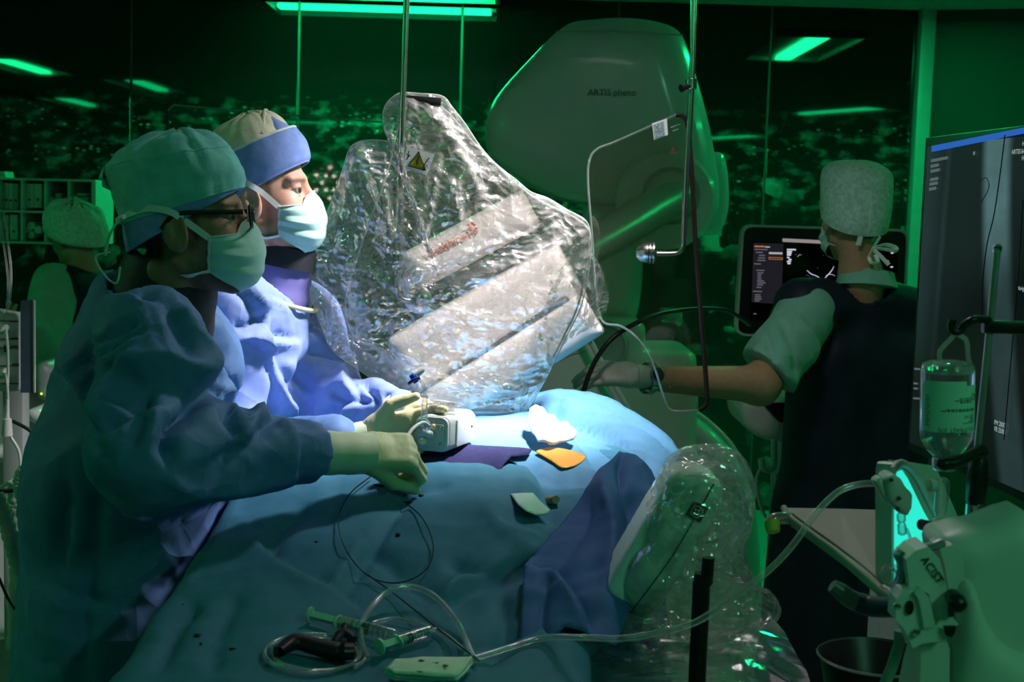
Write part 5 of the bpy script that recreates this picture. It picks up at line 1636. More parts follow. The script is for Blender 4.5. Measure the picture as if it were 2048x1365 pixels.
def on_drape(pts, lift=0.006):
    return [drape_pt(a, b_, lift + (c[0] if c else 0)) for (a, b_, *c) in pts]
def ell(cx, cy, rx, ry, a0, a1, n=16, lift=None):
    return [(cx + rx * math.cos(t), cy + ry * math.sin(t)) for t in np.radians(np.linspace(a0, a1, n))]
tag(tube('tubing_coil', on_drape(ell(625, 1318, 96, 38, 200, 560, 24) + ell(632, 1322, 84, 32, 200, 560, 22) + ell(640, 1326, 90, 30, 210, 400, 10), 0.007), 0.0030, M_clear, None, n=8, seg=4), 'clear tubing coiled in loops around the dark handle', 'tubing')
tag(tube('tubing_loop', on_drape([(735, 1330, .002), (722, 1300, .006), (727, 1265, .012), (760, 1232, .02), (805, 1215, .024), (860, 1224, .02), (905, 1258, .012), (930, 1295, .006), (948, 1330, .002)], 0.006), 0.0042, M_clear, None, n=8), 'clear tube arching over the two syringes', 'tubing')
tag(tube('tubing_strand', on_drape([(745, 1258), (790, 1250), (850, 1262), (890, 1282), (925, 1310)], 0.008), 0.003, M_clear, None, n=8), 'thin clear tube under the arching tube by the syringes', 'tubing')
tag(tube('guide_wire', on_drape([(745, 962), (700, 1000), (677, 1050), (690, 1110), (735, 1165), (795, 1180), (850, 1155), (866, 1105), (845, 1050), (806, 1015)], 0.010) , 0.0011, M_wire, None, n=5), 'thin dark guide wire curled in a circle on the drape', 'guide wire')
tag(tube('guide_wire', on_drape([(735, 1165), (790, 1205), (870, 1270), (958, 1340)], 0.011), 0.0011, M_wire, None, n=5), 'straight thin dark wire running down to the gauze pad', 'guide wire')

# ------------------------------------------------------------------ hanging shield in its plastic cover
M_film = clearmat('sterile film', haze=0.10, hazecol=(0.97, 0.94, 0.92), gloss=0.15, grough=0.12, edge=0.45, bump=0.9, bscale=36)
M_film2 = clearmat('wrapping film', haze=0.05, hazecol=(0.9, 0.93, 0.9), gloss=0.13, grough=0.11, edge=0.40, bump=0.75, bscale=40)
M_acryl = clearmat('lead acrylic', tint=(0.93, 0.90, 0.86), haze=0.012, hazecol=(0.6, 0.5, 0.45), gloss=0.035, grough=0.02, edge=0.10)
M_acryl2 = clearmat('smoked lead acrylic', tint=(0.93, 0.88, 0.83), haze=0.012, hazecol=(0.5, 0.36, 0.32), gloss=0.035, grough=0.02, edge=0.10)
M_rimc = clearmat('acrylic rim', tint=(0.7, 0.8, 0.75), haze=0.35, hazecol=(0.8, 0.85, 0.8), gloss=0.2, edge=0.4)
M_chrome = mat('brushed steel', (0.60, 0.58, 0.56), 0.22, metal=1.0, var=0.06)
M_label = mat('label white', (0.80, 0.80, 0.78), 0.5, var=0.02)
M_yel = mat('warning yellow', (0.90, 0.50, 0.02), 0.5)
M_ink = mat('printed ink', (0.01, 0.01, 0.01), 0.6)

def px_flat(name, poly, d, m, parent, th=0.004, tri_step=None):
    """flat plate facing the room's front at distance d (or on a plane given by a function of the pixel)"""
    dd = d if callable(d) else (lambda a, b: P(a, b, d))
    A = np.array([dd(a, b) for a, b in poly])
    n = nrm(np.cross(A, np.roll(A, -1, 0)).sum(0) - 0)
    n = nrm(sum(np.cross(A[i] - A[0], A[(i + 1) % len(A)] - A[0]) for i in range(len(A))))
    if np.dot(n, CAM - A[0]) < 0: n = -n
    k = len(A)
    V = np.vstack([A, A - n * th])
    Fc = [tuple(range(k)), tuple(range(2 * k - 1, k - 1, -1))] + [(i, i + k, (i + 1) % k + k, (i + 1) % k) for i in range(k)]
    o = mesh(name, V, Fc, m, parent, smooth=False)
    bm = bmesh.new(); bm.from_mesh(o.data); bmesh.ops.recalc_face_normals(bm, faces=list(bm.faces)); bm.to_mesh(o.data); bm.free()
    return o

def px_frame(a, b, c, d):
    """axes of a flat label: a = left, b = right, c = up pixel, at distance d"""
    A, B, C_ = P(*a, d), P(*b, d), P(*c, d)
    x = nrm(B - A); y = nrm((C_ - A) - x * np.dot(C_ - A, x))
    return np.stack([x, y, np.cross(x, y)], 1)

sh1 = thing('radiation_shield', 'hanging clear radiation shield on a steel pole, inside a crinkled plastic cover', 'shield', P(812, 600, 2.74))
D1 = 2.745
tube('pole', [P(815, -60, 2.72), P(806, 200, 2.72), P(797, 540, 2.72)], 0.0065, M_chrome, sh1, n=14)
top_ = P(815, -60, 2.72)
tube('pole_top', [top_, (top_[0] + 0.012, top_[1], CEIL)], 0.0065, M_chrome, sh1, n=14, smooth_path=False)
tube('pole_sleeve', [P(802, 330, 2.72), P(796, 545, 2.72)], 0.0085, M_chrome, sh1, n=14, smooth_path=False)
tube('rod_bend', [P(796, 545, 2.72), P(795, 575, 2.72), P(799, 594, 2.72), P(812, 602, 2.725), P(826, 600, 2.735)], 0.0060, M_chrome, sh1, n=12)
hb = lathe('hub', [(0.0, 0.0), (0.022, 0.002), (0.028, 0.010), (0.028, 0.018), (0.020, 0.024), (0.010, 0.026), (0, 0.026)], P(838, 600, 2.75), M_chrome, sh1, n=28, axis=(0, -1, 0.05))
bag_out = [(788, 192), (806, 185), (838, 187), (884, 192), (905, 215), (932, 250), (960, 292), (990, 326), (1035, 362), (1062, 384), (1095, 396), (1135, 420), (1172, 442), (1182, 480), (1178, 540), (1163, 610), (1130, 680), (1098, 745), (1062, 812), (1040, 848),
           (1010, 858), (960, 862), (910, 858), (870, 848), (830, 824), (790, 796), (745, 760), (700, 728), (664, 700), (645, 660), (626, 610), (606, 550), (604, 505), (622, 466), (648, 436), (665, 395), (686, 335), (700, 296), (722, 282), (752, 280), (778, 282), (786, 272), (770, 258), (765, 232), (772, 208)]
panel_out = [(812, 215), (880, 212), (960, 300), (1060, 390), (1168, 448), (1176, 500), (1158, 605), (1125, 678), (1060, 808), (1030, 842), (940, 846), (850, 800), (760, 700), (725, 686), (700, 662), (690, 615), (700, 560), (738, 445), (775, 345)]
dpl = lambda a, b: D1 + 0.00006 * (a - 850) + 0.00002 * (b - 500)
px_flat('acrylic_panel', [tuple(p) for p in cat_rom(panel_out, 3, True)], lambda a, b: P(a, b, dpl(a, b)), M_acryl, sh1, th=0.010)
tube('panel_edge', [P(a, b, dpl(a, b)) for a, b in panel_out], 0.0035, M_rimc, sh1, n=6, closed=True, seg=4, sy=0.6)
cx_, cy_ = 880, 560
bo = cat_rom(bag_out, 11, True)
K = len(bo); RN = 120
for side, nm in ((-1, 'cover_front'), (1, 'cover_back')):
    V = []
    for j in range(RN + 1):
        rho = (j / RN) ** 0.9
        uvp = np.stack([cx_ + (bo[:, 0] - cx_) * rho, cy_ + (bo[:, 1] - cy_) * rho], 1)
        bul = 0.046 * (1 - rho ** 3) + 0.004
        for k in range(K):
            V.append(P(uvp[k, 0], uvp[k, 1], dpl(uvp[k, 0], uvp[k, 1]) + side * bul))
    V = np.array(V)
    Q = np.array([(j * K + k, j * K + (k + 1) % K, (j + 1) * K + (k + 1) % K, (j + 1) * K + k) for j in range(RN) for k in range(K)])
    sp = V.copy()
    w = crumple(sp, 5.0, 5, 50 + side, 0.60)
    # long pulls running from the tip and the hub to the edges
    uvv = proj(V)
    D = 0.0095 * w
    for (pl_, wd, hh) in (([(850, 205), (930, 330), (1000, 480)], 16, 0.010), ([(800, 210), (790, 420), (800, 590)], 14, -0.010), ([(880, 300), (850, 450), (815, 600)], 12, 0.010), ([(720, 290), (770, 420), (800, 570)], 12, 0.010),
                         ([(830, 600), (1000, 540), (1175, 470)], 14, 0.010), ([(830, 610), (1000, 640), (1130, 650)], 12, 0.008), ([(800, 560), (960, 500), (1060, 470)], 9, 0.009), ([(700, 660), (800, 700), (1000, 800)], 14, 0.009), ([(620, 520), (690, 400), (725, 290)], 14, 0.010),
                         ([(690, 610), (640, 560), (610, 540)], 12, 0.008), ([(1070, 790), (940, 760), (830, 780)], 13, 0.010)):
        dd_, _, t_ = polydist(uvv, cat_rom(pl_, 5))
        D += hh * np.exp(-(dd_ / wd) ** 2) * np.clip(np.minimum(t_, 1 - t_) * 6 + 0.2, 0, 1)
    fadeE = np.repeat(np.clip((1 - np.arange(RN + 1) / RN) * 9 + 0.25, 0, 1), K)
    N = vnormals(V, Q); sgn = np.sign(N[:, 1:2]) * side; N = N * np.where(sgn == 0, 1, sgn)
    V = V + N * (D * fadeE)[:, None]
    mesh(nm, V, Q, M_film, sh1)
tube('cover_hem', [P(a, b, dpl(a, b)) for a, b in bag_out], 0.0022, M_rimc, sh1, n=6, closed=True, seg=6, sy=0.5)
box('top_bracket', P(842, 201, 2.735), (0.082, 0.016, 0.016), M_black, sh1, R=np.array(Matrix.Rotation(math.radians(3), 3, 'Y')), bev=0.003)
# warning label
LF = lambda a, b: P(a, b, 2.690)
wl = px_flat('warning_label', [(814, 293), (869, 309), (853, 351), (806, 333)], LF, M_label, sh1, th=0.0008)
px_flat('warning_triangle', [(838, 304), (850, 340), (818, 331)], lambda a, b: P(a, b, 2.6885), M_yel, wl, th=0.0006)
for a, b in (((838, 303), (851, 341)), ((851, 341), (817, 332)), ((817, 332), (838, 303))):
    tube('triangle_edge', [P(*a, 2.688), P(*b, 2.688)], 0.0010, M_ink, wl, n=5)
tube('warning_mark', [P(838, 312, 2.688), P(833, 330, 2.688)], 0.0011, M_ink, wl, n=5)
tube('warning_mark', [P(832, 320, 2.688), P(841, 326, 2.688)], 0.0009, M_ink, wl, n=5)
for pts in ([(858, 316), (850, 328), (846, 342)], [(851, 318), (862, 325)], [(852, 330), (858, 338)], [(818, 302), (815, 316)], [(812, 308), (822, 312)], [(813, 320), (819, 310)]):
    tube('pictogram_line', [P(a, b, 2.688) for a, b in pts], 0.0010, M_ink, wl, n=5)

# ------------------------------------------------------------------ second shield: smoked panel on a bent rod
sh2 = thing('radiation_shield', 'smoked acrylic radiation shield hanging from a steel rod in front of the gantry', 'shield', P(1345, 512, 3.05))
D2 = 3.05
tube('pole', [P(1388, -40, D2 - 0.02), P(1384, 150, D2 - 0.02), P(1374, 330, D2 - 0.02), P(1368, 470, D2 - 0.02)], 0.0066, M_chrome, sh2, n=14)
t2 = P(1388, -40, D2 - 0.02)
tube('pole_top', [t2, (t2[0] + 0.015, t2[1], CEIL)], 0.0066, M_chrome, sh2, n=14, smooth_path=False)
tube('rod_bend', [P(1368, 470, D2 - 0.02), P(1367, 492, D2 - 0.02), P(1358, 505, D2 - 0.02), P(1340, 508, D2 - 0.02), P(1312, 508, D2 - 0.02)], 0.0054, M_chrome, sh2, n=12)
lathe('pole_clamp', [(0.010, -0.012), (0.013, -0.010), (0.013, 0.010), (0.010, 0.012)], P(1382, 168, D2 - 0.02), M_chrome, sh2, n=18)
tube('clamp_screw', [P(1378, 172, D2 - 0.04), P(1362, 177, D2 - 0.05)], [0.005, 0.009], M_black, sh2, n=12)
lathe('hub_ball', [(0.0, -0.024), (0.012, -0.022), (0.020, -0.012), (0.022, -0.002), (0.022, 0.004)], P(1293, 506, D2 - 0.02), M_chrome, sh2, n=24, axis=(1, -0.1, 0))
lathe('hub_ring', [(0.018, 0.004), (0.024, 0.006), (0.024, 0.010), (0.020, 0.012), (0.024, 0.014), (0.024, 0.018), (0.016, 0.022), (0.006, 0.024)], P(1293, 506, D2 - 0.02), M_chrome, sh2, n=24, axis=(1, -0.1, 0))
p2o = [(1180, 318), (1195, 298), (1230, 284), (1300, 253), (1352, 229), (1366, 231), (1376, 250), (1384, 350), (1393, 520), (1404, 660), (1414, 790), (1408, 814), (1396, 820), (1360, 822), (1338, 818), (1326, 790), (1312, 745), (1295, 706), (1270, 672), (1240, 652), (1205, 642), (1192, 580), (1184, 470), (1176, 360)]
pf2 = lambda a, b: P(a, b, D2 + 0.0001 * (1390 - a))
px_flat('acrylic_panel', [tuple(p) for p in cat_rom(p2o, 3, True)], pf2, M_acryl2, sh2, th=0.008)
M_rubber = mat('rubber edging', (0.035, 0.012, 0.010), 0.5)
tube('rubber_edge', [pf2(a, b) for a, b in ((1352, 230), (1366, 233), (1376, 255), (1384, 350), (1393, 520), (1404, 660), (1414, 790), (1410, 812), (1398, 820))], 0.0055, M_rubber, sh2, n=8)
tube('panel_edge', [pf2(a, b) for a, b in ((1398, 821), (1360, 823), (1338, 818), (1326, 790), (1312, 745), (1295, 706), (1270, 672), (1240, 652), (1205, 642), (1192, 580), (1184, 470), (1176, 360), (1180, 318), (1195, 298), (1230, 284), (1300, 253), (1352, 230))], 0.0028, M_rimc, sh2, n=6)
PL2 = lambda a, b: P(a, b, D2 - 0.004 + 0.0001 * (1390 - a))
lb2 = px_flat('rating_label', [(1304, 247), (1334, 237), (1336, 270), (1308, 280)], PL2, M_label, sh2, th=0.0008)
px_flat('label_print', [(1307, 250), (1327, 243), (1330, 270), (1310, 277)], lambda a, b: P(a, b, D2 - 0.0055 + 0.0001 * (1390 - a)), mat('label print', (0.25, 0.33, 0.34), 0.6, var=0.6, vscale=200), lb2, th=0.0006)
px_flat('warning_triangle', [(1346, 294), (1354, 307), (1338, 307)], PL2, mat('warning dark', (0.12, 0.04, 0.02), 0.6), sh2, th=0.0008)
for (a, b, w) in ((1341, 254, 20), (1345, 261, 12)):
    px_flat('faint_print', [(a, b), (a + w, b - w * 0.35), (a + w, b + 2.2 - w * 0.35), (a, b + 2.2)], PL2, mat('faint print', (0.22, 0.30, 0.24), 0.6, var=0.5, vscale=400), sh2, th=0.0006)

# ------------------------------------------------------------------ C-arm robot
M_shell = mat('gantry shell white', (0.60, 0.62, 0.61), 0.28, spec=0.5, var=0.015, coat=0.3)
M_shell2 = mat('gantry shell grey', (0.34, 0.36, 0.36), 0.35, var=0.02)
M_txtg = mat('grey lettering', (0.02, 0.03, 0.03), 0.5)
def soft_extrude(name, poly, d0, d1, rnd, m, parent, h=0.016, rp=5):
    """rounded body: the side outline (photo pixels at d0) carried back to d1 with soft edges"""
    pl_ = cat_rom(poly, rp, True) if rp else np.asarray(poly, float)
    A = np.array([P(a, b, d0) for a, b in pl_])[:, [0, 2]]
    ym, yh = (d0 + d1) / 2, (d1 - d0) / 2
    def f(p):
        q = p[:, [0, 2]]
        d, _, _ = polydist(q, np.vstack([A, A[:1]]))
        ins = np.zeros(len(q), bool); j = len(A) - 1
        for i in range(len(A)):
            xi, yi = A[i]; xj, yj = A[j]
            ins ^= ((yi > q[:, 1]) != (yj > q[:, 1])) & (q[:, 0] < (xj - xi) * (q[:, 1] - yi) / (yj - yi + 1e-12) + xi)
            j = i
        d2 = np.where(ins, -d, d) + rnd
        w = np.abs(p[:, 1] - ym) - yh + rnd
        o = np.stack([d2, w], 1)
        return np.linalg.norm(np.maximum(o, 0), axis=1) + np.minimum(o.max(1), 0) - rnd
    lo, hi = A.min(0) - 2 * h, A.max(0) + 2 * h
    V, Q = sdf_mesh(f, rng_axis(lo[0], hi[0], h), rng_axis(d0 - 2 * h, d1 + 2 * h, h), rng_axis(lo[1], hi[1], h))
    V = relax(V, Q, 2, 0.4)
    return mesh(name, V, Q, m, parent)

ga = thing('c_arm_robot', 'white C-arm X-ray robot with tall rounded hood behind the shields', 'x-ray machine', (P(1250, 400, 5.0)[0], 5.0, 0))
hood = soft_extrude('hood', [(968, 262), (985, 196), (1055, 115), (1132, 41), (1190, 29), (1250, 25), (1310, 31), (1358, 46), (1380, 76), (1400, 140), (1424, 225), (1442, 318), (1450, 390), (1440, 440), (1400, 446), (1330, 430), (1240, 412), (1150, 403), (1080, 378), (1010, 332), (974, 300)], 4.70, 5.35, 0.13, M_shell, ga, h=0.018, rp=3)
soft_extrude('rear_shell', [(1424, 305), (1447, 303), (1458, 330), (1463, 400), (1456, 440), (1440, 468), (1392, 470), (1370, 440), (1380, 330)], 5.0, 5.45, 0.05, M_shell, ga, h=0.016)
tube('hood_seam', [P(1112, 64, 4.70), P(1150, 62, 4.698), P(1240, 62, 4.697), P(1330, 68, 4.698), P(1366, 70, 4.70)], 0.003, M_shell2, hood, n=6)
Rt = np.stack([nrm(P(1272, 187, 4.69) - P(1175, 187, 4.69)), np.array([0, 0, 1.0]), np.array([0, -1.0, 0])], 1)
text('lettering', 'ARTIS pheno', P(1175, 191, 4.693), Rt, 0.031, M_txtg, hood, sx=1.0, ext=0.0006)
# round joint and the white arm that leaves it, its shadow painted as grey shell
jt = lathe('joint_disc', [(0.0, -0.06), (0.155, -0.06), (0.170, -0.045), (0.170, 0.02), (0.12, 0.03), (0.0, 0.03)], P(1330, 400, 4.66), M_shell, ga, n=40, axis=(0, 1, 0))
lathe('joint_ring', [(0.085, -0.012), (0.098, -0.010), (0.098, 0.0), (0.085, 0.0)], P(1342, 392, 4.60), M_shell2, jt, n=32, axis=(0, 1, 0), ring=True)
tube('arm', [P(1352, 395, 4.50), P(1300, 422, 4.35), P(1235, 462, 4.10), P(1160, 505, 3.85), P(1090, 550, 3.65)], [0.075, 0.078, 0.072, 0.066, 0.06], M_shell2, ga, n=20, sy=0.75)
soft_extrude('column', [(1182, 400), (1288, 400), (1292, 470), (1290, 560), (1280, 632), (1262, 652), (1205, 655), (1190, 600), (1172, 520)], 4.78, 5.15, 0.10, M_shell, ga, h=0.016)
soft_extrude('lower_housing', [(1150, 645), (1230, 640), (1290, 648), (1296, 700), (1330, 704), (1388, 706), (1398, 730), (1402, 800), (1396, 880), (1385, 960), (1200, 960), (1140, 940), (1135, 700)], 4.62, 5.1, 0.06, M_shell, ga, h=0.018)
lathe('pivot_cap', [(0.085, 0), (0.085, 0.02), (0.070, 0.03), (0.068, 0.012), (0.03, 0.008), (0, 0.008)], P(1208, 692, 4.60), M_shell2, ga, n=32, axis=(0, -1, 0.1))
soft_extrude('floor_base', [(1250, 840), (1330, 815), (1375, 812), (1400, 835), (1440, 870), (1470, 905), (1500, 960), (1520, 1040), (1530, 1180), (1535, 1280), (1200, 1280), (1200, 1000)], 4.70, 5.2, 0.05, M_shell, ga, h=0.022)
tube('base_edge', [P(1362, 812, 4.69), P(1400, 832, 4.69), P(1440, 866, 4.69), P(1470, 903, 4.69), P(1500, 960, 4.69)], 0.010, M_shell, ga, n=8)
# inclined panel with rail beside the table
pn = thing('table_side_unit', 'green-lit flat white unit with a diagonal rail beneath the gantry', 'equipment', (P(1170, 760, 4.0)[0], 4.0, 0))
soft_extrude('unit_body', [(1058, 680), (1145, 652), (1160, 668), (1210, 770), (1250, 850), (1256, 930), (1080, 940), (1040, 900), (1040, 740)], 3.92, 4.2, 0.02, M_shell, pn, h=0.014, rp=0)
box('unit_foot', (P(1150, 900, 4.06)[0], 4.06, 0.39), (0.20, 0.2, 0.80), M_shell2, pn, bev=0.02)
for k in range(2):
    tube('rail', [P(1148 + 12 * k, 640 - 2 * k, 3.88), P(1190 + 12 * k, 722, 3.88), P(1258 + 12 * k, 842, 3.88)], 0.008, M_shell, pn, n=10)
tube('panel_seam', [P(1060, 760, 3.918), P(1130, 715, 3.918), P(1180, 700, 3.918)], 0.0022, M_shell2, pn, n=5)
px_flat('indicator', [(1172, 672), (1182, 678), (1184, 686), (1174, 684)], 3.868, M_black, pn, th=0.004)

# detector and tube housing of the C-arm, seen through the plastic cover
dt = thing('x_ray_detector', 'white X-ray detector housing of the C-arm, seen through the plastic cover', 'x-ray detector', P(985, 700, 3.3))
def px_bar(name, a, b, half, d0, d1, m, parent, rnd=0.02, h=0.010):
    a, b = np.array(a, float), np.array(b, float)
    u = (b - a) / np.linalg.norm(b - a); n_ = np.array([-u[1], u[0]]) * half
    return soft_extrude(name, [a - n_, b - n_, b + n_, a + n_], d0, d1, rnd, m, parent, h=h, rp=0)
M_det = mat('detector shell', (0.82, 0.78, 0.78), 0.35, var=0.02)
M_dark = mat('detector dark band', (0.05, 0.05, 0.06), 0.4)
px_bar('arm_housing', (815, 548), (1065, 415), 42, 3.20, 3.40, M_det, dt, 0.045)
px_bar('arm_shadow_gap', (900, 575), (1150, 470), 26, 3.30, 3.38, M_shell2, dt, 0.01)
px_bar('detector_head', (800, 742), (1150, 545), 66, 3.12, 3.36, M_det, dt, 0.03)
px_bar('dark_band', (808, 826), (1140, 600), 13, 3.10, 3.32, M_dark, dt, 0.006)
px_bar('front_plate', (790, 880), (1190, 628), 46, 3.05, 3.36, M_det, dt, 0.03)
u_ = nrm(P(945, 470, 3.19) - P(858, 515, 3.19)); w_ = np.array([0, -1.0, 0]); v_ = np.cross(w_, u_)
M_org = mat('orange lettering', (0.62, 0.10, 0.04), 0.5)
text('lettering', 'Healthineers', P(857, 517, 3.196), np.stack([u_, v_, w_], 1), 0.026, M_org, dt, ext=0.0006)
for (a, b) in ((940, 456), (948, 450), (944, 447), (952, 457), (936, 450)):
    lathe('logo_dot', [(0.0035, 0), (0.0035, 0.001), (0, 0.001)], P(a, b, 3.197), M_org, dt, n=10, axis=(0, -1, 0))
# film around the free end of the detector
fd, _, _ = sheet('detector_film', [(1100, 560), (1150, 505), (1178, 495), (1200, 530), (1216, 590), (1212, 625), (1190, 655), (1130, 690), (1090, 720), (1060, 740)],
      [(1100, 560, 3.02), (1178, 495, 3.02), (1216, 600, 3.06), (1130, 690, 3.02), (1060, 740, 3.0), (1150, 600, 2.98)], M_film2, None, step=4, crum=0.006, cf=12, seed=71, th=0, octs=4)
tag(fd, 'crinkled clear film wrapped round the free detector end', 'plastic film')

# ------------------------------------------------------------------ ultrasound machine
M_cream = mat('cream plastic', (0.55, 0.58, 0.54), 0.4, var=0.03)
M_scr = mat('dark screen glass', (0.004, 0.004, 0.006), 0.12, var=0.0)
us = thing('ultrasound_machine', 'ultrasound machine with flat monitor and probe holders, in front of the back-turned person', 'ultrasound machine', (P(1640, 560, 4.3)[0], 4.35, 0))
DU = 4.30
def UP(dd=0.0): return lambda a, b: P(a, b, DU - dd)
def rpoly(pts, r=14, n=5):
    """pixel polygon with rounded corners"""
    out = []; pts = np.array(pts, float); k = len(pts)
    for i in range(k):
        p0, p1, p2 = pts[i - 1], pts[i], pts[(i + 1) % k]
        a = p1 + (p0 - p1) / np.linalg.norm(p0 - p1) * r; b = p1 + (p2 - p1) / np.linalg.norm(p2 - p1) * r
        for t in np.linspace(0, 1, n):
            out.append(tuple((1 - t) ** 2 * a + 2 * t * (1 - t) * p1 + t * t * b))
    return out
mo = px_flat('monitor', rpoly([(1484, 449), (1818, 459), (1808, 680), (1471, 672)], 22), UP(0.0), M_cream, us, th=0.045)
px_flat('bezel', rpoly([(1489, 454), (1813, 464), (1803, 675), (1476, 667)], 18), UP(0.003), mat('bezel black', (0.006, 0.007, 0.008), 0.4), mo, th=0.004)
px_flat('screen', [(1506, 484), (1796, 492), (1790, 650), (1500, 640)], UP(0.005), M_scr, mo, th=0.002)
E_gw = emat('screen grey white', (0.75, 0.73, 0.80), 0.55)
E_g1 = emat('screen panel grey', (0.11, 0.11, 0.15), 0.11)
E_g2 = emat('screen text grey', (0.45, 0.42, 0.55), 0.30)
E_or = emat('screen orange', (0.9, 0.32, 0.08), 0.5)
E_be = emat('screen header beige', (0.62, 0.52, 0.52), 0.45)
E_w = emat('screen white', (0.85, 0.82, 1.0), 0.85)
E_vi = emat('screen violet', (0.20, 0.14, 0.38), 0.3)
px_flat('side_menu', [(1507, 486), (1567, 488), (1563, 609), (1503, 605)], UP(0.006), E_g1, mo, th=0.0006)
px_flat('header_bar', [(1565, 477), (1648, 481), (1648, 488), (1565, 484)], UP(0.006), E_be, mo, th=0.0006)
def bars(name, lst, dd, m, parent, fn, h=3.0):
    for (a, b, w) in lst:
        px_flat(name, [(a, b), (a + w, b + w * 0.025), (a + w, b + h + w * 0.025), (a, b + h)], fn(dd), m, parent, th=0.0005)
bars('menu_line', [(1509, 498, 26), (1512, 504, 14), (1518, 510, 12), (1516, 515, 14), (1515, 520, 16), (1508, 527, 14), (1513, 540, 16), (1515, 545, 12), (1515, 549, 8), (1515, 553, 7), (1515, 557, 8), (1514, 561, 14), (1515, 565, 16), (1514, 569, 12), (1513, 574, 10), (1506, 582, 18), (1510, 589, 11), (1510, 593, 12), (1509, 597, 14), (1509, 601, 10), (1507, 627, 6)], 0.008, E_g2, mo, UP, 2.0)
bars('menu_title', [(1509, 491.5, 20)], 0.008, E_or, mo, UP, 3.0)
bars('menu_title', [(1530, 493, 10)], 0.008, E_gw, mo, UP, 2.4)
bars('menu_button', [(1538, 504.5, 27)], 0.008, E_gw, mo, UP, 4.0)
for a, b in (((1538, 515), (1565, 516)), ((1565, 516), (1565, 519.5)), ((1565, 519.5), (1538, 518.8)), ((1538, 518.8), (1538, 515))):
    tube('selected_button', [P(*a, DU - 0.009), P(*b, DU - 0.009)], 0.0009, E_or, mo, n=4)
bars('scan_text', [(1574, 498, 18), (1574, 502, 10), (1574, 505.5, 9), (1574, 509, 8), (1574, 514, 5), (1577, 518, 6), (1574, 522, 8), (1575, 526, 6), (1570, 588, 21), (1570, 591, 20), (1782, 505, 5), (1781, 533, 5), (1769, 521, 8)], 0.009, E_w, mo, UP, 2.6)
for nm, pts, r, e in (('scan_wall', [(1614, 541), (1622, 548), (1632, 552), (1646, 559), (1654, 552), (1663, 542), (1668, 533)], [.004, .008, .007, .006, .006, .006, .003], E_w), ('scan_wall', [(1653, 551), (1662, 549), (1670, 552)], [.005, .004, .003], E_w),
                      ('scan_echo', [(1603, 556), (1610, 558)], [.008, .010], E_vi), ('scan_echo', [(1612, 550), (1620, 553)], [.006, .005], E_vi),
                      ('scan_fleck', [(1595, 514), (1599, 510), (1603, 511)], [.002, .003, .002], E_w), ('scan_fleck', [(1592, 509), (1593, 509.5)], [.002, .002], E_w), ('scan_fleck', [(1646, 511), (1648, 512)], [.002, .002], E_g2), ('scan_fleck', [(1634, 535), (1636, 537)], [.002, .002], E_g2), ('scan_fleck', [(1594, 557), (1595, 558)], [.002, .002], E_or)):
    tube(nm, [P(a, b, DU - 0.008) for a, b in pts], [q * 0.6 for q in r], e, mo, n=8, sy=0.25)
# console
soft_extrude('console', [(1484, 812), (1500, 798), (1530, 792), (1580, 800), (1680, 812), (1700, 850), (1690, 890), (1600, 892), (1540, 884), (1510, 872), (1488, 850)], 3.98, 4.30, 0.025, M_cream, us, h=0.012)
for (a, b) in ((1496, 806), (1499, 822), (1502, 838)):
    hl = lathe('probe_holder', [(0.030, 0.0), (0.034, 0.004), (0.034, 0.012), (0.027, 0.014), (0.026, 0.006), (0.0, 0.005)], P(a, b, 4.06 - 0.002 * (b - 806) / 16), M_cream, us, n=22, axis=(0, -0.55, 0.85))
    lathe('holder_hole', [(0.024, 0.0145), (0.0, 0.0150)], P(a, b, 4.06 - 0.002 * (b - 806) / 16), M_black, hl, n=22, axis=(0, -0.55, 0.85))
lathe('probe_grip', [(0.012, 0), (0.013, 0.03), (0.010, 0.045), (0, 0.047)], P(1497, 818, 4.02), M_cream, us, n=14, axis=(0.05, -0.1, 1))
px_flat('control_panel', rpoly([(1524, 806), (1640, 806), (1660, 850), (1560, 846)], 8), lambda a, b: P(a, b, 3.972), M_black, us, th=0.006)
box('pillar', (P(1600, 900, 4.35)[0], 4.36, 0.62), (0.16, 0.16, 1.1), M_shell2, us, bev=0.03)
box('monitor_arm', (P(1640, 700, 4.36)[0], 4.38, 1.14), (0.10, 0.06, 0.35), M_shell2, us, bev=0.02)
box('wheel_base', (P(1600, 900, 4.35)[0], 4.30, 0.08), (0.30, 0.5, 0.14), M_shell2, us, bev=0.04)
tube('cable_hook', [P(1548, 880, 3.97), P(1548, 930, 3.96), P(1540, 940, 3.95), P(1526, 936, 3.94), P(1522, 918, 3.94)], 0.010, M_cream, us, n=10)
tube('hook_cable', [P(1522, 935, 3.94), P(1514, 960, 3.94), P(1520, 1010, 3.94), P(1540, 1040, 3.94), P(1556, 1000, 3.95), P(1552, 950, 3.96)], 0.005, M_cream, us, n=8)
pc = tag(tube('probe_cable', [P(1500, 650, 4.22), P(1455, 622, 4.0), P(1395, 618, 3.7), P(1320, 628, 3.45), P(1262, 652, 3.34), P(1222, 680, 3.30), P(1195, 715, 3.285), P(1178, 750, 3.28), P(1168, 780, 3.28), P(1150, 830, 3.28)], 0.0062, M_black, None, n=10), 'black probe cable held in the white gloved hand', 'cable')

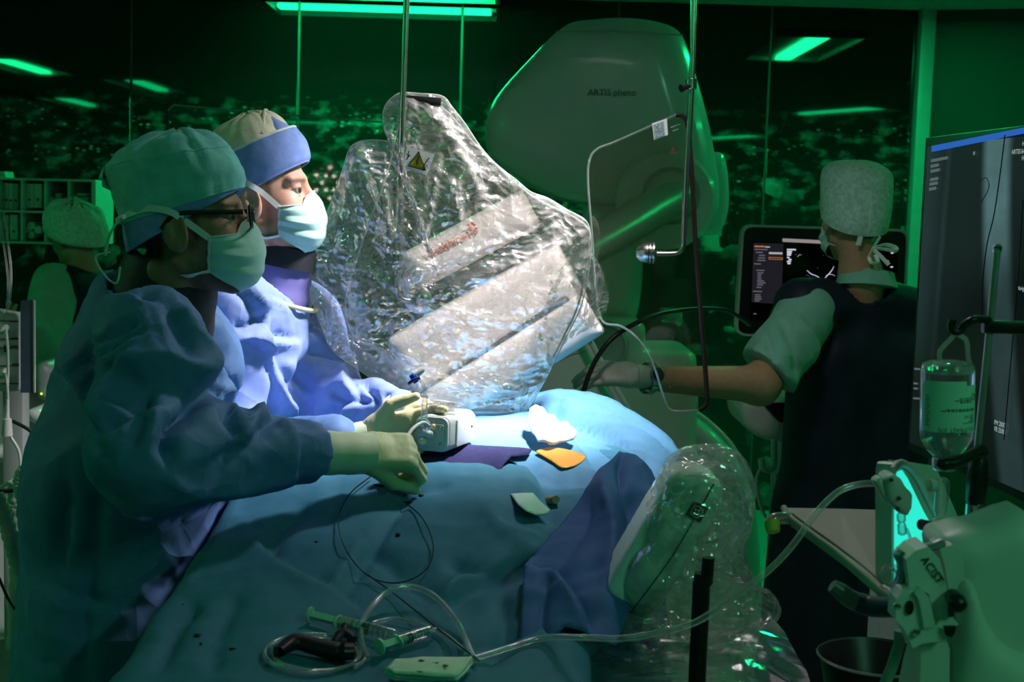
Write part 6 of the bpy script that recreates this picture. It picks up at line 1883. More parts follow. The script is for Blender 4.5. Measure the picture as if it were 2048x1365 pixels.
# ------------------------------------------------------------------ large display on the right
E0, E1 = P(1846, 275, 3.10), P(2060, 231, 2.60)
ex = nrm([E1[0] - E0[0], E1[1] - E0[1], 0]); en = np.array([ex[1], -ex[0], 0])
def DPL(off=0.0):
    def f(a, b):
        v = CR @ np.array([(a - CX) / F_PX, -(b - CY) / F_PX, -1.0])
        o = E0 + en * off
        return CAM + v * (np.dot(o - CAM, en) / np.dot(v, en))
    return f
ds = thing('display', 'large X-ray display at the right edge showing a bright bone shaft', 'display', E0 - [0, 0, 0.75])
BL = DPL()(1822, 905)
Wd, zt, zb = 1.20, E0[2], BL[2]
def dq(u, z, off=0.0): return E0 * [1, 1, 0] + ex * u + en * off + np.array([0, 0, z])
Rd = np.stack([ex, np.array([0, 0, 1.0]), np.cross(ex, [0, 0, 1.0])], 1)
M_dbez = mat('display bezel', (0.006, 0.007, 0.008), 0.4)
prism('casing', [(-Wd / 2, -(zt - zb) / 2), (Wd / 2, -(zt - zb) / 2), (Wd / 2, (zt - zb) / 2), (-Wd / 2, (zt - zb) / 2)], dq(Wd / 2, (zt + zb) / 2, -0.04), Rd, 0.07, M_dbez, ds, bev=0.006)
def xray_mat():
    m = bpy.data.materials.new('x-ray picture'); m.use_nodes = True
    nt = m.node_tree; N = nt.nodes.new; L = nt.links.new
    b = nt.nodes['Principled BSDF']; inp(b, 'Roughness', 0.25); inp(b, 'Base Color', (0.01, 0.012, 0.012, 1)); inp(b, 'Specular IOR Level', 0.3)
    tc = N('ShaderNodeTexCoord'); sp = N('ShaderNodeSeparateXYZ'); L(tc.outputs['UV'], sp.inputs[0])
    def mth(op, a, c=None):
        n = N('ShaderNodeMath'); n.operation = op
        for i, v in enumerate((a, c)):
            if v is None: continue
            if isinstance(v, (int, float)): n.inputs[i].default_value = v
            else: L(v, n.inputs[i])
        return n.outputs[0]
    def sm(v, a, c):
        n = N('ShaderNodeMapRange'); n.interpolation_type = 'SMOOTHSTEP'; L(v, n.inputs[0]); n.inputs[1].default_value = a; n.inputs[2].default_value = c
        return n.outputs[0]
    U, Vv = sp.outputs[0], sp.outputs[1]
    nz = N('ShaderNodeTexNoise'); nz.inputs['Scale'].default_value = 9; nz.inputs['Detail'].default_value = 6; L(tc.outputs['UV'], nz.inputs['Vector'])
    cen = mth('ADD', 0.300, mth('MULTIPLY', mth('POWER', mth('SUBTRACT', 1.0, Vv), 1.6), 0.14))
    d = mth('ABSOLUTE', mth('SUBTRACT', U, cen))
    bone = mth('MULTIPLY', sm(d, 0.065, 0.030), mth('ADD', 0.55, nz.outputs['Fac']))
    left = mth('MULTIPLY', sm(U, 0.12, 0.0), 0.35)
    streak = mth('MULTIPLY', sm(mth('ABSOLUTE', mth('SUBTRACT', U, mth('ADD', 0.075, mth('MULTIPLY', Vv, 0.03)))), 0.02, 0.0), 0.25)
    dark = sm(mth('ADD', Vv, mth('MULTIPLY', U, -0.9)), 0.18, 0.52)
    tot = mth('MULTIPLY', mth('ADD', mth('ADD', mth('MULTIPLY', bone, 0.115), 0.011), mth('MULTIPLY', mth('ADD', left, streak), 0.045)), mth('ADD', mth('MULTIPLY', dark, 0.75), 0.25))
    cc = N('ShaderNodeCombineColor'); L(mth('MULTIPLY', tot, 0.50), cc.inputs[0]); L(mth('MULTIPLY', tot, 1.0), cc.inputs[1]); L(mth('MULTIPLY', tot, 1.05), cc.inputs[2])
    L(cc.outputs[0], b.inputs['Emission Color']); inp(b, 'Emission Strength', 1.0)
    return m
scr = mesh('screen', [dq(0.022, zb + 0.02, -0.002), dq(Wd - 0.02, zb + 0.02, -0.002), dq(Wd - 0.02, zt - 0.022, -0.002), dq(0.022, zt - 0.022, -0.002)], [(0, 1, 2, 3)], xray_mat(), ds, smooth=False)
uvl = scr.data.uv_layers.new(name='UVMap')
for i, uvc in enumerate([(0, 0), (1, 0), (1, 1), (0, 1)]): uvl.data[i].uv = uvc
E_blue = emat('title bar blue', (0.03, 0.16, 0.62), 0.75)
px_flat('title_bar', [(1863, 292), (2058, 253), (2058, 265), (1863, 304)], DPL(0.001), E_blue, scr, th=0.001)
E_dim = emat('screen dim text', (0.55, 0.75, 0.75), 0.16)
E_txt = emat('screen text', (0.7, 0.85, 0.9), 0.55)
for (a, b, w) in ((1862, 319, 33), (1861, 330, 16), (1861, 340, 18), (1860, 357, 16), (1859, 366, 16), (1858, 376, 14)):
    px_flat('text_line', [(a, b), (a + w, b - w * 0.2), (a + w, b + 6 - w * 0.2), (a, b + 6)], DPL(0.001), E_dim, scr, th=0.0006)
for (a, b, w) in ((1828, 736, 12), (1827, 765, 8), (1827, 775, 8), (1826, 795, 14)):
    px_flat('text_line', [(a, b), (a + w, b + 1), (a + w, b + 5), (a, b + 4)], DPL(0.001), E_dim, scr, th=0.0006)
def dtext(s, a, b, size, e):
    text('screen_lettering', s, DPL(0.0015)(a, b), np.stack([ex, np.array([0, 0, 1.0]), np.cross(ex, [0, 0, 1.0])], 1), size, e, scr)
dtext('H', 1946, 311, 0.0125, E_txt)
dtext('H', 2044, 292, 0.0125, E_txt)
dtext('ARTIS1640', 2023, 309, 0.0135, E_txt)
dtext('HF', 2043, 321, 0.0135, E_txt)
dtext('FM 2000', 1988, 849, 0.0135, E_txt)
dtext('FB 2500', 1988, 862, 0.0135, E_txt)
dtext('Naviga', 2034, 580, 0.012, E_txt)
M_wl = mat('screen wire line', (0.005, 0.005, 0.005), 0.6)
tube('wire_trace', [DPL(0.003)(a, b) for a, b in ((2010, 270), (2000, 350), (1988, 430), (1974, 490), (1966, 560), (1964, 640))], 0.0012, M_wl, scr, n=5)
tube('wire_trace', [DPL(0.003)(a, b) for a, b in ((1960, 362), (1972, 356), (1978, 370), (1974, 385), (1962, 405))], 0.0009, M_wl, scr, n=5)
tube('screen_divider', [DPL(0.003)(a, b) for a, b in ((2046, 400), (2036, 560), (2022, 720), (2008, 880))], 0.0010, M_wl, scr, n=5)
box('display_arm', dq(Wd * 0.55, zt + 0.3, -0.12), (0.06, 0.06, 1.0), M_dbez, ds, bev=0.01)

# ------------------------------------------------------------------ contrast injector, bottom right
M_inj = mat('injector shell', (0.60, 0.64, 0.60), 0.42, spec=0.4, var=0.02)
M_inj2 = mat('injector door', (0.66, 0.70, 0.68), 0.4, var=0.02)
inj = thing('contrast_injector', 'white contrast injector with hinged syringe door in the lower right corner', 'injector', (P(1980, 1250, 1.5)[0], 1.55, 0))
soft_extrude('shell', [(1885, 1100), (1920, 1076), (1980, 1066), (2100, 1062), (2100, 1480), (1852, 1480), (1860, 1330), (1878, 1255), (1905, 1180)], 1.44, 1.55, 0.030, M_inj, inj, h=0.008, rp=3)
soft_extrude('shell_flank', [(1935, 1190), (1960, 1170), (1985, 1250), (2030, 1310), (2100, 1350), (2100, 1480), (1925, 1480), (1925, 1280)], 1.41, 1.50, 0.028, M_inj, inj, h=0.008, rp=3)
px_flat('door_top', [(1812, 1120), (1832, 1102), (1856, 1094), (1880, 1118), (1892, 1170), (1906, 1236), (1918, 1250), (1896, 1262), (1874, 1258), (1858, 1190), (1838, 1176), (1820, 1182)], 1.425, M_inj2, inj, th=0.045)
px_flat('door_rim', [(1880, 1098), (1906, 1090), (1926, 1116), (1930, 1170), (1928, 1250), (1910, 1254), (1896, 1170), (1890, 1130)], 1.44, M_inj, inj, th=0.04)
px_flat('hinge_plate', [(1794, 1200), (1806, 1184), (1842, 1176), (1858, 1196), (1872, 1252), (1892, 1262), (1894, 1282), (1844, 1288), (1826, 1298), (1808, 1258), (1790, 1240)], 1.415, M_inj2, inj, th=0.03)
px_flat('hinge_facet', [(1828, 1186), (1842, 1176), (1858, 1196), (1872, 1252), (1848, 1258), (1838, 1200)], 1.410, M_inj, inj, th=0.01)
for (a, b) in ((1793, 1213), (1831, 1266)):
    lathe('hinge_screw', [(0.004, 0), (0.004, 0.003), (0, 0.004)], P(a, b, 1.413), M_chrome, inj, n=12, axis=(0, -1, 0))
lathe('hinge_hole', [(0.0045, 0), (0.0045, 0.001), (0, 0.0012)], P(1819, 1216, 1.413), M_black, inj, n=14, axis=(0, -1, 0), sy=1.8, xhint=(1, 0, 0))
tube('latch_knob', [P(1904, 1192, 1.42), P(1914, 1206, 1.40), P(1922, 1216, 1.40)], [0.008, 0.010, 0.008], M_black, inj, n=12)
px_flat('latch_slot', [(1898, 1214), (1910, 1216), (1908, 1234), (1898, 1236)], 1.418, M_black, inj, th=0.004)
px_flat('door_slot', [(1888, 1254), (1912, 1254), (1910, 1266), (1904, 1276), (1892, 1272)], 1.408, M_black, inj, th=0.004)
px_flat('lower_panel', [(1842, 1290), (1894, 1284), (1900, 1300), (1898, 1480), (1838, 1480)], 1.43, M_inj, inj, th=0.03)
ul = nrm(P(1868, 1150, 1.42) - P(1842, 1113, 1.42)); uw = np.array([0, -1.0, 0]); uv_ = np.cross(uw, ul)
text('door_lettering', 'ACIST', P(1841, 1120, 1.4235), np.stack([ul, uv_, uw], 1), 0.0125, mat('navy lettering', (0.01, 0.012, 0.05), 0.5), inj, ext=0.0003)
text('door_lettering', 'CVi', P(1864, 1148, 1.4235), np.stack([ul, uv_, uw], 1), 0.0115, mat('olive lettering', (0.30, 0.36, 0.20), 0.5), inj, ext=0.0003)
M_brk = mat('bracket steel', (0.35, 0.38, 0.38), 0.3, metal=0.8)
tube('steel_bracket', [P(1802, 1100, 1.45), P(1796, 1112, 1.45), P(1804, 1132, 1.45), P(1800, 1158, 1.45), P(1790, 1182, 1.45)], 0.011, M_brk, inj, n=10, sy=0.4)
tube('tube_cradle', [P(1822, 1112, 1.44), P(1838, 1100, 1.44), P(1862, 1094, 1.445), P(1880, 1086, 1.45)], 0.010, M_brk, inj, n=10, sy=0.5)
lathe('clear_knob', [(0.0115, 0), (0.0130, 0.006), (0.0100, 0.014), (0.0085, 0.014), (0.008, 0.003), (0, 0.002)], P(1786, 1150, 1.47), M_clear, inj, n=20, axis=(-0.6, -0.8, 0.1))
box('foot_column', (P(1980, 1250, 1.5)[0] + 0.02, 1.62, 0.50), (0.16, 0.16, 1.0), M_inj, inj, bev=0.02)
box('foot_base', (P(1980, 1250, 1.5)[0] + 0.02, 1.62, 0.05), (0.44, 0.44, 0.10), M_inj, inj, bev=0.02)

# lit touch panel of the injector
tp = thing('touch_panel', 'injector touch panel glowing cyan in a curved white frame', 'control panel', P(1830, 1100, 1.75))
TPF = lambda a, b: P(a, b, 1.70 + 0.00125 * (a - 1786))
px_flat('panel_frame', [tuple(q) for q in cat_rom([(1783, 1165), (1783, 1040), (1784, 940), (1796, 926), (1812, 930), (1830, 950), (1860, 1010), (1900, 1085), (1920, 1120), (1920, 1165)], 4)], TPF, M_inj2, tp, th=0.022)
E_cy = emat('touch panel backlight', (0.03, 0.86, 0.66), 1.0)
px_flat('lit_screen', [(1789, 1160), (1789, 985), (1794, 944), (1803, 940), (1815, 958), (1846, 1022), (1886, 1094), (1900, 1130), (1900, 1160)], lambda a, b: TPF(a, b) - np.array([0, 0.003, 0]), E_cy, tp, th=0.001)
tube('frame_lip', [TPF(a, b) - np.array([0, 0.004, 0]) for a, b in ((1784, 940), (1796, 926), (1812, 930), (1830, 950), (1860, 1010), (1905, 1090))], 0.005, mat('frame lip', (0.74, 0.66, 0.66), 0.4), tp, n=8)
px_flat('back_wing', [(1812, 928), (1880, 938), (1925, 1040), (1945, 1110), (1905, 1092), (1858, 1006), (1830, 950)], lambda a, b: TPF(a, b) + np.array([0, 0.02, 0]), M_inj, tp, th=0.02)
tube('panel_mount', [P(1850, 1100, 1.80), P(1880, 1160, 1.74), P(1900, 1200, 1.66)], 0.02, M_inj, tp, n=10)

# pressure sensor clipped to the touch panel, with its line to the table
ps = thing('pressure_sensor', 'beige pressure sensor clip with clear line in front of the cyan panel', 'sensor', P(1800, 1000, 1.62))
DS = 1.63
soft_extrude('clip_body', [(1770, 955), (1790, 951), (1806, 960), (1812, 975), (1828, 990), (1826, 1020), (1816, 1038), (1796, 1026), (1776, 1002)], DS, DS + 0.045, 0.006, M_cream, ps, h=0.004, rp=0)
soft_extrude('clip_jaw', [(1748, 966), (1764, 955), (1772, 965), (1778, 990), (1784, 1010), (1772, 1006), (1758, 980)], DS + 0.005, DS + 0.035, 0.005, M_cream, ps, h=0.004, rp=0)
for (a, b) in ((1782, 960), (1798, 997), (1795, 1018)):
    lathe('clip_screw', [(0.0025, 0), (0.0025, 0.002), (0, 0.003)], P(a, b, DS - 0.001), M_black, ps, n=10, axis=(0, -1, 0.1))
lathe('luer', [(0.0035, 0), (0.0055, 0.003), (0.0055, 0.010), (0.0035, 0.012), (0.0055, 0.016), (0.0055, 0.026), (0.003, 0.028), (0, 0.028)], P(1802, 1026, DS - 0.004), M_clear, ps, n=14, axis=(0.12, 0, -1))
tube('sensor_tail', [P(1813, 1058, DS - 0.004), P(1820, 1076, DS), P(1823, 1100, DS)], 0.0018, M_clear, ps, n=6)
ln = tag(tube('infusion_line', [P(1750, 967, 1.645), P(1715, 970, 1.645), P(1675, 985, 1.64), P(1630, 1030, 1.63), P(1590, 1085, 1.62), P(1550, 1130, 1.62), P(1500, 1172, 1.62), P(1430, 1222, 1.62), P(1380, 1250, 1.62), P(1310, 1268, 1.63), P(1240, 1278, 1.64), P(1170, 1276, 1.66)] + [drape_pt(a_, b_, 0.008) for a_, b_ in ((1090, 1288), (1020, 1308), (950, 1330))], 0.0042, M_clear, None, n=10), 'long clear infusion line from the sensor down to the drape', 'infusion line')

# contrast bottle, hanging neck down
DB = 1.62
bt = thing('contrast_bottle', 'clear upside-down contrast bottle with mint label on the injector pole', 'bottle', P(1893, 940, DB))
bcn = P(1896, 722, DB); bbt = P(1891, 936, DB)
bax = nrm(bbt - bcn); Lt = np.linalg.norm(bbt - bcn); br = 0.0318
M_glass = clearmat('bottle glass', tint=(0.96, 1.0, 0.98), haze=0.015, hazecol=(0.6, 0.9, 0.8), gloss=0.10, grough=0.03, edge=0.25)
glass = lathe('glass', [(0.0, 0.004), (br * 0.75, 0.001), (br * 0.94, 0.004), (br, 0.012), (br, Lt * 0.66), (br * 0.96, Lt * 0.73), (br * 0.70, Lt * 0.84), (br * 0.44, Lt * 0.90), (br * 0.42, Lt * 0.94)], bcn, M_glass, bt, n=40, axis=bax)
lathe('glass_base_ring', [(br * 0.93, 0.0045), (br * 0.98, 0.010), (br * 0.93, 0.014)], bcn, M_rimc, glass, n=40, axis=bax, ring=True)
M_liq = clearmat('contrast fluid', tint=(0.88, 0.98, 0.95), haze=0.02, hazecol=(0.5, 0.8, 0.7), gloss=0.10, grough=0.02, edge=0.2)
lathe('fluid', [(0.0, Lt * 0.40), (br * 0.93, Lt * 0.40), (br * 0.93, Lt * 0.655), (br * 0.89, Lt * 0.72), (br * 0.63, Lt * 0.835), (br * 0.38, Lt * 0.90), (0, Lt * 0.90)], bcn, M_liq, bt, n=36, axis=bax)
lathe('cap', [(0.0150, Lt * 0.90), (0.0162, Lt * 0.905), (0.0162, Lt * 1.0), (0.014, Lt * 1.02), (0, Lt * 1.02)], bcn, M_chrome, bt, n=28, axis=bax)
Rbt = frame(bax, (1, 0, 0))      # x right, y = depth, z down
def wrap(u, z, r):               # u = arc length (right positive), z down the axis
    a = u / r
    return bcn + Rbt @ np.array([r * math.sin(a), 0, z]) + np.array([0, -1.0, 0]) * r * math.cos(a)
M_lab = mat('bottle label', (0.46, 0.80, 0.68), 0.6, var=0.02)
def label_strip(name, a0, a1, z0, z1, parent, r, m, n=24):
    V = [wrap(a0 + (a1 - a0) * i / n, z, r) for z in (z0, z1) for i in range(n + 1)]
    return mesh(name, V, [(i, i + 1, i + n + 2, i + n + 1) for i in range(n)], m, parent)
lab = label_strip('label', -br * 1.45, br * 1.20, Lt * 0.205, Lt * 0.635, bt, br * 1.008, M_lab)
label_strip('label_overlap', -br * 1.30, br * 0.45, Lt * 0.165, Lt * 0.25, lab, br * 1.013, M_lab)
def text_geo(s, size, align='LEFT'):
    cu = bpy.data.curves.new('tmp', 'FONT'); cu.body = s; cu.size = size; cu.align_x = align; cu.resolution_u = 2
    o = bpy.data.objects.new('tmp', cu); COL.objects.link(o)
    bpy.context.view_layer.update()
    me = bpy.data.meshes.new_from_object(o.evaluated_get(bpy.context.evaluated_depsgraph_get()))
    V = np.array([v.co for v in me.vertices]); Fc = [tuple(p.vertices) for p in me.polygons]
    bpy.data.objects.remove(o); bpy.data.meshes.remove(me); bpy.data.curves.remove(cu)
    return V, Fc
def label_text(s, u, z, size):
    V, Fc = text_geo(s, size)       # turned upside down with the bottle
    W = [wrap(u - v[0], z + v[1], br * 1.016) for v in V]
    mesh('label_print', W, Fc, M_ink, lab, smooth=False)
label_text('SOLUTRAST 370', br * 1.05, Lt * 0.592, 0.0074)
label_text('200 ml', br * 0.95, Lt * 0.478, 0.0066)
for (u0, u1, z_, h_) in ((0.95, 0.30, 0.545, 0.0010), (0.95, 0.55, 0.530, 0.0010), (0.95, 0.70, 0.515, 0.0010), (1.00, -0.35, 0.418, 0.0012), (1.00, -0.55, 0.432, 0.0012), (0.70, 0.10, 0.318, 0.0012), (0.72, -0.05, 0.335, 0.0014), (0.72, 0.12, 0.352, 0.0014)):
    w_ = u0 - u1; k = 0; u_ = u0
    while u_ > u1:                      # fine print: broken lines, too small to read
        l_ = (0.10, 0.16, 0.07, 0.13)[k % 4]
        label_strip('fine_print', br * max(u_ - l_, u1), br * u_, Lt * z_, Lt * z_ + h_, lab, br * 1.014, M_ink, n=3)
        u_ -= l_ + 0.035; k += 1
for k in range(14):
    z0 = Lt * (0.30 + 0.021 * k)
    label_strip('label_bar', -br * 1.22, -br * (0.98 if k % 3 else 1.04), z0, z0 + 0.0009, lab, br * 1.014, M_ink, n=4)
rg = [wrap(br * 0.86 + 0.0038 * math.cos(t), Lt * 0.315 + 0.0038 * math.sin(t), br * 1.016) for t in np.linspace(0, 2 * math.pi, 14, endpoint=False)]
tube('label_emblem', rg, 0.0005, M_ink, lab, n=4, closed=True, seg=1)
tube('hanger_strap', [P(1880, 722, DB), P(1879, 706, DB), P(1888, 692, DB), P(1900, 680, DB), P(1910, 668, DB)], 0.003, M_rimc, bt, n=6, sy=0.3)
tube('hanger_strap', [P(1942, 740, DB), P(1936, 712, DB), P(1935, 692, DB), P(1930, 678, DB), P(1914, 668, DB)], 0.003, M_rimc, bt, n=6, sy=0.3)
# pole and holder
po = thing('bottle_pole', 'thin grey pole with black hook bar and clamp holding the bottle', 'pole', P(1955, 900, DB + 0.03))
DP = DB + 0.03
tube('rod', [P(1994, 505, DP), P(1975, 700, DP), P(1953, 915, DP)], 0.0045, mat('grey rod', (0.42, 0.42, 0.40), 0.35, metal=0.6), po, n=12, smooth_path=False)
lathe('rod_tip', [(0.0045, 0), (0.0056, 0.002), (0.0056, 0.007), (0.003, 0.010), (0, 0.010)], P(1994, 505, DP), M_chrome, po, n=12)
tube('hook', [P(1906, 640, DB), P(1902, 652, DB), P(1908, 662, DB), P(1920, 662, DB), P(1932, 648, DB), P(1950, 640, DB), P(1978, 640, DP)], 0.005, M_black, po, n=10)
box('hook_bar', P(2015, 655, DP), (0.062, 0.014, 0.016), M_black, po, bev=0.003)
tube('neck_clamp', [P(1874, 925, DB - 0.02), P(1888, 929, DB - 0.022), P(1910, 926, DB - 0.015), P(1940, 912, DB + 0.01), P(1962, 904, DP)], [0.005, 0.008, 0.007, 0.007, 0.010], M_black, po, n=10)
lathe('clamp_grip', [(0.008, 0.0), (0.0125, 0.006), (0.0135, 0.03), (0.0115, 0.056), (0.008, 0.064), (0, 0.064)], P(1950, 1012, DP), M_black, po, n=10, axis=(0.02, 0, 1))
lathe('steel_sleeve', [(0.0105, 0), (0.0115, 0.002), (0.0115, 0.026), (0.0095, 0.028)], P(1948, 1050, DP), M_chrome, po, n=20)
tube('lever', [P(1842, 1050, DB - 0.02), P(1880, 1056, DB - 0.01), P(1920, 1056, DP), P(1962, 1054, DP)], [0.009, 0.0085, 0.008, 0.009], M_black, po, n=10, sy=0.75)
tube('post', [P(1948, 1050, DP), P(1948, 1110, DP)], 0.010, M_chrome, po, n=14)
# drip chamber below the bottle
dc = thing('drip_chamber', 'clear drip chamber and spike below the bottle cap', 'drip chamber', P(1886, 1040, DB))
lathe('chamber', [(0.004, 0), (0.0085, -0.004), (0.0085, -0.040), (0.006, -0.048), (0.002, -0.050)], P(1886, 956, DB), M_clear, dc, n=18)
lathe('side_port', [(0.006, 0), (0.0075, 0.004), (0.0075, 0.010), (0, 0.011)], P(1874, 972, DB), M_cream, dc, n=14, axis=(-1, -0.2, 0))
tube('chamber_line', [P(1886, 1034, DB), P(1884, 1048, DB), P(1874, 1080, DB), P(1870, 1098, DB - 0.02)], 0.0024, M_clear, dc, n=8)
px_flat('drip_cap', [(1868, 1040), (1885, 1034), (1898, 1036), (1898, 1042), (1880, 1046)], DB - 0.01, M_cream, dc, th=0.006)

# beige tray, its rail and the yellow-capped tube
M_tray2 = mat('beige tray', (0.52, 0.50, 0.42), 0.55, var=0.04, vscale=12)
ty = thing('side_tray', 'flat beige tray board left of the injector', 'tray', P(1700, 1100, 1.9))
TY = lambda a, b: P(a, b, 1.86 - 0.0011 * (b - 1016))
px_flat('board', [(1567, 1016), (1680, 1018), (1779, 1021), (1779, 1194), (1765, 1183), (1690, 1118), (1584, 1040)], TY, M_tray2, ty, th=0.012)
tube('board_edge', [TY(1567, 1016), TY(1584, 1040), TY(1690, 1118), TY(1765, 1183), TY(1779, 1194)], 0.005, M_tray2, ty, n=8)
tube('edge_groove', [TY(1584, 1028) - [0, .004, 0], TY(1700, 1112) - [0, .004, 0], TY(1780, 1180) - [0, .004, 0]], 0.0016, mat('groove', (0.30, 0.29, 0.25), 0.6), ty, n=6)
tube('board_bracket', [P(1770, 1186, 1.66), P(1800, 1206, 1.62), P(1850, 1240, 1.55)], 0.012, M_brk, ty, n=8)
yt = thing('capped_tube', 'small glass elbow tube with yellow cap at the tray tip', 'tube', P(1545, 1060, 1.83))
tube('elbow', [P(1586, 1038, 1.85), P(1562, 1037, 1.835), P(1545, 1040, 1.83), P(1541, 1050, 1.83)], 0.0085, M_clear, yt, n=14)
lathe('yellow_cap', [(0.010, -0.008), (0.0105, 0.0), (0.009, 0.008), (0, 0.009)], P(1545, 1054, 1.825), mat('yellow plastic', (0.80, 0.72, 0.10), 0.4), yt, n=20, axis=(0.1, -0.5, -0.8))
rl = thing('push_handle', 'dark blue rounded push handle below the tray', 'handle bar', P(1720, 1200, 1.62))
M_nblue = mat('navy grip', (0.02, 0.035, 0.09), 0.4)
tube('grip_end', [P(1664, 1172, 1.60), P(1680, 1183, 1.60), P(1700, 1198, 1.60), P(1722, 1208, 1.60)], [0.008, 0.0105, 0.0115, 0.0115], mat('grip grey', (0.12, 0.16, 0.16), 0.3), rl, n=14)
tube('bar', [P(1718, 1206, 1.60), P(1745, 1214, 1.59), P(1790, 1214, 1.56), P(1830, 1212, 1.53)], 0.0125, M_nblue, rl, n=14)
tag(tube('hanging_hose', [P(1800, 1262, 1.46), P(1798, 1290, 1.46), P(1786, 1330, 1.46), P(1770, 1372, 1.46), P(1765, 1420, 1.47)], 0.0065, mat('grey hose', (0.20, 0.30, 0.26), 0.4), None, n=10), 'grey hose hanging down below the injector door', 'hose')
bs = thing('waste_bowl', 'dark glossy bowl rim behind the injector column', 'bowl', P(1750, 1340, 2.2))
lathe('bowl', [(0.0, -0.10), (0.06, -0.10), (0.085, -0.05), (0.095, 0.0), (0.099, 0.002), (0.095, 0.003), (0.088, -0.01), (0.05, -0.09), (0, -0.09)], P(1755, 1318, 2.2), M_black, bs, n=36)
lathe('bowl_rim', [(0.098, 0.0), (0.101, 0.003), (0.098, 0.006)], P(1755, 1318, 2.2), M_brk, bs, n=36, ring=True)
box('bowl_stand', P(1755, 1318, 2.2) + [0, 0, -0.52], (0.10, 0.10, 0.84), M_shell2, bs, bev=0.01)
tag(box('floor_cabinet', (1.16, 2.35, 0.52), (0.9, 0.5, 1.04), mat('cabinet white', (0.62, 0.66, 0.62), 0.5, var=0.08, vscale=90, bump=0.4, bscale=160), None, bev=0.03), 'low white cabinet behind the injector below the display', 'cabinet')

# ------------------------------------------------------------------ plastic-wrapped table-side unit
wu = thing('table_side_control', 'grey control unit with a square emblem on its side, tilted beside the drape', 'control unit', P(1330, 1250, 1.90))
DW = 1.84
un = soft_extrude('unit_shell', [(1214, 1182), (1270, 1080), (1335, 972), (1362, 950), (1400, 950), (1440, 966), (1452, 990), (1440, 1030), (1380, 1130), (1316, 1236), (1298, 1246), (1262, 1236), (1222, 1208)], DW, DW + 0.12, 0.022, mat('control unit shell', (0.88, 0.90, 0.86), 0.4, var=0.02), wu, h=0.006, rp=2)
tube('shell_seam', [P(1428, 968, DW - 0.001), P(1395, 1028, DW - 0.002), P(1340, 1120, DW - 0.002), P(1262, 1226, DW - 0.001)], 0.0012, M_dark, un, n=5)
EF = lambda o: (lambda a, b: P(a, b, DW - 0.002 - o))
em = px_flat('emblem_plate', [(1388, 1002), (1417, 1018), (1400, 1046), (1371, 1031)], EF(0.001), mat('emblem black', (0.012, 0.008, 0.006), 0.5), wu, th=0.002)
px_flat('emblem_field', [(1389, 1009), (1409, 1020), (1398, 1039), (1378, 1029)], EF(0.002), mat('emblem ochre', (0.35, 0.28, 0.12), 0.5), em, th=0.0006)
lathe('emblem_disc', [(0.0085, 0), (0.0085, 0.0006), (0, 0.0006)], P(1394, 1024, DW - 0.0045), M_label, em, n=22, axis=(0, -1, 0))
lathe('emblem_ring', [(0.0068, 0), (0.0068, 0.0006), (0, 0.0006)], P(1394, 1024, DW - 0.0052), M_ink, em, n=22, axis=(0, -1, 0))
for (a, b) in ((1391, 1020), (1398, 1022), (1390, 1027), (1397, 1029)):
    lathe('emblem_segment', [(0.0020, 0), (0.0020, 0.0006), (0, 0.0006)], P(a, b, DW - 0.0058), M_label, em, n=10, axis=(0, -1, 0))
pst = thing('stand_post', 'black stand post under the wrapped control unit', 'post', P(1400, 1310, 1.76))
M_stand = mat('black anodised', (0.018, 0.018, 0.020), 0.3, metal=0.4)
tube('upper_stub', [P(1417, 1116, 1.75), P(1413, 1166, 1.75)], 0.0085, M_stand, pst, n=14)
tube('collar', [P(1408, 1148, 1.75), P(1405, 1168, 1.75)], 0.0125, M_stand, pst, n=16)
tube('shaft', [P(1403, 1166, 1.75), P(1400, 1240, 1.75), P(1396, 1318, 1.75), P(1392, 1420, 1.75)], 0.0118, M_stand, pst, n=16)
tube('shaft_lower', [P(1392, 1420, 1.75), tuple(P(1392, 1420, 1.75) * [1, 1, 0])], 0.012, M_stand, pst, n=14, smooth_path=False)
wfo = [(1208, 1190), (1240, 1120), (1290, 1020), (1318, 950), (1335, 915), (1375, 893), (1430, 888), (1478, 906), (1502, 945), (1512, 990), (1506, 1050), (1488, 1098), (1500, 1140), (1520, 1180), (1548, 1192), (1562, 1220), (1552, 1246), (1520, 1262), (1500, 1290), (1440, 1300), (1380, 1288), (1310, 1282), (1260, 1270), (1222, 1230)]
bo = cat_rom(wfo, 6, True); K = len(bo); RN = 60
wc_ = np.array([1375, 1110.0])
wf = thing('wrapping_film', 'crinkled clear plastic film bag wrapped over the tilted control unit', 'plastic film', P(1375, 1280, 1.88))
for side, nm in ((-1, 'film_front'), (1, 'film_back')):
    V = []
    for j in range(RN + 1):
        rho = (j / RN) ** 0.85
        for k in range(K):
            q = wc_ + (bo[k] - wc_) * rho
            V.append(P(q[0], q[1], DW + 0.055 + side * (0.082 * (1 - rho ** 4) + 0.003)))
    V = np.array(V)
    Q = np.array([(j * K + k, j * K + (k + 1) % K, (j + 1) * K + (k + 1) % K, (j + 1) * K + k) for j in range(RN) for k in range(K)])
    N = vnormals(V, Q); sg_ = np.sign(N[:, 1:2]) * side; N = N * np.where(sg_ == 0, 1, sg_)
    fe = np.repeat(np.clip((1 - np.arange(RN + 1) / RN) * 8 + 0.3, 0, 1), K)
    V = V + N * (0.0075 * crumple(V, 9, 5, 90 + side, 0.65) * fe)[:, None]
    mesh(nm, V, Q, M_film2, wf)
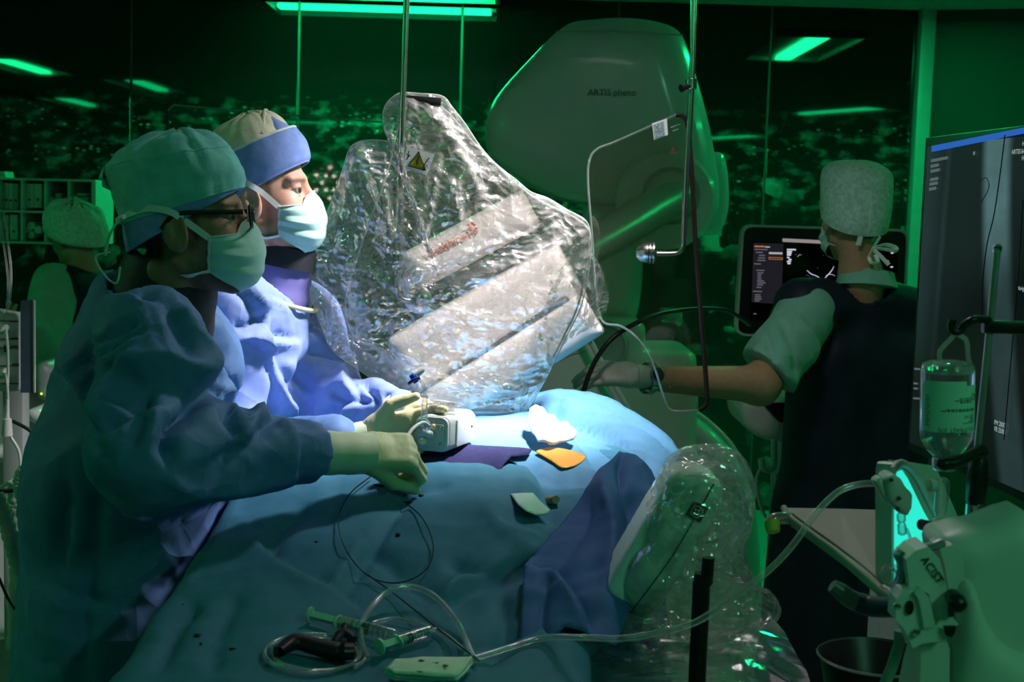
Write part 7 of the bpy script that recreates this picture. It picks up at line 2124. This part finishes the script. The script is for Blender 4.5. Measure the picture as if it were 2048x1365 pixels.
lf, _, _ = sheet('film_sheet', [(1180, 1270), (1260, 1262), (1380, 1285), (1500, 1270), (1540, 1230), (1570, 1262), (1610, 1340), (1640, 1420), (1180, 1420)],
      [(1180, 1270, 1.95), (1380, 1285, 1.93), (1540, 1230, 1.98), (1640, 1420, 1.80), (1180, 1420, 1.72), (1400, 1420, 1.70), (1600, 1330, 1.88)], clearmat('loose film', haze=0.05, hazecol=(0.9, 0.93, 0.9), gloss=0.06, grough=0.14, edge=0.35, bump=0.35, bscale=22), None, step=9, crum=0.006, cf=5, seed=77, th=0, octs=3)
tag(lf, 'loose clear plastic sheet hanging below the wrapped control unit', 'plastic film')

# ------------------------------------------------------------------ left side: monitor rack, hoses, shelf
DL = 3.05
M_rackw = mat('rack white', (0.50, 0.52, 0.48), 0.45, var=0.03)
M_rackb = mat('rack blue', (0.07, 0.10, 0.17), 0.5)
mr = thing('monitor_rack', 'white patient monitor rack with dark side panel and plugged cables at the left edge', 'medical monitor', (P(20, 700, DL)[0], DL + 0.08, 0))
soft_extrude('rack_body', [(-120, 600), (38, 628), (40, 784), (-120, 786)], DL, DL + 0.05, 0.008, M_rackw, mr, h=0.008, rp=0)
px_flat('side_panel', [(41, 602), (66, 600), (67, 786), (41, 786)], lambda a, b: P(a, b, DL - 0.01), M_rackb, mr, th=0.006)
px_flat('panel_edge', [(66, 600), (69, 602), (70, 786), (67, 786)], lambda a, b: P(a, b, DL - 0.012), M_rackw, mr, th=0.006)
for b in (640, 676, 694, 730, 765):
    px_flat('module_gap', [(-60, b), (37, b + 2), (37, b + 4), (-60, b + 2)], DL - 0.0015, M_dark, mr, th=0.001)
for (a, b) in ((20, 642), (22, 676), (22, 692), (24, 728)):
    px_flat('module_print', [(a, b), (a + 14, b), (a + 14, b + 3), (a, b + 3)], DL - 0.003, M_txtg, mr, th=0.001)
for (a, b) in ((12, 655), (12, 742)):
    pg = lathe('cable_plug', [(0.008, 0), (0.008, 0.02), (0.005, 0.03), (0, 0.03)], P(a, b, DL - 0.002), M_cream, mr, n=12, axis=(0.0, -1, -0.4))
    tube('plug_cable', [P(a, b + 4, DL - 0.03), P(a + 3, b + 40, DL - 0.035), P(a + 4, b + 90, DL - 0.03), P(a + 2, b + 130, DL - 0.03)], 0.0035, M_cream, mr, n=8)
px_flat('socket', [(8, 690), (14, 692), (14, 706), (8, 704)], DL - 0.003, M_black, mr, th=0.002)
box('rack_pole', (P(20, 700, DL)[0] - 0.02, DL + 0.09, 0.62), (0.05, 0.05, 1.24), M_shell2, mr, bev=0.01)
box('rack_foot', (P(20, 700, DL)[0] - 0.02, DL + 0.09, 0.04), (0.40, 0.20, 0.08), M_shell2, mr, bev=0.02)
for (a0, b0, lab) in ((10, 420, 'clear infusion line hanging by the left edge, thinner'), (4, 440, 'clear infusion line hanging at the far left edge')):
    tag(tube('infusion_line', [P(a0 - 4, b0, DL), P(a0 + 5, b0 + 60, DL), P(a0 + 12, b0 + 120, DL), P(a0 + 10, b0 + 175, DL), P(a0 + 4, b0 + 200, DL)], 0.003, M_clear, None, n=6), lab, 'infusion line')
cn = thing('cable_connector', 'white cable connector hanging below the monitor rack', 'connector', P(14, 855, 2.95))
tube('connector_body', [P(14, 838, 2.95), P(14, 872, 2.95)], [0.010, 0.0125], M_cream, cn, n=12)
tube('connector_neck', [P(15, 800, 2.95), P(14, 840, 2.95)], [0.0035, 0.006], M_cream, cn, n=10)
tube('connector_cable', [P(20, 872, 2.95), P(38, 905, 2.95), P(38, 945, 2.95), P(14, 968, 2.95), P(-20, 985, 2.95)], 0.0035, M_cream, cn, n=8)
def hose(pts, r, m, label, cat='hose', ribs=0):
    p = cat_rom([P(*q) for q in pts], 14)
    if ribs:
        L_ = len(p); rr = r * (1 + 0.10 * np.sin(np.arange(L_) * 1.9))
        V, Fc = tube_geo(p, rr, 12)
        o = mesh('hose', V, Fc, m, None)
    else:
        V, Fc = tube_geo(p, r, 10); o = mesh('hose', V, Fc, m, None)
    return tag(o, label, cat)
M_ghose = mat('corrugated hose', (0.35, 0.42, 0.38), 0.4, var=0.05)
hose([(-10, 990, 2.7), (10, 1040, 2.7), (30, 1110, 2.7), (48, 1180, 2.7), (60, 1260, 2.7), (80, 1380, 2.7)], 0.016, M_ghose, 'pale corrugated breathing hose slanting down at the left edge', 'hose', 1)
hose([(80, 945, 2.9), (52, 940, 2.9), (40, 965, 2.9), (48, 1005, 2.9), (68, 1045, 2.9), (80, 1080, 2.9)], 0.015, M_ghose, 'bent green hose behind the near surgeon\'s back', 'hose', 1)
hose([(30, 960, 2.95), (34, 1040, 2.95), (36, 1150, 2.95), (30, 1300, 2.95)], 0.018, M_ghose, 'upright corrugated hose behind the slanting one at the left edge', 'hose', 1)
hose([(-10, 1010, 2.85), (30, 1015, 2.85), (80, 1040, 2.85)], 0.003, M_cream, 'thin pale cable crossing behind the hoses', 'cable')
hose([(20, 840, 3.0), (60, 862, 3.0), (80, 890, 3.0)], 0.004, M_black, 'thin black cable below the monitor rack', 'cable')
hose([(-10, 985, 2.9), (30, 982, 2.9), (80, 985, 2.9)], 0.005, M_black, 'black cable running level behind the corrugated hose', 'cable')
hose([(-5, 1150, 2.75), (20, 1205, 2.75), (50, 1240, 2.75)], 0.003, M_black, 'thin dark cable near the floor at the left edge', 'cable')
# anaesthesia trolley behind the surgeon
an = thing('anaesthesia_trolley', 'green-lit anaesthesia trolley behind the near surgeon', 'trolley', (P(60, 900, 3.35)[0], 3.4, 0))
soft_extrude('trolley_body', [(-80, 1000), (110, 1000), (110, 1290), (-80, 1290)], 3.3, 3.7, 0.02, M_shell, an, h=0.02, rp=0)
soft_extrude('tilted_keyboard', [(48, 826), (58, 815), (104, 845), (100, 858), (92, 866), (46, 838)], 3.28, 3.5, 0.008, M_shell, an, h=0.01, rp=0)
soft_extrude('work_shelf', [(-80, 900), (110, 895), (110, 925), (-80, 930)], 3.25, 3.7, 0.008, M_shell, an, h=0.012, rp=0)
soft_extrude('upper_module', [(66, 730), (86, 722), (100, 740), (100, 800), (70, 806)], 3.4, 3.7, 0.008, M_shell2, an, h=0.012, rp=0)
box('trolley_frame', (P(15, 900, 3.5)[0], 3.52, 0.62), (0.18, 0.2, 1.1), M_shell2, an, bev=0.02)
box('trolley_base', (P(15, 900, 3.5)[0], 3.50, 0.07), (0.34, 0.5, 0.14), M_shell2, an, bev=0.02)
lathe('yellow_lamp', [(0.003, 0), (0.003, 0.002), (0, 0.003)], P(83, 788, 3.39), emat('yellow indicator', (0.6, 0.9, 0.05), 2.0), an, n=10, axis=(0, -1, 0))

# shelf unit with binders on the city wall
DSH = 6.9
M_shelf = mat('shelf white', (0.62, 0.66, 0.62), 0.5, var=0.03)
sf = thing('shelf_unit', 'white shelf unit with square compartments before the city wall at the left', 'shelf', P(90, 490, DSH))
SX = [-100, -52, -4, 43, 90, 137, 186]
def shelf_box(name, poly, d0, d1, m, parent):
    A = [P(a, b, d0) for a, b in poly]
    dep = np.array([0, d1 - d0, 0])
    k = len(A)
    V = A + [v + dep for v in A]
    o = mesh(name, V, [tuple(range(k)), tuple(range(2 * k - 1, k - 1, -1))] + [(i, i + k, (i + 1) % k + k, (i + 1) % k) for i in range(k)], m, parent, smooth=False)
    bm = bmesh.new(); bm.from_mesh(o.data); bmesh.ops.recalc_face_normals(bm, faces=list(bm.faces)); bm.to_mesh(o.data); bm.free()
    return o
for a in SX:
    shelf_box('upright', [(a - 1.6, 356 + a * 0.03), (a + 1.6, 356 + a * 0.03), (a + 1.6, 484 + a * 0.02), (a - 1.6, 484 + a * 0.02)], DSH, DSH + 0.3, M_shelf, sf)
shelf_box('end_panel', [(183, 361), (192, 362), (191, 490), (183, 488)], DSH - 0.005, DSH + 0.3, M_shelf, sf)
for b in (356, 421, 483):
    shelf_box('shelf_board', [(-100, b - 3), (190, b + 4), (190, b + 8), (-100, b + 1)], DSH - 0.003, DSH + 0.3, M_shelf, sf)
shelf_box('back_board', [(-100, 356), (190, 362), (190, 488), (-100, 482)], DSH + 0.29, DSH + 0.30, M_shelf, sf)
M_bind_ = [mat('binder pale', (0.60, 0.66, 0.60), 0.5), mat('binder grey', (0.34, 0.40, 0.36), 0.5), mat('binder mid', (0.48, 0.54, 0.48), 0.5)]
DBK = DSH + 0.05
binds = [(0, 366, 8, 52, 0), (9, 366, 8, 52, 2), (18, 367, 8, 52, 0), (27, 367, 9, 52, 1), (51, 368, 16, 48, 0), (68, 368, 15, 48, 0), (5, 430, 12, 50, 2), (20, 430, 15, 50, 0)]
pos_w = ['far left', 'second', 'third', 'fourth', 'left ring', 'right ring', 'lower left', 'lower right']
for (a, b, w, h_, k), pw in zip(binds, pos_w):
    t = thing('binder', 'pale file binder in the shelf unit, %s one of the binders' % pw, 'binder', P(a + w / 2, b + h_, DBK), 'binders in the shelf unit')
    shelf_box('spine', [(a, b), (a + w, b + 0.3), (a + w, b + h_), (a, b + h_)], DBK, DBK + 0.2, M_bind_[k], t)
    lathe('finger_hole', [(0.007, 0), (0.007, 0.002), (0, 0.002)], P(a + w / 2, b + h_ * 0.66, DBK - 0.001), M_dark, t, n=12, axis=(0, -1, 0))
for (a, b, s_) in ((52, 462, 8), (62, 452, 7), (62, 470, 9), (76, 460, 9)):
    t = thing('paper_roll', 'round white roll in the lower shelf compartment, %s' % {52: 'leftmost', 62: 'upper' if b < 460 else 'lower', 76: 'rightmost'}[a], 'roll', P(a, b + s_, DBK), 'rolls in the shelf unit')
    lathe('roll_body', [(0.006, 0.0), (0.020, 0.0), (0.021, 0.003), (0.021, 0.12), (0, 0.12)], P(a, b, DBK), M_bind_[0], t, n=20, axis=(0, 1, 0))
    lathe('core', [(0.0065, 0.001), (0.0, 0.001)], P(a, b, DBK), M_bind_[1], t, n=12, axis=(0, 1, 0))
for i, (a, b, w, h_) in enumerate(((95, 392, 12, 26), (108, 386, 14, 32), (122, 396, 12, 22), (142, 398, 14, 22), (157, 392, 20, 26), (150, 386, 26, 6))):
    t = thing('supply_pack', 'small supply pack in the upper right shelf compartments, number %s from the left' % ('one two three four five six'.split()[i]), 'pack', P(a + w / 2, b + h_, DBK), 'supply packs in the shelf unit')
    soft_extrude('pouch', [(a, b), (a + w, b + 1), (a + w, b + h_), (a, b + h_)], DBK, DBK + 0.1, 0.008, M_bind_[i % 3], t, h=0.007, rp=0)
    px_flat('pouch_label', [(a + 2, b + h_ * 0.4), (a + w - 3, b + h_ * 0.4), (a + w - 3, b + h_ * 0.7), (a + 2, b + h_ * 0.7)], DBK - 0.002, M_bind_[(i + 1) % 3], t, th=0.002)
bxx = thing('paper_box', 'small pale box standing on top of the shelf unit', 'box', P(4, 356, DSH + 0.1))
shelf_box('carton', [(-6, 344), (9, 343), (12, 357), (-6, 357)], DSH + 0.08, DSH + 0.2, M_bind_[0], bxx)
px_flat('carton_label', [(-3, 348), (6, 347), (7, 353), (-3, 353)], DSH + 0.078, M_bind_[1], bxx, th=0.002)

# second lamp head left of the picture, its row of LEDs mirrored in the glass wall
lp2 = P(660, 366, 2 * WALL_Y - 2.0); lp2 = np.array([lp2[0], 2.0, lp2[2]])
surgical_lamp(lp2, lp2 + np.array([0.10, 1.0, -0.12]), 'second surgical lamp head left of the picture, mirrored as dots in the glass', [], 12, 0.20, emat('lamp led bright', (1.0, 0.85, 0.82), 28))

# standing clear screen at the far left, in front of the city wall
gs = thing('glass_screen', 'large clear glass screen standing behind the surgeons', 'screen', (P(700, 400, 5.9)[0], 5.9, 0))
scp = [P(a, b, 5.9) for a, b in ((336, 222), (348, 210), (600, 232), (980, 262))]
zf = 0.05
V = scp + [np.array([scp[-1][0], 5.9, zf]), np.array([scp[0][0], 5.9, zf])]
V = V + [v + np.array([0, 0.008, 0]) for v in V]
mesh('pane', V, [(0, 1, 2, 3, 4, 5), (11, 10, 9, 8, 7, 6)] + [(i, i + 6, (i + 1) % 6 + 6, (i + 1) % 6) for i in range(6)], clearmat('clear pane', haze=0.004, gloss=0.02, edge=0.05, grough=0.02), gs, smooth=False)
tube('edge_strip', [np.array([scp[0][0], 5.896, zf]), scp[0] - [0, .004, 0]], 0.007, M_black, gs, n=8, smooth_path=False)
tube('top_strip', [scp[0] - [0, .004, 0], scp[1] - [0, .004, 0], scp[2] - [0, .004, 0], scp[3] - [0, .004, 0]], 0.004, M_shell2, gs, n=6, smooth_path=False)
box('screen_foot', (P(660, 400, 5.9)[0], 5.9, 0.025), (1.3, 0.3, 0.05), M_shell2, gs, bev=0.01)
